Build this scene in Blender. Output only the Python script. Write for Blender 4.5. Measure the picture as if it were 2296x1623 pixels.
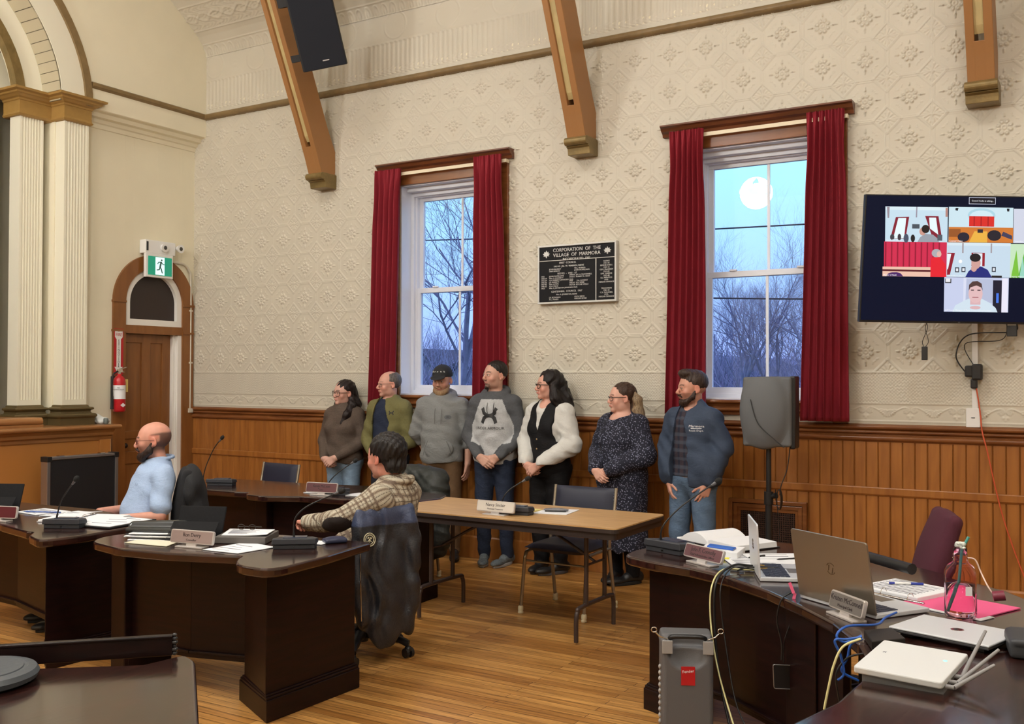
import bpy, bmesh, math, random
import numpy as np
from mathutils import Vector, Matrix, Euler, noise as mnoise
from math import sin, cos, pi, radians, sqrt, atan2

# ------------------------------------------------------------------ scene, camera, world, lights
for o in list(bpy.data.objects): bpy.data.objects.remove(o)
SC = bpy.context.scene
COL = SC.collection
T = 0.305                                   # one pressed-tin repeat
YAW, PITCH, ROLL, FPX = .54564, .01549, .0028, 2220.72
CAM = Vector((8.680, -7.516, 1.63))
_f = Vector((-sin(YAW)*cos(PITCH), cos(YAW)*cos(PITCH), sin(PITCH)))
_r = Vector((cos(YAW), sin(YAW), 0)); _u = _r.cross(_f)
_r, _u = cos(ROLL)*_r + sin(ROLL)*_u, -sin(ROLL)*_r + cos(ROLL)*_u
cam_data = bpy.data.cameras.new('camera'); cam = bpy.data.objects.new('camera', cam_data); COL.objects.link(cam)
cam_data.sensor_width = 36; cam_data.lens = FPX/2296*36; cam_data.clip_start = .05; cam_data.clip_end = 400
M3 = Matrix((_r, _u, -_f)).transposed()
cam.matrix_world = Matrix.Translation(CAM) @ M3.to_4x4()
SC.camera = cam

SC.view_settings.view_transform = 'Standard'; SC.view_settings.look = 'None'
SC.view_settings.gamma = 1; SC.view_settings.use_curve_mapping = False
SC.view_settings.exposure = 0.08

W = bpy.data.worlds.new('dusk'); SC.world = W; W.use_nodes = True
nt = W.node_tree; nt.nodes.clear()
wo = nt.nodes.new('ShaderNodeOutputWorld'); bg = nt.nodes.new('ShaderNodeBackground')
tc = nt.nodes.new('ShaderNodeTexCoord'); sx = nt.nodes.new('ShaderNodeSeparateXYZ'); cr = nt.nodes.new('ShaderNodeValToRGB')
nt.links.new(tc.outputs['Generated'], sx.inputs[0]); nt.links.new(sx.outputs['Z'], cr.inputs[0])
e = cr.color_ramp.elements
e[0].position = 0.0; e[0].color = (.34, .45, 1, 1)
e[1].position = .28; e[1].color = (.36, .84, 1.0, 1)
x2 = e.new(.55); x2.color = (.46, .50, 1.0, 1); x3 = e.new(1.0); x3.color = (.42, .46, .95, 1)
x_ = e.new(.10); x_.color = (.36, .60, 1.0, 1)
nt.links.new(cr.outputs[0], bg.inputs[0]); bg.inputs[1].default_value = 1.4
nt.links.new(bg.outputs[0], wo.inputs[0])

def point_light(name, loc, power, radius=.12, color=(1, .965, .92)):
    l = bpy.data.lights.new(name, 'POINT'); l.energy = power; l.color = color; l.shadow_soft_size = radius
    o = bpy.data.objects.new(name, l); o.location = loc; COL.objects.link(o); return o
CHANDELIERS = [(4.45, -5.5, 4.22), (9.2, -5.5, 4.22), (0.9, -5.5, 4.22), (4.45, -9.0, 4.22), (9.2, -9.2, 4.22)]  # first inferred from its window reflection; the others are added for lighting
for _i, _c in enumerate(CHANDELIERS):
    point_light('chandelier_light', (_c[0], _c[1], _c[2]-.02), (310, 250, 360, 130, 110)[_i], .22)
def area_light(name, loc, rot, sx_, sy_, power, color):
    l = bpy.data.lights.new(name, 'AREA'); l.shape = 'RECTANGLE'; l.size = sx_; l.size_y = sy_; l.energy = power; l.color = color
    o = bpy.data.objects.new(name, l); o.location = loc; o.rotation_euler = rot; COL.objects.link(o); return o
# supplementary light panels added out of view along the ridge (their housings are built below)
FILL_PANELS = [(2.5, -5.0), (6.0, -5.0), (9.5, -5.0), (4.3, -8.0), (8.0, -8.2)]
for _p in FILL_PANELS:
    area_light('added_panel_light', (_p[0], _p[1], 7.28), (0, 0, 0), 1.2, .6, 80, (1, .965, .92))

# ------------------------------------------------------------------ helpers
def U(x, y, X=None, Y=None, Z=None):
    """point of the photograph seen on one known plane of the room"""
    d = _f + _r*((x-1148)/FPX) - _u*((y-811.5)/FPX)
    if X is not None: t = (X-CAM.x)/d.x
    elif Y is not None: t = (Y-CAM.y)/d.y
    else: t = (Z-CAM.z)/d.z
    return CAM + d*t

def srgb(r, g, b):
    f = lambda c: (c/255/12.92) if c/255 <= .04045 else ((c/255+.055)/1.055)**2.4
    return (f(r), f(g), f(b), 1)

MATS = {}
def mat(name, col, rough=.6, metal=0, spec=.5, noise=0, nscale=20, bump=0, bscale=60, emit=None, estr=1, alpha=1, trans=0, coat=0, stretch=None, ior=None):
    if name in MATS: return MATS[name]
    m = bpy.data.materials.new(name); m.use_nodes = True; MATS[name] = m
    t = m.node_tree; b = t.nodes['Principled BSDF']
    c = col if len(col) == 4 else (*col, 1)
    b.inputs['Base Color'].default_value = c; b.inputs['Roughness'].default_value = rough
    b.inputs['Metallic'].default_value = metal; b.inputs['Specular IOR Level'].default_value = spec
    if alpha < 1: b.inputs['Alpha'].default_value = alpha
    if trans: b.inputs['Transmission Weight'].default_value = trans
    if ior: b.inputs['IOR'].default_value = ior
    if coat: b.inputs['Coat Weight'].default_value = coat; b.inputs['Coat Roughness'].default_value = .12
    if emit: b.inputs['Emission Color'].default_value = (*emit[:3], 1); b.inputs['Emission Strength'].default_value = estr
    if noise or bump:
        tcn = t.nodes.new('ShaderNodeTexCoord'); mp = t.nodes.new('ShaderNodeMapping')
        t.links.new(tcn.outputs['Object'], mp.inputs[0])
        if stretch: mp.inputs['Scale'].default_value = stretch
    if noise:
        n = t.nodes.new('ShaderNodeTexNoise'); n.inputs['Scale'].default_value = nscale; n.inputs['Detail'].default_value = 6
        t.links.new(mp.outputs[0], n.inputs[0])
        r = t.nodes.new('ShaderNodeValToRGB')
        r.color_ramp.elements[0].position = .3; r.color_ramp.elements[1].position = .7
        r.color_ramp.elements[0].color = (*[v*(1-noise) for v in c[:3]], 1)
        r.color_ramp.elements[1].color = (*[min(1, v*(1+noise)) for v in c[:3]], 1)
        t.links.new(n.outputs['Fac'], r.inputs[0]); t.links.new(r.outputs[0], b.inputs['Base Color'])
    if bump:
        n2 = t.nodes.new('ShaderNodeTexNoise'); n2.inputs['Scale'].default_value = bscale; n2.inputs['Detail'].default_value = 4
        t.links.new(mp.outputs[0], n2.inputs[0])
        bp = t.nodes.new('ShaderNodeBump'); bp.inputs['Strength'].default_value = bump; bp.inputs['Distance'].default_value = .01
        t.links.new(n2.outputs['Fac'], bp.inputs['Height']); t.links.new(bp.outputs[0], b.inputs['Normal'])
    return m

class MB:
    """collects shapes, links them as ONE mesh object"""
    def __init__(s): s.v = []; s.f = []; s.m = []; s.sm = []
    def add(s, vs, fs, mi=0, smooth=False, M=None):
        n = len(s.v)
        for p in vs:
            p = Vector(p)
            if M is not None: p = M @ p
            s.v.append(p)
        for q in fs: s.f.append([n+i for i in q]); s.m.append(mi); s.sm.append(smooth)
        return s
    def box(s, x0, x1, y0, y1, z0, z1, mi=0, M=None):
        e_ = (len(s.f) % 11)*.00013+.00005       # keeps overlapping boxes from sharing one plane
        x0 -= e_; x1 += e_; y0 -= e_; y1 += e_; z0 -= e_; z1 += e_
        vs = [(x0,y0,z0),(x1,y0,z0),(x1,y1,z0),(x0,y1,z0),(x0,y0,z1),(x1,y0,z1),(x1,y1,z1),(x0,y1,z1)]
        return s.add(vs, [(3,2,1,0),(4,5,6,7),(0,1,5,4),(1,2,6,5),(2,3,7,6),(3,0,4,7)], mi, M=M)
    def prism(s, pts, a, b, axis='z', mi=0, M=None, smooth=False, caps=True):
        n = len(pts); e_ = (len(s.f) % 7)*.00009*(1 if b > a else -1); a -= e_; b += e_
        def P(p, h):
            if axis == 'z': return (p[0], p[1], h)
            if axis == 'y': return (p[0], h, p[1])
            return (h, p[0], p[1])
        vs = [P(p, a) for p in pts]+[P(p, b) for p in pts]
        ar = sum(pts[i][0]*pts[(i+1) % n][1]-pts[(i+1) % n][0]*pts[i][1] for i in range(n))
        flip = (ar < 0) != (axis == 'y') != (b < a)
        fs = [(i, (i+1) % n, n+(i+1) % n, n+i) for i in range(n)]
        if caps: fs += [tuple(range(n-1, -1, -1)), tuple(range(n, 2*n))]
        if flip: fs = [tuple(reversed(q)) for q in fs]
        k = len(s.f); s.add(vs, fs, mi, M=M)
        if smooth:
            for i in range(k, k+n): s.sm[i] = True
        return s
    def tube(s, pts, r, n=8, mi=0, M=None, closed=False, flat=None):
        pts = [Vector(p) for p in pts]; k = len(pts)
        rs = r if isinstance(r, (list, tuple)) else [r]*k
        up = None; rings = []
        for i, p in enumerate(pts):
            if closed: d = pts[(i+1) % k]-pts[i-1]
            else: d = pts[min(i+1, k-1)]-pts[max(i-1, 0)]
            d = d.normalized() if d.length > 1e-9 else Vector((0,0,1))
            if up is None:
                up = Vector((0,0,1)) if abs(d.z) < .9 else Vector((1,0,0))
            a = (up - d*up.dot(d))
            a = a.normalized() if a.length > 1e-6 else d.orthogonal().normalized()
            up = a; b = d.cross(a)
            fl = flat or (1, 1)
            rings.append([p+(a*cos(t)*fl[0]+b*sin(t)*fl[1])*rs[i] for t in [2*pi*j/n for j in range(n)]])
        vs = [q for R_ in rings for q in R_]; fs = []
        m_ = k if closed else k-1
        for i in range(m_):
            i2 = (i+1) % k
            for j in range(n): fs.append((i*n+j, i*n+(j+1) % n, i2*n+(j+1) % n, i2*n+j))
        s.add(vs, fs, mi, True, M)
        if not closed: s.add(rings[0], [tuple(range(n-1,-1,-1))], mi, False, M); s.add(rings[-1], [tuple(range(n))], mi, False, M)
        return s
    def cyl(s, p0, p1, r0, r1=None, n=20, mi=0, M=None): return s.tube([p0, p1], [r0, r0 if r1 is None else r1], n, mi, M)
    def lathe(s, prof, n=32, mi=0, M=None, smooth=True):
        vs = []; fs = []; k = len(prof)
        for (r, z) in prof:
            for j in range(n): t = 2*pi*j/n; vs.append((r*cos(t), r*sin(t), z))
        for i in range(k-1):
            for j in range(n): fs.append((i*n+j, i*n+(j+1) % n, (i+1)*n+(j+1) % n, (i+1)*n+j))
        s.add(vs, fs, mi, smooth, M)
        if prof[0][0] > 1e-5: s.add(vs[:n], [tuple(range(n-1,-1,-1))], mi, False, M)
        if prof[-1][0] > 1e-5: s.add(vs[-n:], [tuple(range(n))], mi, False, M)
        return s
    def ball(s, c, r, n=16, mi=0, M=None):
        r = r if isinstance(r, (tuple, list)) else (r, r, r)
        prof = [(max(sin(pi*i/(n//2)), 1e-6), -cos(pi*i/(n//2))) for i in range(n//2+1)]
        Mx = Matrix.Translation(c) @ Matrix.Diagonal((*r, 1))
        return s.lathe(prof, n, mi, Mx if M is None else M @ Mx)
    def build(s, name, mats, parent=None, bevel=0, loc=None, seg=2, merge=True):
        me = bpy.data.meshes.new(name)
        me.from_pydata([tuple(p) for p in s.v], [], s.f)
        for m in (mats if isinstance(mats, (list, tuple)) else [mats]): me.materials.append(m)
        me.polygons.foreach_set('material_index', s.m); me.polygons.foreach_set('use_smooth', s.sm)
        me.update()
        if merge and len(s.v) < 60000:
            bm = bmesh.new(); bm.from_mesh(me); pass
            bmesh.ops.recalc_face_normals(bm, faces=bm.faces); bm.to_mesh(me); bm.free()
        o = bpy.data.objects.new(name, me); COL.objects.link(o)
        if parent is not None: o.parent = parent
        if loc is not None: o.location = loc
        if bevel:
            b = o.modifiers.new('bevel', 'BEVEL'); b.width = bevel; b.segments = seg; b.limit_method = 'ANGLE'; b.angle_limit = radians(40)
            b.harden_normals = False
        return o

def grid_obj(name, X, Y, Z, mask, m, parent=None):
    """regular grid of points (numpy 2-D arrays); mask = which quads stay"""
    h, w = X.shape
    co = np.stack([X, Y, Z], -1).reshape(-1, 3).astype(np.float32)
    idx = np.arange(h*w).reshape(h, w)
    q = np.stack([idx[:-1, :-1], idx[:-1, 1:], idx[1:, 1:], idx[1:, :-1]], -1)
    q = q[mask] if mask is not None else q.reshape(-1, 4)
    return np_mesh(name, co, q, m, parent)
def np_mesh(name, co, q, m, parent=None, mi=None):
    used = np.unique(q); re = np.zeros(len(co), np.int64); re[used] = np.arange(len(used)); co = co[used]; q = re[q]
    me = bpy.data.meshes.new(name); n = len(q); k = q.shape[1]
    me.vertices.add(len(co)); me.vertices.foreach_set('co', co.astype(np.float32).ravel())
    me.loops.add(n*k); me.loops.foreach_set('vertex_index', q.ravel().astype(np.int32))
    me.polygons.add(n); me.polygons.foreach_set('loop_start', np.arange(0, n*k, k, dtype=np.int32))
    me.polygons.foreach_set('loop_total', np.full(n, k, np.int32)); me.polygons.foreach_set('use_smooth', np.ones(n, bool))
    for mm in (m if isinstance(m, (list, tuple)) else [m]): me.materials.append(mm)
    if mi is not None: me.polygons.foreach_set('material_index', mi.astype(np.int32))
    me.update(calc_edges=True); me.validate()
    o = bpy.data.objects.new(name, me); COL.objects.link(o)
    if parent is not None: o.parent = parent
    return o

def struct(o): o['kind'] = 'structure'; return o
def tag(o, label, cat, group=None, kind=None):
    o['label'] = label; o['category'] = cat
    if group: o['group'] = group
    if kind: o['kind'] = kind
    return o
def thing(name, label, cat, loc=(0,0,0), rz=0, group=None):
    o = bpy.data.objects.new(name, None); COL.objects.link(o); o.empty_display_size = .05
    o.location = loc; o.rotation_euler = (0, 0, rz)
    return tag(o, label, cat, group)
def copy_tree(o, parent=None):
    c = o.copy(); COL.objects.link(c)
    if parent is not None: c.parent = parent
    for ch in [k for k in bpy.data.objects if k.parent == o]: copy_tree(ch, c)
    return c
def bez(p, n=24):
    """smooth curve through the given points"""
    p = [Vector(q) for q in p]; out = []
    for i in range(len(p)-1):
        a = p[max(i-1, 0)]; b = p[i]; c = p[i+1]; d = p[min(i+2, len(p)-1)]
        for j in range(n):
            t = j/n
            out.append(.5*((2*b)+(c-a)*t+(2*a-5*b+4*c-d)*t*t+(-a+3*b-3*c+d)*t**3))
    out.append(p[-1]); return out
def text(name, s, size, m, parent=None, loc=(0,0,0), rot=(0,0,0), align='CENTER', depth=.0004, sx=1, spacing=1.0):
    cu = bpy.data.curves.new(name, 'FONT'); cu.body = s; cu.size = size; cu.align_x = align; cu.align_y = 'CENTER'
    cu.extrude = depth; cu.resolution_u = 2; cu.space_line = spacing
    t = bpy.data.objects.new(name, cu); COL.objects.link(t)
    dg = bpy.context.evaluated_depsgraph_get(); me = bpy.data.meshes.new_from_object(t.evaluated_get(dg))
    bpy.data.objects.remove(t); bpy.data.curves.remove(cu)
    me.materials.clear(); me.materials.append(m)
    o = bpy.data.objects.new(name, me); COL.objects.link(o); o.location = loc; o.rotation_euler = rot; o.scale = (sx, 1, 1)
    if parent is not None: o.parent = parent
    return o
def basis(loc, xax, zax):
    """matrix with local x along xax and local z along zax"""
    x = Vector(xax).normalized(); z = Vector(zax); z = (z - x*z.dot(x)).normalized(); y = z.cross(x)
    M = Matrix((x, y, z)).transposed().to_4x4(); M.translation = Vector(loc); return M
# ------------------------------------------------------------------ materials of the room
def wood_floor_mat():
    m = bpy.data.materials.new('hardwood strip floor'); m.use_nodes = True; t = m.node_tree; b = t.nodes['Principled BSDF']
    L = t.links.new
    tc = t.nodes.new('ShaderNodeTexCoord'); br = t.nodes.new('ShaderNodeTexBrick')
    br.offset = .37; br.inputs['Scale'].default_value = 1; br.inputs['Brick Width'].default_value = 1.3; br.inputs['Row Height'].default_value = .057
    br.inputs['Mortar Size'].default_value = .0018; br.inputs['Mortar Smooth'].default_value = .3
    br.inputs['Color1'].default_value = srgb(208, 156, 88); br.inputs['Color2'].default_value = srgb(166, 114, 56); br.inputs['Mortar'].default_value = srgb(52, 28, 12)
    L(tc.outputs['Object'], br.inputs['Vector'])
    mp = t.nodes.new('ShaderNodeMapping'); mp.inputs['Scale'].default_value = (2.5, 60, 1); L(tc.outputs['Object'], mp.inputs[0])
    n = t.nodes.new('ShaderNodeTexNoise'); n.inputs['Scale'].default_value = 1.3; n.inputs['Detail'].default_value = 8; L(mp.outputs[0], n.inputs[0])
    r = t.nodes.new('ShaderNodeValToRGB'); r.color_ramp.elements[0].position = .3; r.color_ramp.elements[1].position = .68
    r.color_ramp.elements[0].color = (.40, .36, .32, 1); r.color_ramp.elements[1].color = (1.1, 1.08, 1.05, 1); L(n.outputs['Fac'], r.inputs[0])
    mx = t.nodes.new('ShaderNodeMix'); mx.data_type = 'RGBA'; mx.blend_type = 'MULTIPLY'; mx.inputs[0].default_value = .85
    L(br.outputs['Color'], mx.inputs[6]); L(r.outputs[0], mx.inputs[7]); L(mx.outputs[2], b.inputs['Base Color'])
    n2 = t.nodes.new('ShaderNodeTexNoise'); n2.inputs['Scale'].default_value = 3; n2.inputs['Detail'].default_value = 5; L(tc.outputs['Object'], n2.inputs[0])
    mr = t.nodes.new('ShaderNodeMapRange'); mr.inputs[3].default_value = .22; mr.inputs[4].default_value = .42; L(n2.outputs['Fac'], mr.inputs[0]); L(mr.outputs[0], b.inputs['Roughness'])
    bp = t.nodes.new('ShaderNodeBump'); bp.inputs['Strength'].default_value = .35; bp.inputs['Distance'].default_value = .002
    L(br.outputs['Fac'], bp.inputs['Height']); bp.invert = True; L(bp.outputs[0], b.inputs['Normal'])
    return m
def wood_mat(name, c1, c2, rough=.35, axis=(1, 1, 12), scale=3, coat=0, bump=.05):
    m = bpy.data.materials.new(name); m.use_nodes = True; t = m.node_tree; b = t.nodes['Principled BSDF']; L = t.links.new
    tc = t.nodes.new('ShaderNodeTexCoord'); mp = t.nodes.new('ShaderNodeMapping'); mp.inputs['Scale'].default_value = axis; L(tc.outputs['Object'], mp.inputs[0])
    n = t.nodes.new('ShaderNodeTexNoise'); n.inputs['Scale'].default_value = scale; n.inputs['Detail'].default_value = 7; n.inputs['Distortion'].default_value = .6; L(mp.outputs[0], n.inputs[0])
    r = t.nodes.new('ShaderNodeValToRGB'); r.color_ramp.elements[0].position = .32; r.color_ramp.elements[1].position = .68
    r.color_ramp.elements[0].color = c1; r.color_ramp.elements[1].color = c2; L(n.outputs['Fac'], r.inputs[0]); L(r.outputs[0], b.inputs['Base Color'])
    b.inputs['Roughness'].default_value = rough
    if coat: b.inputs['Coat Weight'].default_value = coat; b.inputs['Coat Roughness'].default_value = .1
    bp = t.nodes.new('ShaderNodeBump'); bp.inputs['Strength'].default_value = bump; bp.inputs['Distance'].default_value = .003; L(n.outputs['Fac'], bp.inputs['Height']); L(bp.outputs[0], b.inputs['Normal'])
    MATS[name] = m; return m
M_FLOOR = wood_floor_mat()
M_TIN = mat('cream painted pressed tin', srgb(199, 193, 177), .42, bump=.03, bscale=40, noise=.03, nscale=3)
M_PLASTER = mat('cream plaster', srgb(226, 219, 194), .7, bump=.05, bscale=90, noise=.03, nscale=2)
M_WHITE = mat('white gloss trim', srgb(228, 226, 220), .4)
M_IVORY = mat('ivory trim', srgb(226, 222, 202), .5)
M_WAIN = wood_mat('honey stained beadboard', srgb(138, 85, 38), srgb(164, 106, 50), .32, (6, 6, .7), 3)
M_TRIM = wood_mat('red brown varnished trim', srgb(104, 60, 30), srgb(132, 82, 44), .22, (1, 6, 6), 3)
M_DTRIM = wood_mat('dark walnut cornice', srgb(84, 46, 26), srgb(116, 66, 38), .28, (1, 6, 6), 3)
M_ORANGE = mat('orange tan gloss paint', srgb(176, 118, 60), .3, noise=.05, nscale=2)
M_BEAM = mat('tan brown painted beam', srgb(156, 110, 64), .45, noise=.05, nscale=3)
M_GOLD = mat('dull gold paint', srgb(128, 108, 66), .38, metal=.35, noise=.18, nscale=14, bump=.1)
M_RAIL = mat('olive gold rail', srgb(126, 104, 68), .5, noise=.15, nscale=12)
M_BRONZE = mat('dark bronze paint', srgb(92, 78, 48), .4, metal=.2)
M_DARK = mat('black void', (.004, .004, .005), .8)
M_CAP = mat('ochre painted capital', srgb(156, 122, 66), .42, noise=.05)
M_DESK = wood_mat('dark mahogany veneer', srgb(15, 5, 6), srgb(30, 10, 9), .42, (1, 1, 9), 5, coat=.1)
M_DESKTOP = wood_mat('glossy mahogany top', srgb(26, 13, 12), srgb(56, 30, 25), .2, (9, 2, 2), 5, coat=.5, bump=.12)

M_DESK.node_tree.nodes['Principled BSDF'].inputs['Specular IOR Level'].default_value = .22
# ------------------------------------------------------------------ tin relief
def ridge(d, w): return np.exp(-(d/w)**2)
def tile_relief(x, z):
    """x from corner, z height: pressed-tin pattern height in metres"""
    u = (x/T-.4+.5) % 1.0-.5; v = ((z-1.825)/T+.5) % 1.0-.5
    au, av = abs(u), abs(v)
    h = np.zeros_like(u)
    s = au+av
    h += .55*ridge(s-.655, .012)+.75*ridge(s-.695, .014)
    h += .6*ridge(av-.5+.0, .010)
    h += .45*ridge(av-.46, .008)*(s < .66)+.45*ridge(au-.46, .008)*(s < .66)+.3*ridge(au-.5, .010)
    r = np.hypot(u, v); th = np.arctan2(v, u)
    h += .8*ridge(r-.045, .014)+.2*(r < .04)
    k = pi/4; tt = (th+k/2) % k-k/2
    # eight petals sit between the axes by 22.5 degrees
    tt2 = th % k-k/2
    px, py = r*np.cos(tt2)-.135, r*np.sin(tt2)
    d = np.hypot(px/1.15, py)
    h += 1.25*ridge(d-.024, .019)
    k2 = pi/2; t4 = (th+k2/2) % k2-k2/2
    ax, ay = r*np.cos(t4), abs(r*np.sin(t4))
    spike = np.clip(1-ay/np.maximum(.028*np.clip((.36-ax)/.12, 0, 1), 1e-4), 0, 1)*(ax > .24)*(ax < .36)
    h += 1.4*spike+.7*ridge(ay, .007)*(ax > .17)*(ax < .26)
    # small leaves toward the octagon's slanted sides
    t8 = (th) % k2-k2/2
    bx, by = r*np.cos(t8), abs(r*np.sin(t8))
    h += .5*ridge(np.hypot(bx-.30, by-.05), .016)+.5*ridge(np.hypot(bx-.32, by-.085), .012)+.4*ridge(np.hypot(bx-.31, by), .014)
    # diamond at the tile corners: fan of leaves
    cu, cv = .5-au, .5-av
    cr_ = np.hypot(cu, cv); ct = np.arctan2(cu, cv)
    ins = (s > .73)
    fan = ridge(((ct/(pi/2)*3.0) % 1.0)-.5, .2)*ridge(cr_-.13, .06)
    h += ins*.75*(.8*fan+.6*ridge(cr_-.035, .015)+.5*ridge(np.hypot(cu-.04, cv-.17), .022)+.45*ridge(cu, .006)+.35*ridge(np.hypot(cu-.17, cv-.04), .022))
    return h*.0098
def weave_relief(x, z):
    a = (x+z)/.0235; b = (x-z)/.0235
    c = (np.floor(a)+np.floor(b)) % 2
    h = np.where(c == 0, np.sin(pi*(a % 1))**.7, np.sin(pi*(b % 1))**.7)
    return .006*h+.002*ridge(((x/T-.4+.5) % 1.0)-.0, .01)
def frieze_relief(x, z):
    u = (x/T-.4+.5) % 1.0-.5; v = (z-1.375)/T
    h = np.zeros_like(u)
    for sx_ in (-1, 1):
        r = np.hypot(u-sx_*.085, v-.09); th = np.arctan2(v-.09, (u-sx_*.085)*sx_)
        h += .9*ridge(((r-.012*th/pi)/.03) % 1-.5, .25)*(r < .075)
    h += .8*ridge(v-(.155-.9*(abs(abs(u)-.12))**1.4), .012)*(abs(u) > .1)*(abs(u) < .42)
    cu = .5-abs(u); r = np.hypot(cu, v-.12); th = np.arctan2(cu, .12-v)
    h += .9*ridge(((th/.32) % 1)-.5, .3)*(r > .04)*(r < .19)*(v < .1)
    h += .7*ridge(np.hypot(abs(u)-.04, v+.05), .03)+.5*ridge(np.hypot(u, v+.1), .03)
    h += .8*ridge(v+.175, .012)+.5*ridge(((x/.012) % 1)-.5, .3)*ridge(v+.20, .02)
    return h*.007
H_CAP, H_TIN0, H_WEAVE0 = 1.285, 1.6725, 1.445
RX1, RY1 = 14.5, -11.0
WIN = {1: dict(x0=2.87, x1=3.97), 2: dict(x0=5.80, x1=6.90)}
for w in WIN.values(): w['z0'] = 1.46; w['z1'] = 3.455
def wall_relief(x, z):
    h = np.where(z > H_TIN0, tile_relief(x, z), np.where(z > H_WEAVE0, weave_relief(x, z), frieze_relief(x, z)))
    h = h+.0045*ridge(z-H_TIN0, .005)+.0035*ridge(z-H_WEAVE0, .004)
    up = z > 4.45
    zz = z-4.45
    ribs = .0028*np.clip(np.sin(2*pi*x/.055)*1.6, -1, 1)*(z > 4.55)*(z < 4.86)+.0035*ridge(z-4.86, .012)
    ribs = ribs+.002*np.sin(90*x+6*np.sin(40*z))*np.sin(70*z)*(z < 4.62)
    cx = ((x/.62) % 1-.5)*.62; rr = np.hypot(cx, (z-5.02))
    ribs = ribs+(.003*ridge(rr-.13, .008)+.003*ridge(np.hypot(abs(cx)-.3, (z-5.0)*.6), .02)*(.6+.4*np.sin(90*z)))*(z > 4.88)
    return np.where(up, ribs, h)
def build_tin(x0, x1, z0, z1, st):
    xs = np.arange(x0, x1+st/2, st); zs = np.arange(z0, z1+st/2, st)
    X, Z = np.meshgrid(xs, zs); Hh = wall_relief(X, Z)
    return X, Z, Hh
X, Z, Hh = build_tin(0.0, 9.6, H_CAP-.02, 5.13, .0048)
qx = (X[:-1, :-1]+X[1:, 1:])/2; qz = (Z[:-1, :-1]+Z[1:, 1:])/2
keep = np.ones(qx.shape, bool)
for w in WIN.values(): keep &= ~((qx > w['x0']-.02) & (qx < w['x1']+.02) & (qz > w['z0']-.02) & (qz < w['z1']+.02))
wall_tin = struct(grid_obj('wall_right', X, -Hh, Z, keep, M_TIN))
b = MB()
b.box(9.55, RX1, 0, .3, 0, 5.13)                      # plain continuation beyond the frame
b.box(-.35, RX1, .004, .3, 0, H_CAP)                   # masonry behind the wainscot
b.box(-.35, RX1, .004, .3, 3.46, 5.2)
for a0, a1 in ((-.35, 2.87), (3.97, 5.80), (6.90, RX1)): b.box(a0, a1, .004, .3, 1.28, 3.46)
b.box(2.8, 4.0, .004, .3, 1.28, 1.46); b.box(5.7, 6.9, .004, .3, 1.28, 1.46)
struct(b.build('wall_right_core', M_PLASTER, merge=False))

# ceiling: coved, bands of relief near the wall, slopes then flat
prof = [(0, 5.13), (-.03, 5.2), (-.06, 5.25), (-.12, 5.32), (-.26, 5.43), (-.5, 5.61), (-1.2, 6.12), (-2.6, 7.15), (-2.9, 7.3), (-8.1, 7.3), (-8.4, 7.15), (-11, 5.13)]
seg = [0]
for i in range(1, len(prof)): seg.append(seg[-1]+math.hypot(prof[i][0]-prof[i-1][0], prof[i][1]-prof[i-1][1]))
S = np.concatenate([np.arange(0, 1.7, .006), np.arange(1.7, seg[-1], .25), [seg[-1]]])
py = np.interp(S, seg, [p[0] for p in prof]); pz = np.interp(S, seg, [p[1] for p in prof])
xs = np.arange(-.3, 6.0, .008); xs = np.concatenate([xs, np.arange(6.0, RX1+.1, .25)])
X, SS = np.meshgrid(xs, S); PY = np.interp(SS, seg, [p[0] for p in prof]); PZ = np.interp(SS, seg, [p[1] for p in prof])
ang = np.interp(SS, [0, .1, .2, .4], [0, .3, .9, .93])
cx = ((X/.105) % 1-.5)*.105
hh = (.006*ridge(np.hypot(cx*1.1, (SS-.045)*.55)-.035, .006)+.005*ridge(np.hypot(cx, (SS-.03)*.4), .012))*(SS < .12)+.007*ridge(SS-.135, .007)+.005*ridge(SS-.005, .004)
wv = .045*np.sin(2*pi*X/.36); sb = (SS > .30) & (SS < .56)
hh = hh+sb*(.006*ridge(SS-.43-wv, .014)+.006*ridge(SS-.43+wv, .014)+.0026*np.sin(80*X+3*np.sin(50*SS))*np.sin(85*SS+2*np.sin(31*X)))+.006*ridge(SS-.29, .006)+.006*ridge(SS-.58, .006)
hh = hh+.004*ridge(((SS/.5) % 1)-.5, .02)*(SS > .7)
struct(grid_obj('ceiling', X, PY-hh*np.cos(ang)*1.0, PZ-hh*np.sin(ang), None, M_TIN))

# floor and far walls (behind and beside the camera)
b = MB(); b.box(-.3, RX1+.3, RY1-.3, .3, -.06, 0); struct(b.build('floor', M_FLOOR))
b = MB(); b.box(-.3, RX1+.3, RY1-.2, RY1, 0, 5.6); struct(b.build('wall_left', M_PLASTER))
b = MB(); b.box(RX1, RX1+.2, RY1, .3, 0, 7.4); struct(b.build('wall_back', M_PLASTER))
b = MB(); b.box(-.3, RX1, RY1, RY1+.03, 0, 1.28); b.box(-.3, RX1, RY1, RY1+.06, 1.18, 1.28); struct(b.build('trim_1', M_WAIN))
b = MB(); b.box(RX1-.03, RX1, RY1, 0, 0, 1.28); struct(b.build('trim_2', M_WAIN))

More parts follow.
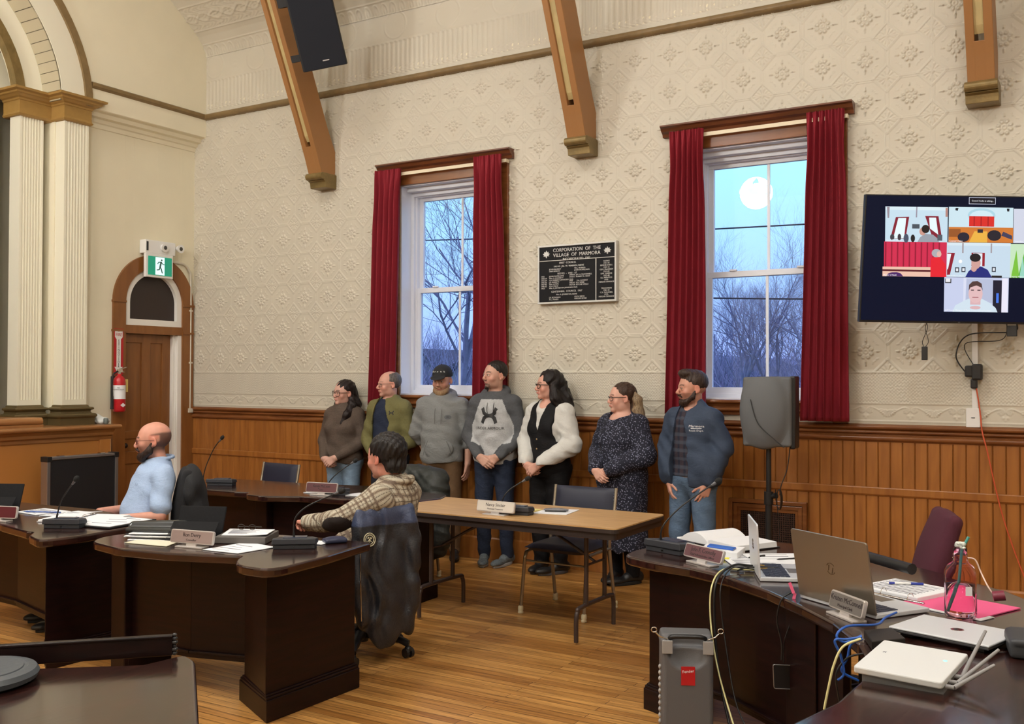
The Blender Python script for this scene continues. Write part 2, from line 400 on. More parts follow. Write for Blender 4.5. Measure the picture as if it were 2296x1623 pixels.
# wainscot: vertical beads as geometry
b = MB(); xw = 0.0; pitch = .083
prof_x = []
xw = 0.0
while xw < RX1:
    prof_x += [(xw, -.016), (xw+.003, -.0205), (xw+.006, -.016), (xw+.0075, -.0115), (xw+.009, -.0185), (xw+pitch-.0015, -.0185), (xw+pitch-.0005, -.011)]
    xw += pitch
pts = [(RX1, .004), (0, .004)]+[(p[0], p[1]) for p in prof_x if p[0] < RX1]
n = len(prof_x)
vs = [(p[0], p[1], 0) for p in prof_x]+[(p[0], p[1], 1.22) for p in prof_x]
b.add(vs, [(i, i+1, n+i+1, n+i) for i in range(n-1)])
struct(b.build('wall_right_wainscot', M_WAIN, merge=False))
def moulding(name, profile, x0, x1, m, bevel=0):
    """profile in (y, z), runs along x"""
    q = MB(); q.prism(profile, x0, x1, 'x'); return struct(q.build(name, m, bevel=bevel))
def arc(cx_, cy_, r, a0, a1, n=8): return [(cx_+r*cos(radians(a0+(a1-a0)*i/n)), cy_+r*sin(radians(a0+(a1-a0)*i/n))) for i in range(n+1)]
capP = [(0, 1.300), (-.012, 1.300), (-.014, 1.292)]+arc(-.028, 1.278, .016, 90, 250, 8)+[(-.022, 1.255)]+arc(-.026, 1.243, .012, 90, 270, 6)+[(-.02, 1.225)]+[(-.02, 1.213)]+arc(-.024, 1.198, .019, 110, 270, 8)+[(-.018, 1.17), (0, 1.17)]
moulding('trim_3', capP, 0, RX1, M_TRIM)
moulding('trim_4', [(0, .845), (-.03, .845), (-.034, .838), (-.034, .795), (-.024, .782), (0, .782)], 0, RX1, M_WAIN, .003)
moulding('baseboard_right', [(0, .20), (-.022, .20), (-.03, .185), (-.034, .0), (0, 0)], 0, RX1, M_WAIN, .003)
moulding('trim_5', [(0, 4.50), (-.01, 4.50)]+arc(-.022, 4.470, .030, 80, 280, 10)+[(-.008, 4.44), (0, 4.435)], 0.18, RX1, M_RAIL)
# ------------------------------------------------------------------ stage wall (x = 0)
DOOR = dict(y0=-.90, y1=-.165, r=.3675, zs=2.40)   # opening with round head
def arch_pts(yc, r, zs, z0, n=24):
    p = [(yc-r, z0)]
    p += [(yc-r*cos(pi*i/n), zs+r*sin(pi*i/n)) for i in range(n+1)]
    p.append((yc+r, z0)); return p
yc = (DOOR['y0']+DOOR['y1'])/2
def wall_with_arch(mb, y0, y1, z1, yc, r, zs, x0, x1, n=24):
    """wall between y0..y1, 0..z1 with a round-headed opening, prisms along x"""
    mb.box(x0, x1, y0, yc-r, 0, z1); mb.box(x0, x1, yc+r, y1, 0, z1)
    for i in range(n):
        a, b_ = pi*i/n, pi*(i+1)/n
        pa = (yc-r*cos(a), zs+r*sin(a)); pb = (yc-r*cos(b_), zs+r*sin(b_))
        mb.prism([pa, pb, (pb[0], z1), (pa[0], z1)], x0, x1, 'x')
b = MB(); wall_with_arch(b, -1.55, .0, 4.30, yc, DOOR['r'], DOOR['zs'], -.14, 0)
struct(b.build('wall_front', M_PLASTER, merge=False))
# proud upper wall with the elliptical proscenium arch, and its soffit
EY, EZ = -5.5, 4.25
def ell(a, bb, t): return (EY+a*cos(t), EZ+bb*sin(t))
b = MB(); N = 48
for i in range(N):
    t0, t1 = pi*i/N, pi*(i+1)/N
    p0, p1 = ell(4.07, 2.32, t0), ell(4.07, 2.32, t1)
    b.prism([p1, p0, (p0[0], 7.5), (p1[0], 7.5)], -.14, .18, 'x')
b.box(-.14, .18, EY+4.07, 0, EZ, 7.5); b.box(-.14, .18, RY1, EY-4.07, EZ, 7.5)
struct(b.build('wall_front_upper', M_PLASTER, merge=False))
def ring(name, a0, a1, db, x0, x1, m, N=64):
    q = MB()
    for i in range(N):
        t0, t1 = pi*i/N, pi*(i+1)/N
        q.prism([ell(a0, a0-db, t0), ell(a1, a1-db, t0), ell(a1, a1-db, t1), ell(a0, a0-db, t1)], x0, x1, 'x')
    return struct(q.build(name, m))
ring('trim_6', 4.00, 4.075, 1.75, -.14, .205, M_RAIL)          # gold band of the front arch
ring('trim_7', 3.76, 4.00, 1.75, -.2, .18, M_IVORY)            # white archivolt
ring('trim_8', 3.55, 3.76, 1.75, -.3, -.10, M_IVORY)           # inner archivolt
ring('trim_9', 3.46, 3.55, 1.75, -.16, -.07, M_GOLD)           # inner gold band
ring('trim_16', 3.752, 3.762, 1.75, -.1, .17, mat('dark putty joint', srgb(110, 102, 84), .8))
b = MB()                                                       # panels lining the soffit, with dark joints
for i in range(70):
    t0, t1 = pi*i/70+.0016, pi*(i+1)/70-.0016
    b.prism([ell(3.744, 1.994, t0), ell(3.756, 2.006, t0), ell(3.756, 2.006, t1), ell(3.744, 1.994, t1)], -.1, .17, 'x')
struct(b.build('trim_10', mat('putty soffit panel', srgb(188, 178, 150), .6)))
# wall below the arch, between door wall and stage opening
b = MB(); b.box(-.22, .0, -1.695, -1.43, 0, 4.3); struct(b.build('wall_front_reveal', M_PLASTER))
# stage interior
b = MB(); b.box(-1.5, -.25, -11.2, .3, 7.4, 7.5); b.box(-1.5, -.25, -11.2, -11, 0, 7.5); b.box(-1.5, -.14, -11.2, .3, -.05, .02); b.box(-1.5, -.25, .2, .3, 0, 7.5); b.box(-1.5, -1.4, -11, .3, 0, 7.5); struct(b.build('wall_stage_shell', M_PLASTER))
b = MB(); b.box(-1.4, -1.3, -11, -1.0, 0, 7.5); b.box(-1.4, -.3, -1.0, -.9, 0, 7.5)
struct(b.build('wall_stage_back', M_PLASTER))
b = MB(); b.box(-.47, -.44, -10.5, -1.9, 4.74, 4.80); struct(b.build('trim_11', M_RAIL))
b = MB(); b.box(-.55, -.47, -10.5, -1.5, 4.36, 7.5); struct(b.build('wall_stage_header', M_PLASTER))
b = MB()
for i in range(60):
    y = -9.3+i*.125
    b.tube([(-.75, y, 1.2), (-.75, y, 4.55)], .085, 10)
tag(b.build('stage_curtain', mat('dark red stage velvet', srgb(70, 8, 26), .9)), 'dark red velvet stage curtain drawn behind the arch', 'curtain')
b = MB(); b.box(-1.2, -.45, -10, -2.08, 1.16, 1.19); b.box(-.5, -.42, -10, -2.05, 1.16, 4.3)
tag(b.build('stage_leg_drape', mat('black drape', (.004, .004, .005), 1, spec=0)), 'black drape hanging inside the stage opening beside the fluted pilaster', 'drape')

def fluted(y0, y1, xf, xb, z0, z1, n):
    """pilaster shaft with n flutes cut into its face"""
    q = MB(); w = (y1-y0); m = .02; fw_ = (w-2*m)/n; out = [(xb, y0), (xf, y0)]
    # plan outline with flutes
    pl = [(xb, y0), (xf, y0), (xf, y0+m)]
    for i in range(n):
        a = y0+m+i*fw_; pl += [(xf, a+fw_*.12)]
        for k in range(1, 6): t = pi*k/6; pl.append((xf-.013*sin(t), a+fw_*.12+fw_*.76*(1-cos(t))/2))
        pl += [(xf, a+fw_*.88)]
    pl += [(xf, y1), (xb, y1)]
    q.prism(pl, z0+.05, z1, 'z'); q.box(xb, xf, y0, y1, z0, z0+.05)
    return q
def stack(q, outline, prof):
    """mouldings around an outline; outline = [(x, y, nx, ny)], prof = [(d, z)]"""
    for (d0, z0), (d1, z1) in zip(prof[:-1], prof[1:]):
        a = [(x+nx*d0, y+ny*d0, z0) for x, y, nx, ny in outline]; c = [(x+nx*d1, y+ny*d1, z1) for x, y, nx, ny in outline]
        n = len(a); q.add(a+c, [(i, (i+1) % n, n+(i+1) % n, n+i) for i in range(n)])
    a = [(x+nx*prof[-1][0], y+ny*prof[-1][0], prof[-1][1]) for x, y, nx, ny in outline]; q.add(a, [tuple(range(len(a)))])
    a = [(x+nx*prof[0][0], y+ny*prof[0][0], prof[0][1]) for x, y, nx, ny in outline]; q.add(a, [tuple(reversed(range(len(a))))])
BASE = [(.055, 1.16), (.055, 1.225), (.06, 1.23), (.072, 1.243), (.072, 1.258), (.06, 1.27), (.035, 1.275), (.028, 1.29), (.034, 1.303), (.048, 1.308), (.052, 1.318), (.046, 1.33), (.02, 1.335), (.012, 1.35), (.0, 1.355)]
def pilaster(name, y0, y1, xf, xb, label, nf=7):
    t = thing(name, label, 'pilaster', (xf, (y0+y1)/2, 1.16))
    I = Matrix.Translation((-xf, -(y0+y1)/2, -1.16))
    q = fluted(y0, y1, xf, xb, 1.355, 4.09, nf); q.v = [I @ v for v in q.v]; q.build('shaft', M_IVORY, t)
    q = MB(); stack(q, [(xb, y0, 0, -1), (xf, y0, 1, -1), (xf, y1, 1, 1), (xb, y1, 0, 1)], BASE); q.v = [I @ v for v in q.v]; q.build('base', M_BRONZE, t)
    return t
pilaster('pilaster', -1.685, -1.426, .14, 0.002, 'right fluted ivory pilaster of the stage arch, on a bronze base near the arched door')
pilaster('pilaster', -2.01, -1.772, -.06, -.22, 'left fluted ivory pilaster, set back against the dark stage opening')
b = MB()
out = [(-.3, -2.01, 0, -1), (-.06, -2.01, 1, -1), (-.06, -1.685, 1, -1), (.14, -1.685, 1, -1), (.14, -1.426, 1, 1), (0, -1.426, 1, 1), (0, -1.426, 0, 1), (-.3, -1.426, 0, 1)]
CAPP = [(.0, 4.07), (.02, 4.075), (.03, 4.09), (.022, 4.10), (.018, 4.115), (.018, 4.215), (.026, 4.22), (.03, 4.235), (.05, 4.245), (.07, 4.262), (.085, 4.27), (.09, 4.285), (.12, 4.295), (.125, 4.315)]
out = [(-.3, -2.01, 0, -1), (-.06, -2.01, 1, -1), (-.06, -1.685, 1, -1), (.14, -1.685, 1, -1), (.14, -1.426, 1, 1), (-.3, -1.426, 0, 1)]
stack(b, out, CAPP); struct(b.build('trim_12', M_CAP))
# ledge of the stage apron with its panelled front, and the step
b = MB(); b.prism([(.0, 1.16)]+arc(.41, 1.142, .02, 90, -90, 8)+[(.0, 1.122)], -10.5, -1.235, 'y')
b.prism([(.40, 1.12), (.375, 1.09), (.37, 1.065), (.345, 1.05), (.34, 1.02), (0, 1.02), (0, 1.12)], -10.5, -1.29, 'y')
struct(b.build('trim_13', wood_mat('honey oak ledge', srgb(132, 86, 46), srgb(160, 112, 66), .28, (5, .6, 5), 3)))
b = MB(); b.box(-1.3, .325, -10.5, -1.30, 0, 1.12); b.box(.325, .345, -1.42, -1.30, 0, 1.02); b.box(.325, .345, -10.5, -1.3, 0, .16)
struct(b.build('wall_stage_front', M_ORANGE, bevel=.003))
b = MB(); b.prism([(-.5, 1.16), (.27, 1.16), (.27, 1.185)]+arc(.23, 1.215, .035, -60, 90, 8)+[(-.5, 1.25)], -10.4, -1.96, 'y')
tag(b.build('stage_step', MATS['honey oak ledge']), 'rounded honey wood step running along the stage ledge at the left edge', 'step')
# soffit moulding under the proud wall and the gold rail
b = MB(); b.prism([(.18, 4.262), (.17, 4.245), (.12, 4.235), (.10, 4.20), (.055, 4.19), (.04, 4.16), (.02, 4.15), (.012, 4.11), (0, 4.105), (0, 4.262)], -1.40, 0, 'y')
struct(b.build('trim_14', M_PLASTER))
b = MB(); b.prism([(.18, 4.50), (.195, 4.50), (.212, 4.488), (.212, 4.46), (.198, 4.448), (.18, 4.44)], -1.43, -.0, 'y'); struct(b.build('trim_15', M_RAIL))

# arched door
d = thing('door_1', 'brown panelled door under a round-headed transom in the stage wall', 'door'); d['kind'] = 'structure'
def arch_ring(mb, r0, r1, zs, z0, x0, x1, n=28, mi=0, yc=yc):
    mb.box(x0, x1, yc-r1, yc-r0, z0, zs, mi); mb.box(x0, x1, yc+r0, yc+r1, z0, zs, mi)
    for i in range(n):
        a, b_ = pi*i/n, pi*(i+1)/n
        P = lambda r, t: (yc-r*cos(t), zs+r*sin(t))
        mb.prism([P(r0, a), P(r1, a), P(r1, b_), P(r0, b_)], x0, x1, 'x', mi)
M_CASE = wood_mat('brown stained door casing', srgb(122, 76, 36), srgb(138, 90, 46), .35, (3, 3, .6), 3)
M_DOORW = wood_mat('brown stained door', srgb(118, 74, 36), srgb(138, 90, 46), .38, (4, 4, .5), 3)
q = MB(); arch_ring(q, .362, .508, 2.40, 0, 0.001, .028)
for zz in (2.40, 2.10):
    q.box(0, .038, yc-.515, yc-.362, zz-.012, zz+.008); q.box(0, .038, yc+.362, yc+.512, zz-.012, zz+.008)
q.box(-.04, .02, yc-.362, yc+.362, 2.075, 2.16)
q.build('casing', M_CASE, d)
q = MB(); arch_ring(q, .300, .3625, 2.40, 2.165, -.05, .008); q.box(-.05, .008, yc-.3625, yc+.3625, 2.160, 2.225); q.build('transom_frame', M_WHITE, d)
q = MB(); q.prism(arch_pts(yc, .305, 2.40, 2.2), -.045, -.035, 'x'); q.build('transom_pane', mat('dark screened glass', srgb(44, 32, 30), .35, bump=.2, bscale=200), d)
q = MB()
for k, (a, c) in enumerate(((.29, .315), (.320, .338), (.343, .3625))): q.box(-.12+k*.05, -.02+k*.012, yc+a-.02, yc+c, 0, 2.08)
q.box(-.1, .01, yc+.31, yc+.3625, 0, 2.08); q.build('jamb', M_WHITE, d, bevel=.003)
q = MB()
yl, yr = yc-.3625, yc+.27
q.box(-.10, -.075, yl, yr, 0, 2.075)
st = .105; mid = (yl+yr)/2
for (z0, z1) in ((0, .20), (.72, .85), (.98, 1.06), (1.98, 2.075)): q.box(-.08, -.06, yl, yr, z0, z1)
q.box(-.08, -.06, yl, yl+st*.3, 0, 2.075); q.box(-.08, -.06, yr-st, yr, 0, 2.075); q.box(-.08, -.06, mid-.05, mid+.06, 0, 2.075)
s_ = q.build('door_panel', M_DOORW, d, bevel=.006)
q = MB(); q.ball((-.02, yl+.04, .915), .028); q.cyl((-.06, yl+.04, .915), (-.03, yl+.04, .915), .012); q.build('door_knob', mat('dark knob', (.02, .012, .01), .3, metal=.6), d)
q = MB(); q.box(-.125, -.115, yc-.5, yc+.5, 0, 3); q.build('backing', M_DARK, d)

# ------------------------------------------------------------------ hammer-beam braces on the right wall
def brace(xc, label, w=.17):
    t = thing('wall_brace', label, 'brace', (xc, -.13, 3.50), 0, 'slanted wooden braces of the tin wall')
    # side outline in (y, z): lower post near the wall, widening up and outwards
    O = Vector((xc, -.13, 3.50))
    side = [(-.0, 3.63), (-.0, 3.87), (-.12, 4.10), (-.62, 5.24), (-1.0, 6.1), (-1.30, 6.1), (-.90, 5.22), (-.33, 3.95), (-.265, 3.80), (-.20, 3.63)]
    q = MB()
    for s_ in (-1, 1):
        a, b_ = (xc-w/2, xc-w/2+.055) if s_ < 0 else (xc+w/2-.055, xc+w/2)
        q.prism(side, a, b_, 'x')
    low = [(-.0, 3.63), (-.0, 3.87), (-.06, 3.95), (-.30, 3.88), (-.265, 3.80), (-.20, 3.63)]
    q.prism(low, xc-w/2+.05, xc+w/2-.05, 'x')
    q.v = [v-O for v in q.v]; q.build('brace_boards', M_BEAM, t, bevel=.004)
    q = MB(); q.prism([(-.10, 4.06), (-.60, 5.2), (-.98, 6.08), (-1.26, 6.08), (-.87, 5.21), (-.325, 3.98), (-.29, 3.93)], xc-w/2+.055, xc+w/2-.055, 'x')
    q.v = [v+Vector((0, .006, 0))-O for v in q.v]; q.build('filler_strip', mat('pale gold strip', srgb(190, 172, 122), .5, noise=.12, nscale=9), t)
    q = MB()
    pr = [(0, 3.64)]+[(0, 3.50)]+[(-.155, 3.50), (-.16, 3.53), (-.165, 3.555), (-.19, 3.565)]+arc(-.20, 3.605, .034, -60, -260, 10)+[(-.2, 3.64)]
    q.prism(pr, xc-w/2-.018, xc+w/2+.018, 'x'); q.v = [v-O for v in q.v]; q.build('corbel', M_GOLD, t, bevel=.003)
    return t
brace(1.96, 'slanted brown wooden brace with gold corbel, beside the hanging black speaker')
brace(4.86, 'slanted brown wooden brace ending in a gold corbel above the black plaque')
brace(7.93, 'slanted brown wooden brace ending in a gold corbel above the television')
# ------------------------------------------------------------------ outside: bare trees, houses, wires
GZ = -1.2
M_BARK = mat('hazy blue grey bark', (.30, .30, .42), .9, noise=.2, nscale=6)  # bluish haze is put into the bark colour
M_BARK2 = mat('hazy distant twigs', (.38, .38, .52), .9)  # paler and bluer, distance haze put into the twig colour
def tree_mesh(seed, h, levels=6, spread=.55, r0=.16, lean=(0, 0), sides=5, kids=3, first=.35):
    rnd = random.Random(seed); q = MB()
    def grow(p, d, L, r, lv):
        n = 4 if lv < 3 else 3
        pts = [p]; rs = [r]; dd = d.copy()
        for i in range(n):
            dd = (dd+Vector((rnd.gauss(0, .16), rnd.gauss(0, .16), rnd.gauss(.03, .10)))).normalized()
            pts.append(pts[-1]+dd*L/n); rs.append(r*(1-.45*(i+1)/n))
        q.tube(pts, rs, sides if lv < 2 else (4 if lv < 3 else 3))
        if lv >= levels: return
        k = kids+(1 if rnd.random() < .5 else 0)
        for j in range(k):
            f = first+(1-first)*(j+rnd.random()*.8)/k if lv == 0 else .25+.75*(j+rnd.random())/k
            idx = min(int(f*n), n-1); fr = f*n-idx; fr = min(max(fr, 0), 1)
            pp = pts[idx].lerp(pts[idx+1], fr)
            ax = Vector((rnd.gauss(0, 1), rnd.gauss(0, 1), rnd.gauss(0, .5))).normalized()
            side = (ax-dd*ax.dot(dd)).normalized()
            nd = (dd*(1-spread*.6)+side*spread*(1+rnd.random()*.5)+Vector((0, 0, .18))).normalized()
            grow(pp, nd, L*rnd.uniform(.55, .78), rs[idx]*rnd.uniform(.45, .65), lv+1)
    grow(Vector((0, 0, 0)), Vector((lean[0], lean[1], 1)).normalized(), h*.42, r0, 0)
    return q
TREE_L = ['bare forked tree just outside the left window', 'bare tree with a leaning trunk seen low in the left window', 'tall bare tree at the left side of the right window', 'bare tree behind the middle bar of the right window', 'bare tree beside the right curtain of the right window']
def plant(q, x, y, label, m=M_BARK, group='bare trees outside the windows', rz=0, s=1):
    o = q.build('bare_tree', m, merge=False); o.location = (x, y, GZ); o.rotation_euler[2] = rz; o.scale = (s, s, s)
    return tag(o, label, 'tree', group)
plant(tree_mesh(3, 10, 6, .5, .16, (.06, 0), kids=4, first=.35), -2.85, 8.4, TREE_L[0])
plant(tree_mesh(8, 8, 6, .6, .11, (.25, 0), kids=3), -2.6, 9.9, TREE_L[1])
plant(tree_mesh(21, 8.6, 6, .42, .12, kids=4), -1.6, 23, TREE_L[2])
plant(tree_mesh(33, 8, 6, .42, .11, kids=4), -.1, 25, TREE_L[3])
plant(tree_mesh(45, 8.6, 6, .45, .12, (-.1, 0), kids=4), 1.3, 22, TREE_L[4])
far = [tree_mesh(100+i, 10, 5, .5, .14, kids=3) for i in range(3)]
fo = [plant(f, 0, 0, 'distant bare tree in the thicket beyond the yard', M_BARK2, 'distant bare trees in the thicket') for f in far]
rnd = random.Random(4)
k = 0
for i in range(34):
    o = fo[i % 3] if i < 3 else fo[i % 3].copy()
    if i >= 3: COL.objects.link(o)
    o.location = (-38+i*1.35+rnd.uniform(-.6, .6), 30+rnd.uniform(0, 9), GZ); o.rotation_euler[2] = rnd.uniform(0, 6); s = rnd.uniform(.62, .95); o.scale = (s, s, s)
# dense brush below: twigs nobody could count
q = MB(); rnd = random.Random(9)
for i in range(5200):
    x = rnd.uniform(-42, 12); y = 27+rnd.uniform(0, 10); h = rnd.uniform(1.2, 3.6)
    d = Vector((rnd.gauss(0, .4), rnd.gauss(0, .4), 1)).normalized(); p = Vector((x, y, GZ+rnd.uniform(0, 2.6)))
    q.tube([p, p+d*h*.5, p+d*h+Vector((rnd.gauss(0, .3), 0, 0))], [.03, .02, .008], 3)
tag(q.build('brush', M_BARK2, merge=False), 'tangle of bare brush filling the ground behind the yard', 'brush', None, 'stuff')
# wooded hill line
xs = np.linspace(-70, 30, 160); q = MB(); pts = []
for i, x in enumerate(xs): pts.append((x, 2.6+1.4*mnoise.noise(Vector((x*.12, 0, 1)))+.9*mnoise.noise(Vector((x*.7, 3, 1)))))
for i in range(len(pts)-1): q.prism([(pts[i][0], GZ-1), (pts[i+1][0], GZ-1), pts[i+1], pts[i]], 48+2*sin(i), 54, 'y')
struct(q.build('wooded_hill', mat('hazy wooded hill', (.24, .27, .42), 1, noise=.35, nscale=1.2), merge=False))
b = MB(); b.box(-80, 40, .31, 90, GZ-.2, GZ); struct(b.build('yard', mat('dull winter grass', (.10, .11, .10), 1, noise=.3, nscale=2)))
# two houses glimpsed low in the left window
def house(x, y, w, dpt, h, label):
    t = thing('house', label, 'house', (x, y, GZ))
    q = MB(); q.box(-w/2, w/2, -dpt/2, dpt/2, 0, h); q.prism([(-w/2, h), (w/2, h), (0, h+w*.32)], -dpt/2, dpt/2, 'y'); q.build('wall', mat('white siding', (.55, .56, .58), .8), t)
    q = MB()
    for s_ in (-1, 1): q.prism([(s_*(w/2+.3), h-.2), (0, h+w*.33), (0, h+w*.33+.18), (s_*(w/2+.3), h-.02)], -dpt/2-.3, dpt/2+.3, 'y')
    q.build('roof', mat('grey shingles', (.12, .12, .15), .9), t)
    q = MB()
    for i in (-.28, .12): q.box(i*w, i*w+.8, -dpt/2-.03, -dpt/2, h*.45, h*.45+1.2)
    q.build('window', mat('dark house window', (.05, .06, .09), .2), t)
house(-21, 36, 4.5, 7, 2.6, 'white gabled house seen low through the left window')
house(-17.4, 34, 3.6, 6, 2.3, 'white house partly hidden by trunks, right of the other in the left window')
def wire(p0, p1, sag, label):
    q = MB(); q.tube([Vector(p0).lerp(Vector(p1), t)+Vector((0, 0, -sag*4*t*(1-t))) for t in [i/16 for i in range(17)]], .018, 5)
    tag(q.build('utility_wire', mat('black wire', (.03, .03, .04), .6)), label, 'wire')
wire((-14, 14, 5.7), (16, 14, 4.9), .3, 'thin utility wire crossing the upper pane of the right window')
wire((-14, 12, 4.5), (16, 12, 2.9), .4, 'sagging utility wire crossing just below the meeting rail of the right window')
# ------------------------------------------------------------------ windows
M_VINYL = mat('white vinyl window frame', srgb(222, 226, 236), .35)
M_GLASS = bpy.data.materials.new('window glass'); M_GLASS.use_nodes = True
t_ = M_GLASS.node_tree; t_.nodes.clear(); o_ = t_.nodes.new('ShaderNodeOutputMaterial'); g1 = t_.nodes.new('ShaderNodeBsdfTransparent'); g2 = t_.nodes.new('ShaderNodeBsdfGlossy'); g2.inputs['Roughness'].default_value = .01
fr = t_.nodes.new('ShaderNodeFresnel'); fr.inputs[0].default_value = 1.5; mx = t_.nodes.new('ShaderNodeMixShader'); g1.inputs[0].default_value = (.95, .97, 1, 1)
t_.links.new(fr.outputs[0], mx.inputs[0]); t_.links.new(g1.outputs[0], mx.inputs[1]); t_.links.new(g2.outputs[0], mx.inputs[2]); t_.links.new(mx.outputs[0], o_.inputs[0])
def window(i, w):
    x0, x1, z0, z1 = w['x0'], w['x1'], w['z0'], w['z1']; c = (x0+x1)/2
    t = thing('window_%d' % i, 'tall white double-hung window', 'window', (c, .1, z0)); t['kind'] = 'structure'
    O = Vector((c, .1, z0))
    def fin(q, nm, m, bev=0, par=t): q.v = [v-O for v in q.v]; return q.build(nm, m, par, bevel=bev)
    q = MB()    # deep white reveal
    q.box(x0-.0, x0+.012, -.0, .30, z0, z1); q.box(x1-.012, x1, 0, .30, z0, z1); q.box(x0, x1, 0, .30, z1-.012, z1); q.box(x0, x1, -.0, .30, z0-.012, z0+.012)
    fin(q, 'reveal', M_VINYL)
    q = MB()    # outer frame steps
    for k, (d, yy) in enumerate(((.045, .15), (.062, .18))):
        q.box(x0+.01, x0+d, yy, .28, z0, z1); q.box(x1-d, x1-.01, yy, .28, z0, z1); q.box(x0, x1, yy, .28, z1-d-.04+k*.01, z1-.01); q.box(x0, x1, yy, .28, z0, z0+d)
    q.box(x0+.0, x1, .08, .16, z1-.05, z1-.01)
    fin(q, 'frame', M_VINYL, .003)
    def sash(za, zb, yy, nm):
        s_ = .055; a, b_ = x0+.06, x1-.06
        q = MB(); q.box(a, a+s_*.75, yy, yy+.035, za, zb); q.box(b_-s_*.75, b_, yy, yy+.035, za, zb); q.box(a, b_, yy, yy+.035, za, za+.045); q.box(a, b_, yy, yy+.035, zb-.045, zb)
        f = fin(q, nm, M_VINYL, .003)
        q = MB(); q.box(c-.011, c+.011, yy+.012, yy+.022, za+.04, zb-.04); m_ = fin(q, 'glazing_bar', M_VINYL)
        q = MB(); q.add([(a+.03, yy+.017, za+.03), (b_-.03, yy+.017, za+.03), (b_-.03, yy+.017, zb-.03), (a+.03, yy+.017, zb-.03)], [(0, 1, 2, 3)]); fin(q, 'glass', M_GLASS)
    mz = 2.465
    sash(z0+.05, mz+.02, .185, 'lower_sash'); sash(mz-.025, z1-.08, .225, 'upper_sash')
    q = MB(); q.box(c-.30, c-.24, .17, .20, mz+.02, mz+.035); q.box(c+.24, c+.30, .17, .20, mz+.02, mz+.035); fin(q, 'sash_lock', M_VINYL, .004)
    # varnished casing: sides, head with cornice, stool and apron
    q = MB()
    q.box(x0-.15, x0-.005, -.028, .0, 1.30, 3.6); q.box(x1+.005, x1+.115, -.028, 0, 1.30, 3.6)
    q.box(x0-.15, x1+.115, -.032, 0, 3.452, 3.60)
    fin(q, 'casing', M_TRIM, .004)
    q = MB(); cp = [(0, 3.66), (-.105, 3.66), (-.105, 3.648), (-.085, 3.638), (-.07, 3.615), (-.045, 3.60), (-.036, 3.575), (0, 3.575)]
    q.prism(cp, x0-.235, x1+.165, 'x'); fin(q, 'cornice', M_DTRIM)
    q = MB(); sp = [(.0, 1.462)]+arc(-.05, 1.447, .015, 90, 270, 6)+[(-.04, 1.425), (-.03, 1.41), (-.03, 1.40)]+arc(-.035, 1.385, .013, 90, 270, 6)+[(-.024, 1.365), (-.024, 1.345), (0, 1.34)]
    q.prism(sp, x0-.16, x1+.12, 'x'); fin(q, 'sill', M_TRIM)
    return t
for i, w in WIN.items(): window(i, w)

# curtains: pleated cloth, pinched at the heading tape
M_CURT = mat('crimson curtain cloth', srgb(136, 21, 39), .8, bump=.25, bscale=250, noise=.06, nscale=5)
def curtain(xt0, xt1, xb0, xb1, zt, zb, npl, seed, label, m=M_CURT):
    rnd = random.Random(seed); nu, nv = 160, 70
    u = np.linspace(0, 1, nu); v = np.linspace(0, 1, nv); Uu, V = np.meshgrid(u, v)
    z = zt-(zt-zb)*V
    x = (xt0+(xt1-xt0)*Uu)*(1-V)+(xb0+(xb1-xb0)*Uu)*V
    # a little narrower a hand below the heading
    cxm = ((xt0+xt1)/2)*(1-V)+((xb0+xb1)/2)*V
    x = cxm+(x-cxm)*(1-.07*np.exp(-((V-.12)/.08)**2))
    ph = Uu*npl*2*pi+.8*np.sin(Uu*5+seed)+.35*np.sin(V*4+seed)*Uu
    head = np.exp(-V/.05)
    amp = .030*(1-.65*head)
    y = -.115-amp*(np.sin(ph)+.35*np.sin(2*ph+seed+V*2)*V)-.012*np.sin(Uu*npl*4*pi)*head-.012*np.sin(3*V+seed)
    x = x+.008*np.cos(ph)*V
    z = z+.006*np.abs(np.sin(ph/2))*head*(V < .01)
    y2 = y+.004
    X = np.concatenate([x, x[::-1]], 0); Y = np.concatenate([y, y2[::-1]], 0); Z_ = np.concatenate([z, z[::-1]], 0)
    o = grid_obj('curtain', X, Y, Z_, None, m)
    # hooks' pleat stitches
    return tag(o, label, 'curtain')
curtain(2.66, 2.96, 2.58, 2.87, 3.590, 1.36, 5, 1, 'long crimson curtain on the left side of the left window')
curtain(3.79, 4.08, 3.775, 4.13, 3.600, 1.36, 5, 2, 'crimson curtain on the right side of the left window, behind the two-tone hoodie')
curtain(5.655, 5.945, 5.615, 5.955, 3.590, 1.345, 6, 3, 'crimson curtain on the left side of the right window, behind the blue jacket')
curtain(6.735, 7.015, 6.68, 7.045, 3.600, 1.315, 6, 4, 'long crimson curtain on the right side of the right window, nearest the television')
for (a, c, lab) in ((2.66, 4.10, 'white curtain rod over the left window'), (5.66, 7.03, 'white curtain rod over the right window')):
    q = MB(); q.box(a, c, -.085, -.078, 3.535, 3.565); q.box(a, a+.006, -.085, -.03, 3.535, 3.565); q.box(c-.006, c, -.085, -.03, 3.535, 3.565)
    tag(q.build('curtain_rod', mat('cream metal rod', srgb(226, 214, 186), .4), bevel=.001), lab, 'curtain rod')
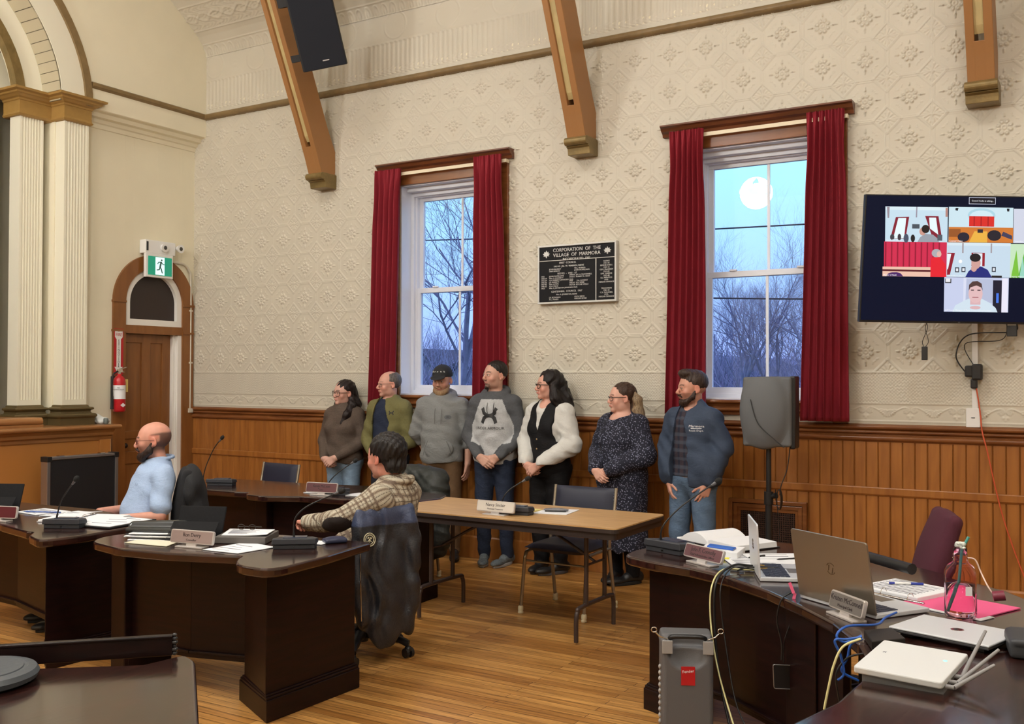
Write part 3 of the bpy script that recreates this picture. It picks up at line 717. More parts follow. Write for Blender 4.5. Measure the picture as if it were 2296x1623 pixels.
# ------------------------------------------------------------------ solid modelling by distance fields (for cloth, people, cushions)
class SDF:
    def __init__(s, lo, hi, h):
        s.h = h; s.lo = np.array(lo, float); n = np.ceil((np.array(hi)-s.lo)/h).astype(int)+1
        s.n = n; s.D = np.full(tuple(n), .2, np.float32)
    def sub(s, c, ext):
        a = np.maximum(((np.array(c)-ext-s.lo)/s.h).astype(int), 0); b = np.minimum(np.ceil((np.array(c)+ext-s.lo)/s.h).astype(int)+1, s.n)
        if (b <= a).any(): return None
        g = [s.lo[i]+np.arange(a[i], b[i])*s.h for i in range(3)]
        P = np.stack(np.meshgrid(*g, indexing='ij'), -1).astype(np.float32)
        return (slice(a[0], b[0]), slice(a[1], b[1]), slice(a[2], b[2])), P
    def comb(s, sl, d, k, op):
        A = s.D[sl]
        if op == 'u':
            if k > 0: hh = np.clip(.5+.5*(A-d)/k, 0, 1); s.D[sl] = A*(1-hh)+d*hh-k*hh*(1-hh)
            else: s.D[sl] = np.minimum(A, d)
        elif op == 's':
            if k > 0: hh = np.clip(.5-.5*(A+d)/k, 0, 1); s.D[sl] = A*(1-hh)+(-d)*hh+k*hh*(1-hh)
            else: s.D[sl] = np.maximum(A, -d)
        elif op == 'i': s.D[sl] = np.maximum(A, d)
    def ell(s, c, r, R=None, k=.02, op='u', infl=0):
        c = np.array(c, float); r = np.array(r, float)+infl; m = r.max()+k+3*s.h+.02
        q = s.sub(c, np.full(3, m))
        if q is None: return s
        sl, P = q; d = P-c.astype(np.float32)
        if R is not None: d = d @ np.array(R, np.float32)
        q1 = np.sqrt(((d/r)**2).sum(-1)); q2 = np.sqrt(((d/(r*r))**2).sum(-1))
        s.comb(sl, q1*(q1-1)/np.maximum(q2, 1e-6), k, op); return s
    def cap(s, a, b, ra, rb=None, k=.02, op='u', infl=0):
        rb = ra if rb is None else rb; ra += infl; rb += infl
        a = np.array(a, float); b = np.array(b, float); c = (a+b)/2; m = np.abs(b-a)/2+max(ra, rb)+k+3*s.h+.01
        q = s.sub(c, m)
        if q is None: return s
        sl, P = q; ba = b-a; t = np.clip(((P-a.astype(np.float32)) @ ba.astype(np.float32))/max(ba @ ba, 1e-9), 0, 1)
        d = np.sqrt((((P-a.astype(np.float32))-t[..., None]*ba.astype(np.float32))**2).sum(-1))-(ra+(rb-ra)*t)
        s.comb(sl, d, k, op); return s
    def chain(s, pts, rs, k=.02, op='u', infl=0):
        for i in range(len(pts)-1): s.cap(pts[i], pts[i+1], rs[i], rs[i+1], k, op, infl)
        return s
    def box(s, c, hx, R=None, r=.005, k=0, op='u'):
        c = np.array(c, float); hx = np.array(hx, float); m = np.sqrt((hx**2).sum())+k+.02
        q = s.sub(c, np.full(3, m))
        if q is None: return s
        sl, P = q; d = P-c.astype(np.float32)
        if R is not None: d = d @ np.array(R, np.float32)
        w = np.abs(d)-(hx-r)
        dd = np.sqrt((np.maximum(w, 0)**2).sum(-1))+np.minimum(w.max(-1), 0)-r
        s.comb(sl, dd, k, op); return s
    def fn(s, f, k=0, op='s'):
        g = [s.lo[i]+np.arange(s.n[i])*s.h for i in range(3)]
        P = np.stack(np.meshgrid(*g, indexing='ij'), -1).astype(np.float32)
        s.comb((slice(None),)*3, f(P), k, op); return s
    def warp(s, f):
        g = [s.lo[i]+np.arange(s.n[i])*s.h for i in range(3)]
        P = np.stack(np.meshgrid(*g, indexing='ij'), -1).astype(np.float32)
        s.D += f(P).astype(np.float32); return s
    def mesh(s):
        D = s.D.copy(); D[0], D[-1] = .1, .1; D[:, 0], D[:, -1] = .1, .1; D[:, :, 0], D[:, :, -1] = .1, .1
        S = D < 0; n = np.array(D.shape)
        cnt = np.zeros(tuple(n-1), np.int8)
        for i in (0, 1):
            for j in (0, 1):
                for k in (0, 1): cnt += S[i:n[0]-1+i, j:n[1]-1+j, k:n[2]-1+k]
        act = (cnt > 0) & (cnt < 8); ids = np.full(act.shape, -1, np.int64); A = np.argwhere(act); ids[act] = np.arange(len(A))
        pos = np.zeros((len(A), 3)); w = np.zeros(len(A)); x, y, z = A.T
        cor = [(0,0,0),(1,0,0),(0,1,0),(1,1,0),(0,0,1),(1,0,1),(0,1,1),(1,1,1)]
        V = [D[x+c[0], y+c[1], z+c[2]] for c in cor]
        for a in range(8):
            for b in range(a+1, 8):
                df = [cor[b][i]-cor[a][i] for i in range(3)]
                if sum(abs(v) for v in df) != 1: continue
                m = (V[a] < 0) != (V[b] < 0); t = np.where(m, V[a]/np.where(m, V[a]-V[b], 1), 0)
                for i in range(3): pos[:, i] += m*(cor[a][i]+df[i]*t)
                w += m
        co = s.lo+(A+pos/np.maximum(w, 1)[:, None])*s.h
        Q = []
        for ax in range(3):
            a0 = [slice(None)]*3; a1 = [slice(None)]*3; a0[ax] = slice(0, -1); a1[ax] = slice(1, None)
            s0 = S[tuple(a0)]; s1 = S[tuple(a1)]; E = np.argwhere(s0 != s1)
            o = [i for i in range(3) if i != ax]
            E = E[(E[:, o[0]] > 0) & (E[:, o[1]] > 0) & (E[:, o[0]] < n[o[0]]-1) & (E[:, o[1]] < n[o[1]]-1)]
            def idx(du, dv):
                F = E.copy(); F[:, o[0]] -= du; F[:, o[1]] -= dv; return ids[F[:, 0], F[:, 1], F[:, 2]]
            q = np.stack([idx(1, 1), idx(0, 1), idx(0, 0), idx(1, 0)], -1)
            fl = s0[E[:, 0], E[:, 1], E[:, 2]]
            if ax == 1: fl = ~fl
            q[~fl] = q[~fl][:, ::-1]; Q.append(q)
        return co, np.concatenate(Q)
    def build(s, name, m, parent=None, col=None, smooth=0):
        co, q = s.mesh()
        o = np_mesh(name, co, q, m, parent)
        if col is not None:
            n = len(o.data.vertices); c = np.zeros(n*3, np.float32); o.data.vertices.foreach_get('co', c)
            at = o.data.color_attributes.new('Col', 'FLOAT_COLOR', 'POINT'); C = np.ones((n, 4), np.float32); C[:, :3] = col(c.reshape(-1, 3)); at.data.foreach_set('color', C.ravel())
        if smooth:
            md = o.modifiers.new('smooth', 'SMOOTH'); md.factor = .5; md.iterations = smooth
        return o
def folds(P, amp, fx=0, fy=0, fz=30, w=4, seed=0):
    x, y, z = P[..., 0], P[..., 1], P[..., 2]
    a = np.sin(w*1.7*x+seed)*1.6+np.sin(w*1.3*y+seed*2)*1.3+np.sin(w*2.1*z+seed*3)*1.1
    b = np.sin(w*2.3*y+seed*1.1+a*.5)
    return amp*(np.sin(fx*x+fy*y+fz*z+a*2.0)*(.6+.4*b)+.5*np.sin(1.9*(fx*x+fz*z)-a*1.5+1.3*fy*y))
def vc_mat(name, rough=.6, bump=0, bscale=300, spec=.5, sss=0, sheen=0):
    m = mat(name, (1, 1, 1), rough, bump=bump, bscale=bscale, spec=spec); t = m.node_tree; b = t.nodes['Principled BSDF']
    a = t.nodes.new('ShaderNodeVertexColor'); a.layer_name = 'Col'; t.links.new(a.outputs[0], b.inputs['Base Color'])
    if sss: b.inputs['Subsurface Weight'].default_value = sss; b.inputs['Subsurface Radius'].default_value = (.02, .008, .005); b.inputs['Subsurface Scale'].default_value = .3
    if sheen: b.inputs['Sheen Weight'].default_value = sheen
    return m
# ------------------------------------------------------------------ things on the walls
M_BLACK = mat('black plastic', (.010, .010, .011), .42)
M_BLACKM = mat('matt black', (.012, .012, .013), .7)
M_PLATEW = mat('white plastic', srgb(226, 226, 224), .4)
M_SILVER = mat('brushed aluminium', srgb(176, 176, 178), .32, metal=.9)
M_CHROME = mat('chrome', srgb(200, 196, 190), .12, metal=1)
M_RED = mat('red paint', srgb(180, 24, 34), .3)
M_PAPER = mat('white paper', srgb(226, 228, 232), .7)
M_INK = mat('dark ink', (.02, .02, .025), .6)

# cast plaque
t = thing('plaque', 'black cast plaque with silver rim and raised lettering between the windows', 'plaque', (4.782, -.03, 2.518))
pw, ph = .375, .252
q = MB(); q.box(-pw+.012, pw-.012, -.012, .022, -ph+.012, ph-.012); q.build('panel', mat('black plaque enamel', (.010, .010, .012), .55, spec=.15), t)
q = MB(); q.box(-pw, pw, -.022, .025, ph-.014, ph); q.box(-pw, pw, -.022, .025, -ph, -ph+.014); q.box(-pw, -pw+.014, -.022, .025, -ph, ph); q.box(pw-.014, pw, -.022, .025, -ph, ph)
M_CAST = mat('cast silver lettering', srgb(196, 196, 192), .4, metal=.3)
q.box(-pw, pw, -.018, 0, ph-.137, ph-.131); q.box(.183, .189, -.018, 0, -ph, ph-.133)
q.build('rim', M_CAST, t, bevel=.002)
def ptext(s, x, z, size, al='CENTER', sx=1.0): return text('lettering', s, size, M_CAST, t, (x, -.0125, z), (pi/2, 0, 0), al, .003, sx)
ptext('CORPORATION  OF  THE', .0, .205, .043, sx=.93); ptext('VILLAGE  OF  MARMORA', .0, .162, .043, sx=.95); ptext('INCORPORATED  1901', .0, .125, .026)
ptext('FIRST  COUNCIL', -.085, .095, .022); ptext('1901-02  JAS. W. WARREN, REEVE', -.075, .066, .020)
ptext('JOHN BLAKELY\nDAN BURKAT', -.265, .035, .017, 'LEFT'); ptext('Wm. HUBBELL\nJOHN McWILLIAMS', -.02, .035, .017, 'LEFT')
ptext('REEVES  -  1903 - 67', -.09, .004, .022)
ptext('1903\n1904-14\n1915-24\n1925-26\n1927-45\n1946-52\n1953-', -.345, -.068, .017, 'LEFT')
ptext('JOHN McWILLIAMS\nWm. H. BONNETT\nG.S. HUBBERT (WARDEN 1916)\nJ.H. BARRETT\nWm. LOWN\nV.R. LYNCH\nWm. S. JOHNSTON (WARDEN 1967)', -.265, -.068, .017, 'LEFT')
ptext('1904-05  JAS. A. McDONNELL\n1910-11  ROBERT D. GRAY\n\n1938        Z.A. ACKERET\n1946-47  R.A. WEBB\n1957-58  RITCHIE WELLS', -.07, -.055, .017, 'LEFT')
ptext('CENTENNIAL  COUNCIL  1967', -.095, -.150, .022); ptext('Wm. A. JOHNSTON, REEVE', -.095, -.176, .017)
ptext('J.B. REYNOLDS\nA.C. FRASER', -.265, -.208, .017, 'LEFT'); ptext('CECIL SMITH\nWILLIAM BONE', -.02, -.208, .017, 'LEFT')
ptext('CLERKS\n1901-06\nBENNIS SHIELL\n1907-12\nGEO. McQUEEN\n1913-22\nB.W. GARENE\n1923-48\nE.L. PRENTICE\n1949-\nMERDIN SWANGE', .282, .0, .0175); ptext('TREASURERS\n1901-43\nC.R. McDANIEL\n1919-\nMERDIN SWANGE', .282, -.175, .0175)
for sx_ in (-1, 1):      # maple leaves
    q = MB(); base = [(0, .036), (.008, .018), (.022, .024), (.02, .010), (.036, .006), (.024, -.006), (.028, -.018), (.008, -.014), (.003, -.032)]
    pts = base+[(-x, z) for x, z in reversed(base[1:])]
    q.prism([(x*.95+sx_*.292, z*.95+.175) for x, z in pts], -.018, -.012, 'y'); q.build('maple_leaf', M_CAST, t)

# television on a swivel arm, tilted down
dep = 6.45
def atd(x, y, d): return CAM+(_f+_r*((x-1148)/FPX)-_u*((y-811.5)/FPX))*d
TVW, TVH = 1.45, .83
bl = atd(1927, 722, 6.50); rt = _r.copy(); rt.z = 0; rt = (rt+Vector((0, 0, -.012))).normalized()
nrm = Vector((-rt.y, rt.x, 0))                       # points into the wall
up = (Vector((0, 0, 1))*cos(radians(7))-nrm*sin(radians(7))+rt*.012).normalized()
M = Matrix((rt, nrm*cos(radians(7))+Vector((0, 0, 1))*sin(radians(7)), up)).transposed().to_4x4(); M.translation = bl
t = bpy.data.objects.new('television', None); COL.objects.link(t); t.matrix_world = M
tag(t, 'large black wall television showing a grid of video call pictures', 'television')
q = MB(); q.box(0, TVW, .004, .045, 0, TVH); q.box(.2, TVW-.2, .045, .075, .1, TVH-.2); q.build('case', M_BLACK, t, bevel=.004)
q = MB(); q.box(.008, TVW-.008, -.0, .005, .014, TVH-.008); q.build('screen', mat('lit black screen', (.002, .003, .008), .35, spec=.12, emit=(.003, .005, .018), estr=1), t)
def em(name, c, s=1): return mat('screen '+name, (0, 0, 0), .5, emit=srgb(*c), estr=s)
def zx(px): return (px-165)/(1785-165)*1.2+.0      # from the close-up's pixels to metres across the screen
SC_ = TVH/(1455-165)
def S_(x, y): return ((x-175+.045*(y-165))*SC_+.0, TVH-(y-165)*SC_)
def flat(name, pts, c, lay, par, s=1):
    q = MB(); v = [(*[S_(x, y)[0]], -.0012-.0006*lay, S_(x, y)[1]) for x, y in pts]; q.add(v, [tuple(range(len(v)))]); return q.build(name, em('%d %d %d' % c, c, s), par)
def rect(x0, y0, x1, y1): return [(x0, y1), (x1, y1), (x1, y0), (x0, y0)]
def tile_pic(nm, x0, y0, x1, y1, bg, items):
    f = flat(nm, rect(x0, y0, x1, y1), bg, 0, t)
    for k, (c, pts) in enumerate(items): flat('picture_shape', pts, c, 1+k*.4, f)
    return f
def blob(cx_, cy_, rx, ry, n=18): return [(cx_+rx*cos(2*pi*i/n), cy_+ry*sin(2*pi*i/n)) for i in range(n)]
tile_pic('video_tile', 370, 285, 1000, 635, (196, 220, 234), [
    ((214, 232, 240), rect(370, 285, 1000, 318)), ((150, 140, 150), [(385, 290), (412, 290), (408, 400), (392, 400)]), ((150, 145, 160), [(680, 285), (692, 285), (690, 390), (676, 390)]), ((180, 130, 120), rect(976, 290, 998, 380)),
    ((130, 26, 48), [(475, 390), (610, 385), (575, 605), (420, 610)]), ((228, 244, 250), [(500, 400), (580, 398), (560, 600), (450, 605)]), ((130, 26, 48), [(770, 375), (905, 375), (945, 610), (850, 600)]), ((228, 244, 250), [(810, 390), (880, 390), (905, 560), (820, 500)]),
    ((70, 80, 90), rect(640, 458, 715, 502)), ((60, 60, 70), blob(440, 590, 22, 30)), ((60, 50, 60), blob(512, 590, 18, 34)), ((70, 80, 100), blob(580, 600, 26, 45)), ((20, 20, 26), blob(648, 600, 22, 38)),
    ((150, 156, 166), [(695, 635), (720, 590), (770, 552), (850, 560), (900, 600), (915, 635)]), ((200, 150, 136), blob(745, 530, 32, 40)), ((24, 20, 24), blob(775, 505, 40, 42)), ((80, 90, 100), rect(895, 560, 945, 620))])
tile_pic('video_tile', 360, 635, 995, 985, (206, 40, 78), [((150, 16, 50), rect(360+60*i+10, 640, 360+60*i+24, 885)) for i in range(10)]+[
    ((232, 190, 170), rect(345, 888, 840, 985)), ((92, 30, 40), rect(345, 915, 840, 935)), ((70, 30, 100), [(385, 984), (400, 958), (440, 944), (490, 942), (530, 955), (555, 984)]), ((226, 30, 48), [(830, 985), (832, 800), (870, 780), (930, 790), (985, 860), (990, 985)]), ((170, 170, 176), blob(888, 745, 48, 42)), ((222, 180, 168), blob(915, 755, 24, 30))])
tile_pic('video_tile', 1010, 280, 1660, 632, (202, 226, 236), [
    ((170, 210, 224), blob(1340, 360, 140, 70)), ((206, 230, 240), blob(1340, 370, 118, 58)), ((214, 44, 40), rect(1215, 370, 1468, 472)), ((170, 24, 30), rect(1260, 372, 1272, 470)), ((170, 24, 30), rect(1330, 372, 1342, 470)), ((170, 24, 30), rect(1400, 372, 1412, 470)),
    ((206, 120, 50), rect(1010, 480, 1660, 632)), ((232, 176, 70), [(1215, 632), (1270, 520), (1400, 520), (1400, 632)]), ((150, 84, 40), rect(1010, 500, 1130, 580)), ((30, 30, 50), blob(1160, 580, 60, 48)), ((30, 30, 44), blob(1470, 560, 70, 54)), ((40, 36, 50), rect(1300, 500, 1355, 535)), ((60, 60, 90), [(1560, 520), (1650, 560), (1650, 600), (1540, 560)]),
    ((20, 24, 34), [(1075, 290), (1105, 290), (1095, 320), (1072, 312)]), ((20, 24, 34), [(1590, 290), (1618, 290), (1615, 318), (1595, 318)])])
tile_pic('video_tile', 995, 635, 1640, 982, (196, 216, 232), [
    ((212, 228, 238), rect(1000, 635, 1640, 665)), ((160, 150, 156), rect(1150, 640, 1165, 740)), ((160, 150, 156), rect(1438, 640, 1452, 735)), ((140, 22, 46), [(1000, 740), (1078, 740), (1030, 960), (1000, 965)]), ((232, 240, 246), [(1000, 750), (1040, 750), (1010, 900), (1000, 910)]), ((150, 26, 44), rect(1245, 735, 1380, 870)), ((226, 234, 242), rect(1262, 740, 1355, 870)),
    ((60, 66, 80), rect(1080, 885, 1122, 935)), ((226, 230, 236), rect(1090, 895, 1112, 925)), ((60, 66, 80), rect(1145, 882, 1186, 932)), ((226, 230, 236), rect(1154, 892, 1177, 922)), ((60, 66, 80), rect(1452, 876, 1494, 926)), ((226, 230, 236), rect(1462, 886, 1484, 916)), ((246, 246, 246), blob(1133, 825, 18, 18)),
    ((28, 40, 120), [(1185, 982), (1215, 925), (1250, 895), (1340, 872), (1410, 905), (1455, 982)]), ((206, 158, 150), blob(1290, 840, 48, 60)), ((206, 158, 150), blob(1270, 895, 30, 32)), ((24, 22, 30), blob(1282, 785, 56, 42)), ((30, 30, 36), rect(1450, 962, 1555, 982))])
tile_pic('video_tile', 975, 985, 1630, 1335, (196, 204, 232), [
    ((214, 218, 238), [(1170, 985), (1200, 985), (1190, 1240), (1170, 1240)]), ((180, 188, 214), [(1200, 1000), (1470, 1000), (1470, 1240), (1195, 1240)]), ((16, 20, 44), rect(1470, 1010, 1560, 1335)), ((70, 120, 230), rect(1505, 1140, 1530, 1240)), ((230, 228, 244), rect(1560, 990, 1622, 1335)), ((50, 54, 60), rect(982, 1000, 1045, 1045)), ((230, 230, 236), rect(988, 1000, 1035, 1035)),
    ((206, 222, 234), [(1060, 1335), (1090, 1270), (1190, 1215), (1240, 1195), (1350, 1195), (1440, 1240), (1500, 1290), (1520, 1335)]), ((216, 176, 180), rect(1240, 1170, 1345, 1260)), ((216, 176, 180), blob(1292, 1290, 55, 18)), ((222, 184, 186), blob(1293, 1150, 72, 95)), ((80, 56, 56), [(1222, 1120), (1225, 1060), (1260, 1025), (1310, 1020), (1352, 1045), (1366, 1120), (1350, 1085), (1300, 1065), (1240, 1085)]), ((70, 50, 60), rect(1245, 1108, 1275, 1118)), ((70, 50, 60), rect(1310, 1108, 1342, 1118)), ((160, 90, 100), rect(1260, 1182, 1322, 1190))])
tile_pic('video_tile', 1665, 290, 2050, 632, (206, 210, 226), [])
tile_pic('video_tile', 1640, 640, 2050, 982, (196, 226, 190), [((120, 190, 60), [(1650, 982), (1700, 700), (1735, 982)]), ((90, 170, 50), [(1720, 982), (1790, 680), (1830, 982)]), ((150, 210, 190), [(1735, 982), (1765, 760), (1795, 982)])])
b_ = flat('caption_box', rect(1210, 182, 1480, 250), (200, 205, 225), 0, t); flat('caption_fill', rect(1215, 187, 1475, 245), (6, 8, 26), .6, b_)
def cap_(s, x, y, size): p = S_(x, y); text('caption', s, size, em('white text', (240, 240, 245), 1), t, (p[0], -.0045, p[1]), (pi/2, 0, 0), 'LEFT', .0002)
cap_('Council Audio is talking...', 1236, 217, .0138)
for s, x, y in (('Councillor Derry', 372, 622), ('Council Video', 1016, 620), ('Councillor', 1664, 616), ('Mayor O\'Neill', 352, 972), ('Councillor Lubert', 1000, 970), ('Deputy Mayor', 1644, 970)): cap_(s, x, y, .015)
cap_('Jeff Young, Manager of Parks & Recreation/Facilities', 985, 1320, .0145)
text('maker_mark', 'LG', .012, mat('grey mark', srgb(120, 120, 130), .5), t, (.655, .003, .008), (pi/2, 0, 0))
a0 = M @ Vector((TVW*.5, .07, TVH*.45)); q = MB(); q.box(.45, 1.0, .07, .10, .2, .6); q.build('mount_plate', M_BLACKM, t)
q = MB(); a1 = Vector((a0.x+.1, -.02, a0.z)); Mi = M.inverted(); q.tube([Mi @ a0, Mi @ a1], .03, 8); q.box(-.12, .12, -.01, .01, -.15, .15, M=Mi @ Matrix.Translation((a1.x, -.012, a1.z))); q.build('swing_arm', M_BLACKM, t)

# adapters hanging under the television
def dangling(name, label, top, bot, size, kink=0):
    t = thing(name, label, 'adapter', bot); b0 = Vector(bot)
    q = MB(); L = (Vector(top)-b0)
    for dx in (-.006, .006): q.tube(bez([Vector((dx, 0, size[2])), L*.4+Vector((dx*3+kink, 0, 0)), L*.8+Vector((-dx-kink*.5, 0, 0)), L], 8), .0022, 6)
    q.build('cable', M_BLACK, t)
    q = MB(); q.box(-size[0], size[0], -size[1], size[1], -size[2], size[2]); q.build('housing', M_BLACK, t, bevel=.004); return t
p = M @ Vector((.45, .02, .0)); dangling('power_adapter', 'small black adapter dangling on a short cable under the left part of the television', (p.x, p.y, p.z), (p.x-.015, p.y+.01, p.z-.20), (.018, .012, .045))
p = M @ Vector((1.05, .03, .0))
t = thing('extension_plug', 'black plug and cable junction hanging under the television, above the wall plate', 'plug', (7.86, -.05, 1.67))
q = MB(); q.box(-.055, -.0, -.03, .03, -.03, .05); q.box(-.01, .055, -.03, .03, -.05, .06); q.box(-.02, .025, -.018, .018, -.11, -.04); q.build('plug_body', M_BLACK, t, bevel=.012)
q = MB(); top = Vector((p.x-7.86, p.y+.05, p.z-1.67)); q.tube(bez([(-.05, 0, .0), (-.11, -.01, .12), (-.03, -.02, .26), top+Vector((-.03, .02, -.05)), top], 10), .0045, 6); q.tube(bez([(-.0, 0, .05), (-.05, -.02, .2), top+Vector((-.09, 0, -.1)), top+Vector((-.06, 0, .02))], 10), .003, 6); q.build('cable', M_BLACK, t)
q = MB(); q.box(-.03, .03, -.02, .02, -.04, .03, M=Matrix.Translation(top+Vector((-.03, 0, -.04)))); q.build('inline_box', M_BLACK, t, bevel=.003)
q = MB(); P_ = [(7.876, -.055, 1.57), (7.90, -.06, 1.40), (7.912, -.062, 1.27), (7.945, -.07, 1.13), (8.00, -.07, .86), (8.06, -.07, .62), (8.17, -.08, .30), (8.30, -.12, .03), (8.6, -.25, .006), (9.2, -.4, .006)]
q.tube(bez(P_, 10), .0048, 8); tag(q.build('power_cable', mat('orange cord', srgb(196, 84, 50), .45)), 'orange extension cord running down the wainscot right of the wall plate', 'cord')
t = thing('outlet_plate', 'white wall plate with data socket on the tin wall just above the wainscot', 'wall plate', (7.853, -.012, 1.36))
q = MB(); q.box(-.045, .045, -.022, .01, -.066, .066); q.build('cover', M_PLATEW, t, bevel=.004)
q = MB(); q.box(-.012, .012, -.0235, -.02, -.003, .003); q.build('socket', M_BLACK, t)
q = MB(); q.box(7.846, 7.884, -.028, -.0, 1.42, 2.25); tag(q.build('cable_raceway', M_PLATEW, bevel=.003), 'white vertical cable raceway rising from the wall plate to the television', 'raceway')

# ventilation grille in the wainscot
t = thing('vent_grille', 'framed brown ventilation grille low in the wainscot behind the loudspeaker stand', 'grille', (6.42, -.022, .42))
q = MB(); w_, h_ = .30, .28
for k, (a, d) in enumerate(((0, .035), (.035, .028), (.06, .018))):
    q.box(-w_+a, w_-a, -d, .0, h_-a-.03, h_-a); q.box(-w_+a, w_-a, -d, .0, -h_+a, -h_+a+.03); q.box(-w_+a, -w_+a+.03, -d, .0, -h_+a, h_-a); q.box(w_-a-.03, w_-a, -d, 0, -h_+a, h_-a)
q.build('frame', M_TRIM, t, bevel=.004)
q = MB(); q.box(-w_+.08, w_-.08, .0, .004, -h_+.08, h_-.08); q.build('backing', M_DARK, t)
q = MB()
for i in range(27): x = -w_+.085+i*(2*w_-.17)/26; q.box(x-.0022, x+.0022, -.01, -.004, -h_+.08, h_-.08)
for i in range(25): z = -h_+.085+i*(2*h_-.17)/24; q.box(-w_+.08, w_-.08, -.011, -.003, z-.0022, z+.0022)
q.build('mesh_screen', mat('dark brown grille metal', srgb(70, 46, 36), .5, metal=.3), t)

# exit sign with emergency lamps, its conduit
t = thing('exit_sign', 'green running-man exit sign with two emergency lamps, above the arched door', 'exit sign', (.09, -.52, 2.80))
q = MB(); q.box(-.085, .01, -.20, .185, .115, .255); q.build('battery_case', M_PLATEW, t, bevel=.006)
q = MB(); q.box(-.02, .02, -.20, .145, -.135, .115); q.build('sign_case', M_PLATEW, t, bevel=.005)
M_GREEN = mat('lit green panel', (0, .1, .06), .4, emit=srgb(26, 134, 104), estr=.9); M_LITW = mat('lit white panel', (.5, .6, .6), .4, emit=srgb(196, 240, 236), estr=1.0)
q = MB(); q.box(.02, .024, -.175, .125, -.11, .085); g = q.build('green_panel', M_GREEN, t)
q = MB(); q.box(.024, .0255, -.085, .03, -.105, .08); g2 = q.build('white_door', M_LITW, t)
q = MB()
def limb(pts, r):
    q.tube([(.027, a, b) for a, b in pts], r, 6, flat=(1, 1))
q.ball((.027, -.008, .052), (.004, .010, .010), 10); limb([(-.015, .035), (-.03, -.02)], .009); limb([(-.015, .032), (-.048, .028), (-.06, .008)], .0045); limb([(-.012, .03), (.008, .01), (.03, .008)], .0045); limb([(-.03, -.02), (-.04, -.05), (-.07, -.055)], .006); limb([(-.028, -.02), (-.012, -.045), (.0, -.085)], .006)
q.build('running_figure', mat('dark green figure', srgb(12, 60, 46), .5), t)
for y_, z_ in ((.02, .19), (.225, .20)):
    q = MB(); q.tube([(.0, y_, z_), (.05, y_, z_-.004)], [.03, .045], 16); q.tube([(.0, y_, z_), (-.03, y_-.03, z_+.01)], .018, 10); h_o = q.build('lamp_head', M_PLATEW, t)
    q = MB(); q.ball((.051, y_, z_-.004), (.008, .022, .022), 14); q.build('lens', mat('grey lamp lens', (.08, .08, .08), .15, metal=.5), h_o)
q = MB(); q.box(.0105, .013, -.188, -.165, .14, .235); q.build('label_plate', M_INK, t)
q = MB(); q.tube(bez([(.02, -.36, 2.86), (.02, -.24, 2.86), (.02, -.14, 2.845), (.02, -.08, 2.78), (.02, -.062, 2.70), (.02, -.06, 2.2), (.02, -.062, 1.28)], 8), .013, 8)
for z in (2.35, 1.78): q.box(.0, .03, -.085, -.035, z-.008, z+.008)
q.box(.0, .045, -.09, -.035, 1.235, 1.28)
tag(q.build('conduit_pipe', mat('cream painted conduit', srgb(206, 200, 184), .4)), 'thin cream conduit pipe curving down the corner from the exit sign', 'pipe')

# fire extinguisher and its arrow sign
t = thing('extinguisher_sign', 'red FIRE EXTINGUISHER sign with white down arrow on the door casing', 'sign', (.032, -.985, 1.88))
q = MB(); q.box(0, .003, -.055, .055, -.235, .235); q.build('plate', M_RED, t)
q = MB(); q.prism([(-.045, .225), (-.045, .15), (-.025, .125), (-.025, -.155), (-.048, -.155), (0, -.232), (.048, -.155), (.025, -.155), (.025, .125), (.045, .15), (.045, .225), (0, .203)], .003, .0045, 'x'); q.build('arrow', M_PLATEW, t)
R_ = (pi/2, 0, pi/2)
text('lettering', 'FIRE', .045, MATS['red paint'], t, (.0052, 0, .172), R_, sx=.9)
text('lettering', 'E\nX\nT\nI\nN\nG\nU\nI\nS\nH\nE\nR', .030, M_INK, t, (.0052, 0, -.02), R_, spacing=.80)
t = thing('fire_extinguisher', 'red fire extinguisher with white label hanging on the left casing of the arched door', 'fire extinguisher', (.11, -1.03, 1.27))
q = MB(); q.lathe([(.0, .0), (.045, .0), (.058, .008), (.060, .02), (.060, .30), (.054, .335), (.035, .36), (.020, .37), (.018, .385), (0, .386)], 28); q.build('cylinder', M_RED, t)
q = MB(); q.lathe([(.0608, .13), (.0608, .27)], 28); q.build('label_band', M_PAPER, t, merge=False)
text('lettering', 'FIRE\nEXTINGUISHER', .016, M_INK, t, (.045, -.043, .235), (pi/2, 0, radians(45)))
q = MB(); q.cyl((0, 0, .38), (0, 0, .42), .014); q.box(-.012, .012, -.02, .03, .40, .43); q.tube([(0, .0, .43), (0, .08, .45)], .007, 6); q.tube([(0, -.01, .415), (0, .055, .40)], .006, 6); q.build('valve', M_CHROME, t)
q = MB(); q.tube(bez([(0, -.015, .41), (0, -.075, .37), (0, -.085, .25), (.0, -.082, .16)], 10), .009, 8); q.tube([(0, -.082, .16), (0, -.084, .03)], [.012, .017], 10); q.build('hose', M_BLACK, t)
q = MB(); q.box(.0, .004, .062, .10, .20, .33); q.build('inspection_tag', mat('yellow tag', srgb(206, 184, 110), .7), t)
q = MB(); q.prism([(.0, .0), (.03, .022), (.06, 0), (.03, -.022)], .0, .003, 'x', M=Matrix.Translation((.057, -.03, .07))); q.build('diamond_mark', M_PAPER, t)
q = MB(); q.box(-.11, -.055, -.02, .02, .05, .36); q.build('wall_bracket', M_BLACK, t)

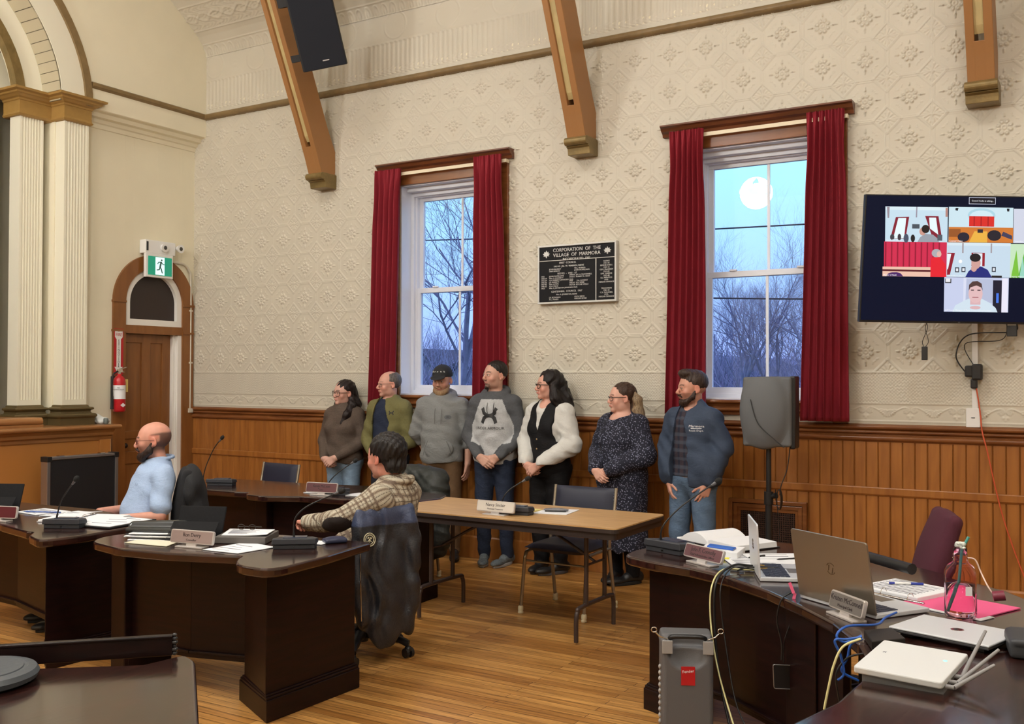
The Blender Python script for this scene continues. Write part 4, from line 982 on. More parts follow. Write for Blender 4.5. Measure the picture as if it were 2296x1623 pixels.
# hanging loudspeaker on the first brace
t = bpy.data.objects.new('hanging_speaker', None); COL.objects.link(t)
p0 = atd(683, 162, 9.05); xa = (atd(777, 143, 9.02)-p0); SW = xa.length; xa.normalize(); za = (atd(640, 0, 8.86)-p0); za = (za-xa*za.dot(xa)).normalized()
Mx = Matrix((xa, za.cross(xa), za)).transposed().to_4x4(); Mx.translation = p0; t.matrix_world = Mx
tag(t, 'tall black loudspeaker hung tilted on the slanted brace, cut by the top of the picture', 'speaker')
q = MB(); q.box(-.018, SW-.03, .02, .24, .0, .80); q.build('cabinet', M_BLACKM, t, bevel=.01)
q = MB(); q.box(0, SW, -.002, .022, .0, .80); q.build('grille_cloth', mat('dark navy grille cloth', srgb(20, 24, 34), .9, bump=.3, bscale=500), t, bevel=.006)
q = MB(); q.box(.19, .25, -.006, .0, .062, .071); q.build('name_badge', M_SILVER, t)
q = MB(); q.box(-.10, .0, .03, .12, .10, .16); q.box(-.10, .0, .03, .12, .58, .66); q.build('bracket', M_BLACKM, t)
# ------------------------------------------------------------------ council desks
def smooth_poly(pts, n=5):
    """pts: (x, y) or (x, y, r) with a rounded corner of radius r"""
    out = []; k = len(pts)
    for i, p in enumerate(pts):
        r = p[2] if len(p) > 2 else 0
        P = Vector(p[:2]); A = Vector(pts[i-1][:2]); B = Vector(pts[(i+1) % k][:2])
        if r <= 0: out.append((P.x, P.y)); continue
        da = (A-P); db = (B-P); t = min(r, da.length*.48, db.length*.48)
        a = P+da.normalized()*t; b = P+db.normalized()*t
        for j in range(n+1):
            s = j/n; q = a*(1-s)**2+P*2*s*(1-s)+b*s*s; out.append((q.x, q.y))
    return out
def grow(pts, d):
    """offset a polygon inwards by d (counter-clockwise order assumed either way)"""
    n = len(pts); ar = sum(pts[i][0]*pts[(i+1) % n][1]-pts[(i+1) % n][0]*pts[i][1] for i in range(n)); sg = 1 if ar > 0 else -1; out = []
    for i in range(n):
        a, p, b = Vector(pts[i-1]), Vector(pts[i]), Vector(pts[(i+1) % n]); t = (b-a).normalized(); out.append(tuple(p+Vector((-t.y, t.x))*sg*d))
    return out
def desktop(par, O, pts, z=.75, th=.045):
    q = MB(); q.prism([(x-O[0], y-O[1]) for x, y in pts], z-th, z, 'z'); return q.build('desk_top', M_DESKTOP, par, bevel=.012, seg=4)
def desk(label, O, tops, panels=(), peds=(), group='dark mahogany council desks'):
    t = thing('council_desk', label, 'desk', (O[0], O[1], 0), 0, group)
    for pts in tops: desktop(t, O, pts)
    for (a, b, z0, z1) in panels:
        A = Vector((a[0]-O[0], a[1]-O[1], 0)); B = Vector((b[0]-O[0], b[1]-O[1], 0)); L = (B-A).length
        M = basis(A, B-A, (0, 0, 1)); q = MB(); q.box(0, L, -.012, .012, z0, z1, M=M); q.build('modesty_panel', M_DESK, t)
        q = MB(); q.box(-.005, L+.005, -.022, .022, z0-.005, z0+.018, M=M); q.box(0, L, -.03, .03, z0+.02, z0+.032, M=M); q.build('panel_moulding', M_DESK, t, bevel=.003)
    for pd in peds:
        g = [(x-O[0], y-O[1]) for x, y in pd['p']]; q = MB(); q.prism(g, .02, .71, 'z'); q.build('pedestal', M_DESK, t, bevel=.006)
        if pd.get('plinth', True):
            q = MB(); q.prism(grow(g, -.028), .0, .105, 'z'); q.prism(grow(g, -.022), .104, .118, 'z'); q.prism(grow(g, -.012), .117, .128, 'z'); q.build('plinth', M_DESK, t, bevel=.004)
    return t
# near-centre desk (papers, tablet, name plate)
topB = smooth_poly([(3.93, -4.03, .10), (4.02, -4.16, .08), (4.30, -4.215, .05), (4.62, -4.17), (4.88, -4.085), (5.02, -4.03, .03), (5.055, -4.10, .03), (5.16, -4.215, .12), (5.40, -4.22, .16), (5.37, -3.80), (5.30, -3.38, .03), (4.95, -3.40), (4.60, -3.47), (4.30, -3.62), (3.95, -3.78, .05)])
desk('dark mahogany council desk in the centre with the checked-shirt man leaning on it', (4.7, -3.8), [topB],
     [((4.12, -3.96), (4.55, -3.93), .17, .70), ((4.55, -3.93), (4.96, -3.82), .17, .70)],
     [dict(p=[(4.93, -3.93), (5.25, -4.10), (5.262, -3.47), (5.05, -3.44)]), dict(p=[(3.98, -4.0), (4.12, -4.02), (4.14, -3.72), (4.0, -3.72)], plinth=False), dict(p=[(3.98, -3.93), (4.42, -3.80), (4.40, -3.60), (3.98, -3.66)], plinth=False) if False else dict(p=[(3.96, -3.95), (4.10, -3.98), (4.12, -3.74), (3.98, -3.74)])])
# left desk of the bald man
topA = smooth_poly([(1.9, -3.80), (2.66, -3.93), (3.05, -4.06), (3.42, -4.14), (3.47, -4.13, .02), (3.56, -4.22, .05), (3.76, -4.29, .08), (3.80, -4.05, .05), (3.74, -3.50, .04), (3.42, -3.42), (2.90, -3.32), (2.43, -3.36), (1.9, -3.36)])
desk('dark mahogany council desk on the left, in front of the bald man', (3.0, -3.8), [topA],
     [((1.9, -3.66), (2.7, -3.72), .17, .70), ((2.7, -3.72), (3.42, -3.90), .17, .70)],
     [dict(p=[(3.44, -4.02), (3.60, -4.14), (3.62, -3.52), (3.46, -3.50)])])
# far desk along the wall side, two joined tops
topC = smooth_poly([(2.30, -2.06, .03), (2.62, -2.15), (2.93, -2.13), (3.05, -2.10, .02), (3.12, -2.20, .04), (3.30, -2.22, .05), (3.55, -2.08), (3.95, -2.02), (4.40, -2.06, .08), (4.50, -1.62), (4.42, -1.42, .05), (4.0, -1.30), (3.55, -1.25), (2.93, -1.38), (2.05, -1.45, .05), (2.05, -1.85, .05)])
desk('dark mahogany council desk farthest back, with the empty navy chair behind it', (3.2, -1.7), [topC],
     [((2.40, -1.98), (3.08, -2.0), .17, .70), ((3.24, -2.02), (4.1, -1.92), .17, .70)],
     [dict(p=[(4.10, -1.98), (4.39, -1.98), (4.37, -1.52), (4.12, -1.50)]), dict(p=[(3.10, -2.08), (3.22, -2.08), (3.22, -1.8), (3.10, -1.8)], plinth=False), dict(p=[(2.28, -1.98), (2.40, -1.98), (2.40, -1.7), (2.28, -1.7)])])
# right curved desk and its continuation at the bottom right
topD = smooth_poly([(6.58, -2.86, .10), (6.60, -3.02, .06), (6.80, -3.115, .05), (7.00, -3.16), (7.22, -3.27), (7.45, -3.45), (7.65, -3.66), (7.81, -3.85), (7.95, -4.09), (8.66, -3.85), (8.55, -3.30), (8.30, -2.93), (7.95, -2.60), (7.60, -2.38), (7.2, -2.22), (6.90, -2.20), (6.70, -2.35, .08)])
desk('long curved mahogany desk on the right carrying the laptops and the clear bottle', (7.5, -3.1), [topD],
     [((6.86, -3.04), (7.20, -3.16), .17, .70), ((7.20, -3.16), (7.56, -3.44), .17, .70), ((7.70, -3.62), (7.86, -3.86), .17, .70)],
     [dict(p=[(6.72, -2.98), (6.86, -3.05), (6.90, -2.62), (6.74, -2.60)]), dict(p=[(7.54, -3.50), (7.70, -3.66), (7.80, -3.50), (7.66, -3.36)], plinth=False)])
topE = smooth_poly([(7.952, -4.095), (8.02, -4.28), (8.045, -4.50), (8.03, -4.74), (7.96, -5.02), (7.84, -5.28), (8.40, -5.62, .05), (8.72, -5.2), (8.80, -4.6), (8.76, -4.2), (8.665, -3.855)])
desk('glossy mahogany desk at the bottom right corner carrying the white router', (8.4, -4.6), [topE],
     [((8.10, -4.25), (8.13, -4.60), .17, .70), ((8.13, -4.60), (8.02, -5.1), .17, .70)], [dict(p=[(8.0, -4.1), (8.1, -4.2), (8.3, -4.1), (8.2, -4.0)], plinth=False)])
# nearest desk, bottom left, with a gallery rail
cF = (6.235, -5.40)
dF = Vector((.70, -.37)).normalized(); nF = Vector((-.84, -.545)).normalized()
topF = smooth_poly([(cF[0]-.12*.8, cF[1]-.10, .0), (6.16, -5.36, .02), (6.24, -5.385, .03), (6.72, -5.79), (7.05, -6.10), (6.2, -6.9), (5.0, -6.7), (5.45, -6.05)])
t = desk('mahogany desk nearest the camera at the bottom left, with a low rail along its edge', (6.0, -6.0), [topF], [], [dict(p=[(5.7, -6.0), (6.2, -5.6), (6.5, -5.9), (5.9, -6.4)])])
a = Vector((6.135-6.0, -5.385+6.0, .75)); b_ = Vector((5.55-6.0, -5.99+6.0, .75)); M = basis(a, b_-a, (0, 0, 1)); q = MB()
q.box(0, .86, -.008, .008, .0, .058, M=M); q.box(0, .86, -.012, .012, .056, .064, M=M); q.build('gallery_rail', M_DESK, t, bevel=.003)
q = MB()
for i, (z, r) in enumerate(((.006, .009), (.018, .011), (.029, .007), (.04, .011), (.052, .010), (.063, .008))): q.ball((-.006, 0, z), (r, r, r*.8), 12, M=M)
q.build('turned_post', mat('worn black post', (.02, .02, .022), .25), t)

# ------------------------------------------------------------------ folding table
t = thing('folding_table', 'oak-topped folding table with brown steel legs in the middle of the floor', 'table', (5.27, -1.85, 0))
q = MB(); tp = smooth_poly([(-.915, -.375, .05), (.915, -.375, .05), (.915, .375, .05), (-.915, .375, .05)])
q.prism(tp, .728, .742, 'z'); q.build('table_top', wood_mat('light oak laminate', srgb(184, 142, 92), srgb(206, 168, 116), .3, (1, 9, 1), 3, bump=.01), t)
q = MB(); q.prism(grow(tp, -.004), .712, .735, 'z'); q.prism(grow(tp, .012), .672, .713, 'z'); q.build('edge_band', mat('dark brown vinyl edge', srgb(44, 34, 32), .5), t)
M_BSTEEL = mat('brown enamel steel', srgb(70, 58, 54), .35, metal=.3)
for sx_ in (-1, 1):
    x = sx_*.595; q = MB(); fl = .012
    q.tube(bez([(x, -.265, fl), (x, -.265, .14), (x, -.25, .19), (x, -.20, .212), (x, .20, .212), (x, .25, .19), (x, .265, .14), (x, .265, fl)], 6), .0145, 10)
    for y in (-.13, .13): q.tube([(x, y, .215), (x, y, .68)], .0145, 10)
    q.box(x-.03, x+.03, -.16, .16, .655, .675)
    for y in (-.13, .13): q.box(x-.05, x+.05, y-.03, y+.03, .66, .70)
    q.build('leg_frame', M_BSTEEL, t)
    q = MB(); xi = x-sx_*.42
    q.tube([(x, 0, .46), (x-sx_*.20, 0, .57), (xi, 0, .68)], .010, 8); q.tube([(x, -.13, .46), (x, .13, .46)], .008, 8); q.box(min(xi, x-sx_*.2), max(xi, x-sx_*.2), -.012, .012, .60, .63) if False else None
    q.build('brace_link', M_BSTEEL, t)
for fx in (-.595, .595):
    pass

# ------------------------------------------------------------------ stacking chairs with navy pads
M_NAVY = mat('navy vinyl', srgb(28, 32, 52), .5, bump=.15, bscale=300)
M_CHAIRM = mat('beige chair metal', srgb(170, 160, 144), .25, metal=.7)
def pad(name, w, d, h, M, par, m=M_NAVY, bulge=.012):
    q = MB(); n = 14; vs = []; fs = []
    for side in (1, -1):
        for i in range(n+1):
            for j in range(n+1):
                u, v = i/n*2-1, j/n*2-1
                b_ = (1-u**6)*(1-v**6); vs.append((u*w/2, v*d/2, side*(h/2*b_**.35+bulge*(1-u*u)*(1-v*v)*(side > 0))))
    k = (n+1)**2
    for sd in (0, 1):
        for i in range(n):
            for j in range(n):
                a = sd*k+i*(n+1)+j; f_ = (a, a+n+1, a+n+2, a+1); fs.append(f_ if sd == 0 else tuple(reversed(f_)))
    q.add(vs, fs, 0, True, M); return q.build(name, m, par)
def stack_chair(loc, rz, label):
    t = thing('stacking_chair', label, 'chair', loc, rz, 'navy stacking chairs')
    pad('seat', .46, .44, .06, Matrix.Translation((0, 0, .455)), t)
    Mb = Matrix.Translation((0, .235, .72)) @ Matrix.Rotation(radians(80), 4, 'X')
    pad('backrest', .46, .25, .045, Mb, t)
    for s_ in (-1, 1):
        q = MB(); q.tube(bez([(s_*.245, -.24, .02), (s_*.24, -.205, .30), (s_*.235, -.19, .40), (s_*.235, -.13, .425), (s_*.235, .18, .43)], 6), .0125, 10); q.build('front_leg', M_CHAIRM, t)
        q = MB(); q.lathe([(.014, 0), (.02, .004), (.019, .016), (.0155, .02), (.019, .026), (.0185, .05), (.013, .055)], 14, M=Matrix.Translation((s_*.245, -.24, 0))); q.build('foot_glide', M_PLATEW if False else mat('cream glide', srgb(206, 194, 160), .5), t)
        q = MB(); q.tube(bez([(s_*.24, .25, .02), (s_*.235, .17, .43), (s_*.24, .19, .55), (s_*.243, .235, .70), (s_*.243, .262, .845)], 6), [.0125]*25, 10, flat=(1, 1)); q.build('back_upright', M_CHAIRM, t)
        q = MB(); q.lathe([(.014, 0), (.02, .004), (.019, .016), (.0155, .02), (.019, .026), (.0185, .05), (.013, .055)], 14, M=Matrix.Translation((s_*.24, .25, 0))); q.build('foot_glide', MATS['cream glide'], t)
    q = MB(); q.tube([(-.235, -.195, .36), (.235, -.195, .36)], .008, 8); q.tube([(-.235, .15, .43), (.235, .15, .43)], .009, 8); q.build('stretcher', M_CHAIRM, t)
    return t
stack_chair((5.415, -1.37, 0), 0, 'navy stacking chair drawn up behind the folding table, between the two standing women')
stack_chair((2.19, -1.16, 0), radians(-6), 'empty navy stacking chair behind the farthest desk, only its backrest showing')
stack_chair((3.78, -1.18, 0), radians(12), 'navy stacking chair under the bulky dark green coat, mostly hidden')

# dark green padded coat over that chair
s = SDF((3.3, -1.35, .1), (4.3, -.60, 1.0), .009)
s.ell((3.78, -.93, .83), (.30, .085, .075), k=.03); s.ell((3.60, -.94, .72), (.14, .10, .16), k=.05); s.ell((3.95, -.96, .70), (.15, .10, .17), k=.05)
s.cap((4.0, -.98, .74), (4.06, -1.0, .34), .085, .075, k=.05); s.cap((3.56, -1.0, .72), (3.54, -1.02, .42), .08, .07, k=.04); s.ell((3.80, -.90, .48), (.27, .06, .30), k=.05); s.ell((3.98, -1.0, .30), (.14, .10, .14), k=.05)
s.warp(lambda P: folds(P, .006, 22, 5, 30, 6, 2)-.004*np.abs(np.sin(P[..., 2]*48+3*np.sin(P[..., 0]*9))))
tag(s.build('coat', mat('dark green quilted nylon', srgb(38, 42, 40), .55, bump=.3, bscale=60)), 'bulky dark green padded coat draped over a chair behind the far desk', 'coat')

# ------------------------------------------------------------------ task chairs
M_MAROON = mat('maroon upholstery', srgb(74, 26, 42), .9, bump=.3, bscale=500)
M_BFAB = mat('black chair fabric', srgb(24, 24, 27), .9, bump=.3, bscale=400)
def task_chair(loc, rz, label, m, back=(.23, .30, .075), bz=.82, base=True, recl=8, wheel_rot=0.):
    t = thing('task_chair', label, 'chair', loc, rz)
    s = SDF((-.32, -.32, .38), (.32, .32, .56), .01); s.box((0, 0, .47), (.25, .24, .04), r=.035); s.ell((0, -.02, .49), (.22, .21, .045), k=.03)
    s.build('seat', m, t, smooth=1)
    s = SDF((-.33, .05, bz-.40), (.33, .50, bz+.40), .01)
    R_ = np.array(Matrix.Rotation(radians(-recl), 3, 'X').transposed()).T
    s.box((0, .26, bz), (back[0], .035, back[1]), R=R_, r=.034, k=.02); s.ell((0, .24, bz), (back[0]*.96, .05, back[1]*.98), R=R_, k=.05)
    s.build('backrest', m, t, smooth=1)
    q = MB(); q.tube(bez([(0, .08, .42), (0, .24, .42), (0, .31, .50), (0, .30, bz)], 6), .022, 8); q.box(-.03, .03, -.1, .12, .40, .43); q.build('back_bracket', M_BLACK, t)
    q = MB(); q.cyl((0, 0, .10), (0, 0, .42), .026); q.cyl((0, 0, .07), (0, 0, .24), .036); q.build('gas_lift', M_BLACK, t)
    for k in range(5):
        a = 2*pi*k/5+wheel_rot; ca, sa = cos(a), sin(a)
        q = MB(); q.tube(bez([(0, 0, .115), (.12*ca, .12*sa, .12), (.24*ca, .24*sa, .10), (.30*ca, .30*sa, .078)], 5), [.032]*5+[.027]*5+[.022]*6, 8); q.build('base_arm', M_BLACK, t)
        q = MB(); M = Matrix.Translation((.30*ca, .30*sa, 0)) @ Matrix.Rotation(a+1.1, 4, 'Z')
        q.cyl((-.026, .0, .028), (-.008, 0, .028), .028, n=18, M=M); q.cyl((.008, 0, .028), (.026, 0, .028), .028, n=18, M=M); q.ball((0, 0, .048), (.024, .024, .022), 12, M=M); q.cyl((0, 0, .05), (0, 0, .085), .008, M=M); q.build('caster', M_BLACK, t)
    return t
# ------------------------------------------------------------------ microphones
M_MICB = mat('charcoal microphone base', srgb(46, 48, 54), .5)
M_FOAM = mat('black foam', (.012, .012, .012), .95, bump=.5, bscale=300)
def mic(base, rz, neck_px, label, s=1.0):
    """base centre on the desk; neck_px = image points of the gooseneck, followed in the plane through the base"""
    t = thing('conference_microphone', label, 'microphone', base, rz, 'gooseneck conference microphones'); B = Vector(base)
    q = MB()
    q.prism([(-.105*s, -.055*s), (.105*s, -.055*s), (.11*s, .02*s), (.085*s, .06*s), (-.085*s, .06*s), (-.11*s, .02*s)], .0, .022*s, 'z'); q.build('lower_base', M_MICB, t, bevel=.004)
    q = MB(); y0, y1 = -.064*s, .07*s
    o = [(-.112*s, y0), (.112*s, y0), (.118*s, .02*s), (.09*s, y1), (-.09*s, y1), (-.118*s, .02*s)]
    q.v = [Vector((x, y, .024*s)) for x, y in o]+[Vector((x*.97, y*.97, (.056-.010*(y > 0))*s)) for x, y in o]
    q.f = [[i, (i+1) % 6, 6+(i+1) % 6, 6+i] for i in range(6)]+[list(range(5, -1, -1)), list(range(6, 12))]; q.m = [0]*8; q.sm = [False]*8
    u_ = q.build('upper_base', M_MICB, t, bevel=.005)
    q = MB(); q.box(-.06*s, .06*s, -.02*s, .04*s, .050*s, .0555*s); q.build('touch_pad', mat('dark blue grey panel', srgb(58, 64, 82), .25), u_)
    q = MB(); q.cyl((.0, -.066*s, .012*s), (0, -.056*s, .012*s), .0035*s, n=8); q.build('speaker_port', M_BLACK, t)
    dep = (B-CAM).dot(_f); Mi = (Matrix.Translation(B) @ Matrix.Rotation(rz, 4, 'Z')).inverted()
    P = [Mi @ atd(x, y, dep) for x, y in neck_px]; P[0] = Vector((P[0].x, min(max(P[0].y, -.03), .05), .054*s))
    C_ = bez(P, 8); q = MB(); q.tube(C_, [.006]*3+[.0042]*(len(C_)-3), 8); nk = q.build('gooseneck', M_BLACK, t)
    d = (P[-1]-P[-2]).normalized(); q = MB(); e_ = P[-1]
    q.tube([e_-d*.045, e_-d*.02], [.006, .009], 10); q.build('collar', mat('grey mic collar', (.12, .12, .13), .4, metal=.5), nk)
    M = basis(e_, d.orthogonal(), d); q = MB(); q.ball((0, 0, -.004), (.0155, .0155, .021), 14, M=M); q.build('foam_tip', M_FOAM, nk)
    return t
mic((3.46, -3.92, .75), radians(28), [(127, 1160), (136, 1125), (150, 1102), (172, 1072)], 'gooseneck microphone on the left desk in front of the bald man')
mic((5.07, -3.72, .75), radians(38), [(659, 1198), (661, 1165), (682, 1140), (720, 1120), (768, 1100)], 'gooseneck microphone on the centre desk with its stem leaning toward the checked sleeve')
mic((2.50, -1.86, .75), radians(25), [(455, 1078), (462, 1045), (480, 1005), (499, 980)], 'gooseneck microphone at the left end of the farthest desk')
mic((3.70, -1.86, .75), radians(15), [(735, 1092), (740, 1078), (760, 1058), (798, 1032)], 'gooseneck microphone on the farthest desk behind the pinkish name plate')
mic((5.36, -1.98, .742), radians(6), [(1124, 1138), (1129, 1115), (1145, 1096), (1184, 1072)], 'gooseneck microphone on the folding table behind its name plate')
mic((6.76, -2.80, .75), radians(-20), [(1474, 1202), (1486, 1180), (1520, 1142), (1565, 1108), (1612, 1077)], 'gooseneck microphone at the left tip of the curved right desk', 1.1)

# ------------------------------------------------------------------ name plates
M_NPS = mat('silver plate frame', srgb(200, 194, 190), .3, metal=.4)
M_NPF = mat('brushed pale plate', srgb(168, 150, 148), .28, metal=.5)
M_NPD = mat('dusky pink plate', srgb(120, 84, 88), .3, metal=.5)
M_NPI = mat('dark engraved ink', srgb(44, 34, 38), .5)
def name_plate(a, b, name, role, label, face=M_NPF, tilt=12, w=.25, z=.75, h=.066, frame=None):
    a, b = Vector(a), Vector(b); c = (a+b)/2; ang = atan2(b.y-a.y, b.x-a.x)
    t = thing('name_plate', label, 'name plate', (c.x, c.y, z), ang, 'council name plates')
    q = MB(); q.box(-.085, .085, -.03, .03, 0, .008); q.build('foot', M_NPS, t, bevel=.002)
    M = Matrix.Translation((0, .0, .018)) @ Matrix.Rotation(radians(-tilt), 4, 'X')
    out = smooth_poly([(-w/2, 0, .012), (w/2, 0, .012), (w/2, h, .012), (-w/2, h, .012)], 4)
    q = MB(); q.prism(out, -.008, .008, 'y', M=M); q.build('frame', frame or M_NPS, t, bevel=.002)
    q = MB(); q.prism(grow(out, .0055), -.0092, -.0085, 'y', M=M); q.build('face', face, t)
    q = MB(); q.box(-.03, .03, -.006, .006, -.014, .004, M=M); q.build('neck', M_NPS, t)
    r = (pi/2-radians(tilt), 0, 0)
    p = M @ Vector((0, -.0096, h*.63)); text('lettering', name, .028, M_NPI, t, p, r, sx=.92)
    if role: p = M @ Vector((0, -.0096, h*.27)); text('lettering', role, .015, M_NPI, t, p, r)
    return t
name_plate((4.50, -4.02), (4.74, -3.98), 'Ron Derry', 'Councillor', 'pale name plate reading Councillor, on the centre desk before the black tablet stand', w=.27, h=.07)
name_plate((3.52, -1.96), (3.76, -1.92), 'Kevin McLean', 'CAO', 'small pinkish name plate on the farthest desk', M_NPD, w=.27, h=.075)
name_plate((5.14, -2.10), (5.40, -2.10), 'Nancy Sinclair', 'Municipal Treasurer', 'pale name plate reading Municipal Treasurer, on the folding table', mat('cream plate face', srgb(206, 200, 190), .35), z=.742, w=.285, h=.072)
name_plate((6.90, -2.97), (7.13, -3.10), 'John F. Connolly', 'Chief Administrative Officer', 'dusky name plate on the curved right desk beside the open book', M_NPD, w=.27, tilt=20)
name_plate((7.755, -3.675), (7.915, -3.83), 'Kristen McConnell', 'Municipal Clerk', 'grey name plate reading Municipal Clerk, in front of the large silver laptop', mat('grey plate face', srgb(140, 136, 132), .3, metal=.5), w=.21, tilt=14, h=.066)
name_plate((2.80, -4.02), (2.99, -3.96), '', '', 'name plate with a maroon face cut by the left edge of the picture', mat('maroon plate face', srgb(84, 24, 34), .4), w=.27, h=.075)

# ------------------------------------------------------------------ paper, books, tablets
def sheet(pts, z, name, label, m=M_PAPER, th=.003, curl=0, cat='paper', group=None, lines=0, par=None):
    """loose sheet with thickness and a gentle lift; pts = four corners (x, y)"""
    O = (sum(p[0] for p in pts)/4, sum(p[1] for p in pts)/4); n = 12; q = MB(); vs = []
    P = [Vector((p[0]-O[0], p[1]-O[1], 0)) for p in pts]
    for L in (th, 0):
        for i in range(n+1):
            for j in range(n+1):
                u, v = i/n, j/n; p = P[0]*(1-u)*(1-v)+P[1]*u*(1-v)+P[2]*u*v+P[3]*(1-u)*v
                vs.append((p.x, p.y, L+curl*(u**3)*(.3+v)))
    k = (n+1)**2; fs = []
    for L in (0, 1):
        for i in range(n):
            for j in range(n): a = L*k+i*(n+1)+j; f_ = (a, a+n+1, a+n+2, a+1); fs.append(f_ if not L else f_[::-1])
    rim = [i*(n+1) for i in range(n+1)]+[n*(n+1)+j for j in range(1, n+1)]+[i*(n+1)+n for i in range(n-1, -1, -1)]+[j for j in range(n-1, 0, -1)]
    for a, b in zip(rim, rim[1:]+rim[:1]): fs.append((a, b, b+k, a+k))
    q.add(vs, fs); o = q.build(name, m, par)
    o.location = (O[0], O[1], z)
    if par is None: tag(o, label, cat, group)
    if lines:
        q = MB(); rnd = random.Random(lines*7+int(O[0]*100))
        for i in range(lines):
            v = .14+.72*i/lines; u0, u1 = .1, .1+rnd.uniform(.35, .75)
            A = P[0].lerp(P[1], u0).lerp(P[3].lerp(P[2], u0), v); B = P[0].lerp(P[1], u1).lerp(P[3].lerp(P[2], u1), v); M = basis(A, B-A, (0, 0, 1)); q.box(0, (B-A).length, -.0018, .0018, th+.0002, th+.0006, M=M)
        q.build('printed_lines', mat('grey print', srgb(120, 122, 130), .7), o)
    return o
def slab(pts, z, h, name, label, m, cat, par=None, bev=.003, group=None):
    O = (sum(p[0] for p in pts)/len(pts), sum(p[1] for p in pts)/len(pts)); q = MB(); q.prism([(p[0]-O[0], p[1]-O[1]) for p in pts], 0, h, 'z')
    o = q.build(name, m, par, bevel=bev); o.location = (O[0], O[1], z)
    if par is None: tag(o, label, cat, group)
    return o
def pen(a, b, label, c, cap=None, r=.0045):
    t = thing('pen', label, 'pen', a); L = Vector(b)-Vector(a)
    q = MB(); q.tube([L*0, L*.06, L*.07, L*.62], [.001, r*.7, r, r], 8); q.build('barrel', c, t)
    q = MB(); q.tube([L*.62, L], [r*1.15, r*1.1], 8); q.build('cap', cap or c, t)
    return t
def tablet_stand(loc, rz, label, w=.28, h=.19):
    t = thing('tablet_case', label, 'tablet', loc, rz); m = mat('black tablet case', srgb(20, 20, 22), .8, bump=.1, spec=.2)
    M = Matrix.Rotation(radians(-22), 4, 'X'); q = MB(); q.box(-w/2, w/2, -.012, .0, .0, h, M=M); q.build('tablet_back', m, t, bevel=.005)
    M2 = Matrix.Translation((0, -.125, 0)) @ Matrix.Rotation(radians(-48), 4, 'X'); q = MB(); q.box(-w/2+.004, w/2-.004, -.004, .002, .0, .135, M=M2); q.build('flap', m, t, bevel=.002)
    q = MB(); q.box(-w/2, w/2, -.12, .02, -.0, .004); q.build('folded_cover', m, t)
    return t
tablet_stand((4.42, -3.78, .752), radians(22), 'black tablet propped in its folding case behind the councillor name plate', .27, .175)
tablet_stand((2.47, -3.72, .752), radians(28), 'black tablet propped in its folding case at the left edge', .27, .18)
# centre desk
t = thing('paper_stack', 'untidy stack of papers and black folders at the left end of the centre desk', 'papers', (4.20, -3.88, .751), radians(22))
rnd = random.Random(2)
for i in range(6):
    q = MB(); a = rnd.uniform(-.12, .12); q.box(-.13, .13, -.10, .10, .006*i, .006*i+.004, M=Matrix.Rotation(a, 4, 'Z') @ Matrix.Translation((rnd.uniform(-.02, .02), rnd.uniform(-.015, .015), 0))); q.build('folder' if i % 3 == 1 else 'sheets', M_BLACKM if i % 3 == 1 else M_PAPER, t)
s = SDF((-.16, -.14, .03), (.20, .14, .10), .005); s.cap((-.13, .0, .055), (.15, .03, .062), .03, .032, k=.01); s.box((0, .02, .045), (.15, .09, .012), r=.01, k=.02)
s.build('binder_cover', mat('shiny black binder', srgb(44, 46, 46), .25), t)
sheet([(4.22, -4.10), (4.50, -4.06), (4.44, -3.93), (4.20, -3.97)], .752, 'paper', 'sheet of cream paper lying left of the councillor name plate', mat('cream paper', srgb(214, 208, 186), .7))
t = slab([(4.50, -3.62), (4.76, -3.52), (4.88, -3.74), (4.63, -3.86)], .752, .035, 'binder', 'thick grey document binder on the centre desk beneath the eyeglasses', mat('grey binder', srgb(92, 88, 84), .6), 'binder')
sheet([(4.51, -3.64), (4.75, -3.54), (4.86, -3.71), (4.64, -3.82)], .789, 'paper', 'white printed pages lying on the grey binder', curl=.006, lines=9)
t = thing('eyeglasses', 'folded eyeglasses resting on the white pages of the centre desk', 'eyeglasses', (4.665, -3.665, .80), radians(20)); 
q = MB(); m_ = mat('dark glasses metal', (.05, .045, .04), .3, metal=.6)
for sx_ in (-1, 1): q.tube([(sx_*.032+.02*cos(a), 0, .016+.014*sin(a)) for a in [2*pi*i/16 for i in range(16)]], .0016, 6, closed=True)
q.tube([(-.012, 0, .02), (.012, 0, .02)], .0014, 6); q.tube([(-.054, 0, .018), (-.05, .09, .004), (.03, .12, .002)], .0015, 6); q.tube([(.054, 0, .018), (.05, .08, .004), (-.03, .10, .002)], .0015, 6); q.build('glasses_frame', m_, t)
sheet([(4.735, -4.03), (4.965, -4.01), (4.99, -3.78), (4.755, -3.745)], .752, 'paper', 'white document with a small grey picture, near the front edge of the centre desk', lines=4)
o = sheet([(4.98, -3.62), (5.14, -3.60), (5.12, -3.50), (4.99, -3.52)], .752, 'note_pad', 'small white notepad half hidden behind the centre microphone', cat='notepad')
s = SDF((-.08, -.06, -.005), (.08, .06, .04), .004); s.box((0, 0, .012), (.06, .038, .012), r=.010); s.ell((0, 0, .02), (.055, .034, .014), k=.01)
o = s.build('wallet', mat('navy leather', srgb(40, 46, 72), .4)); o.location = (5.145, -3.50, .752); o.rotation_euler[2] = radians(60); tag(o, 'small dark blue wallet at the right end of the centre desk', 'wallet')
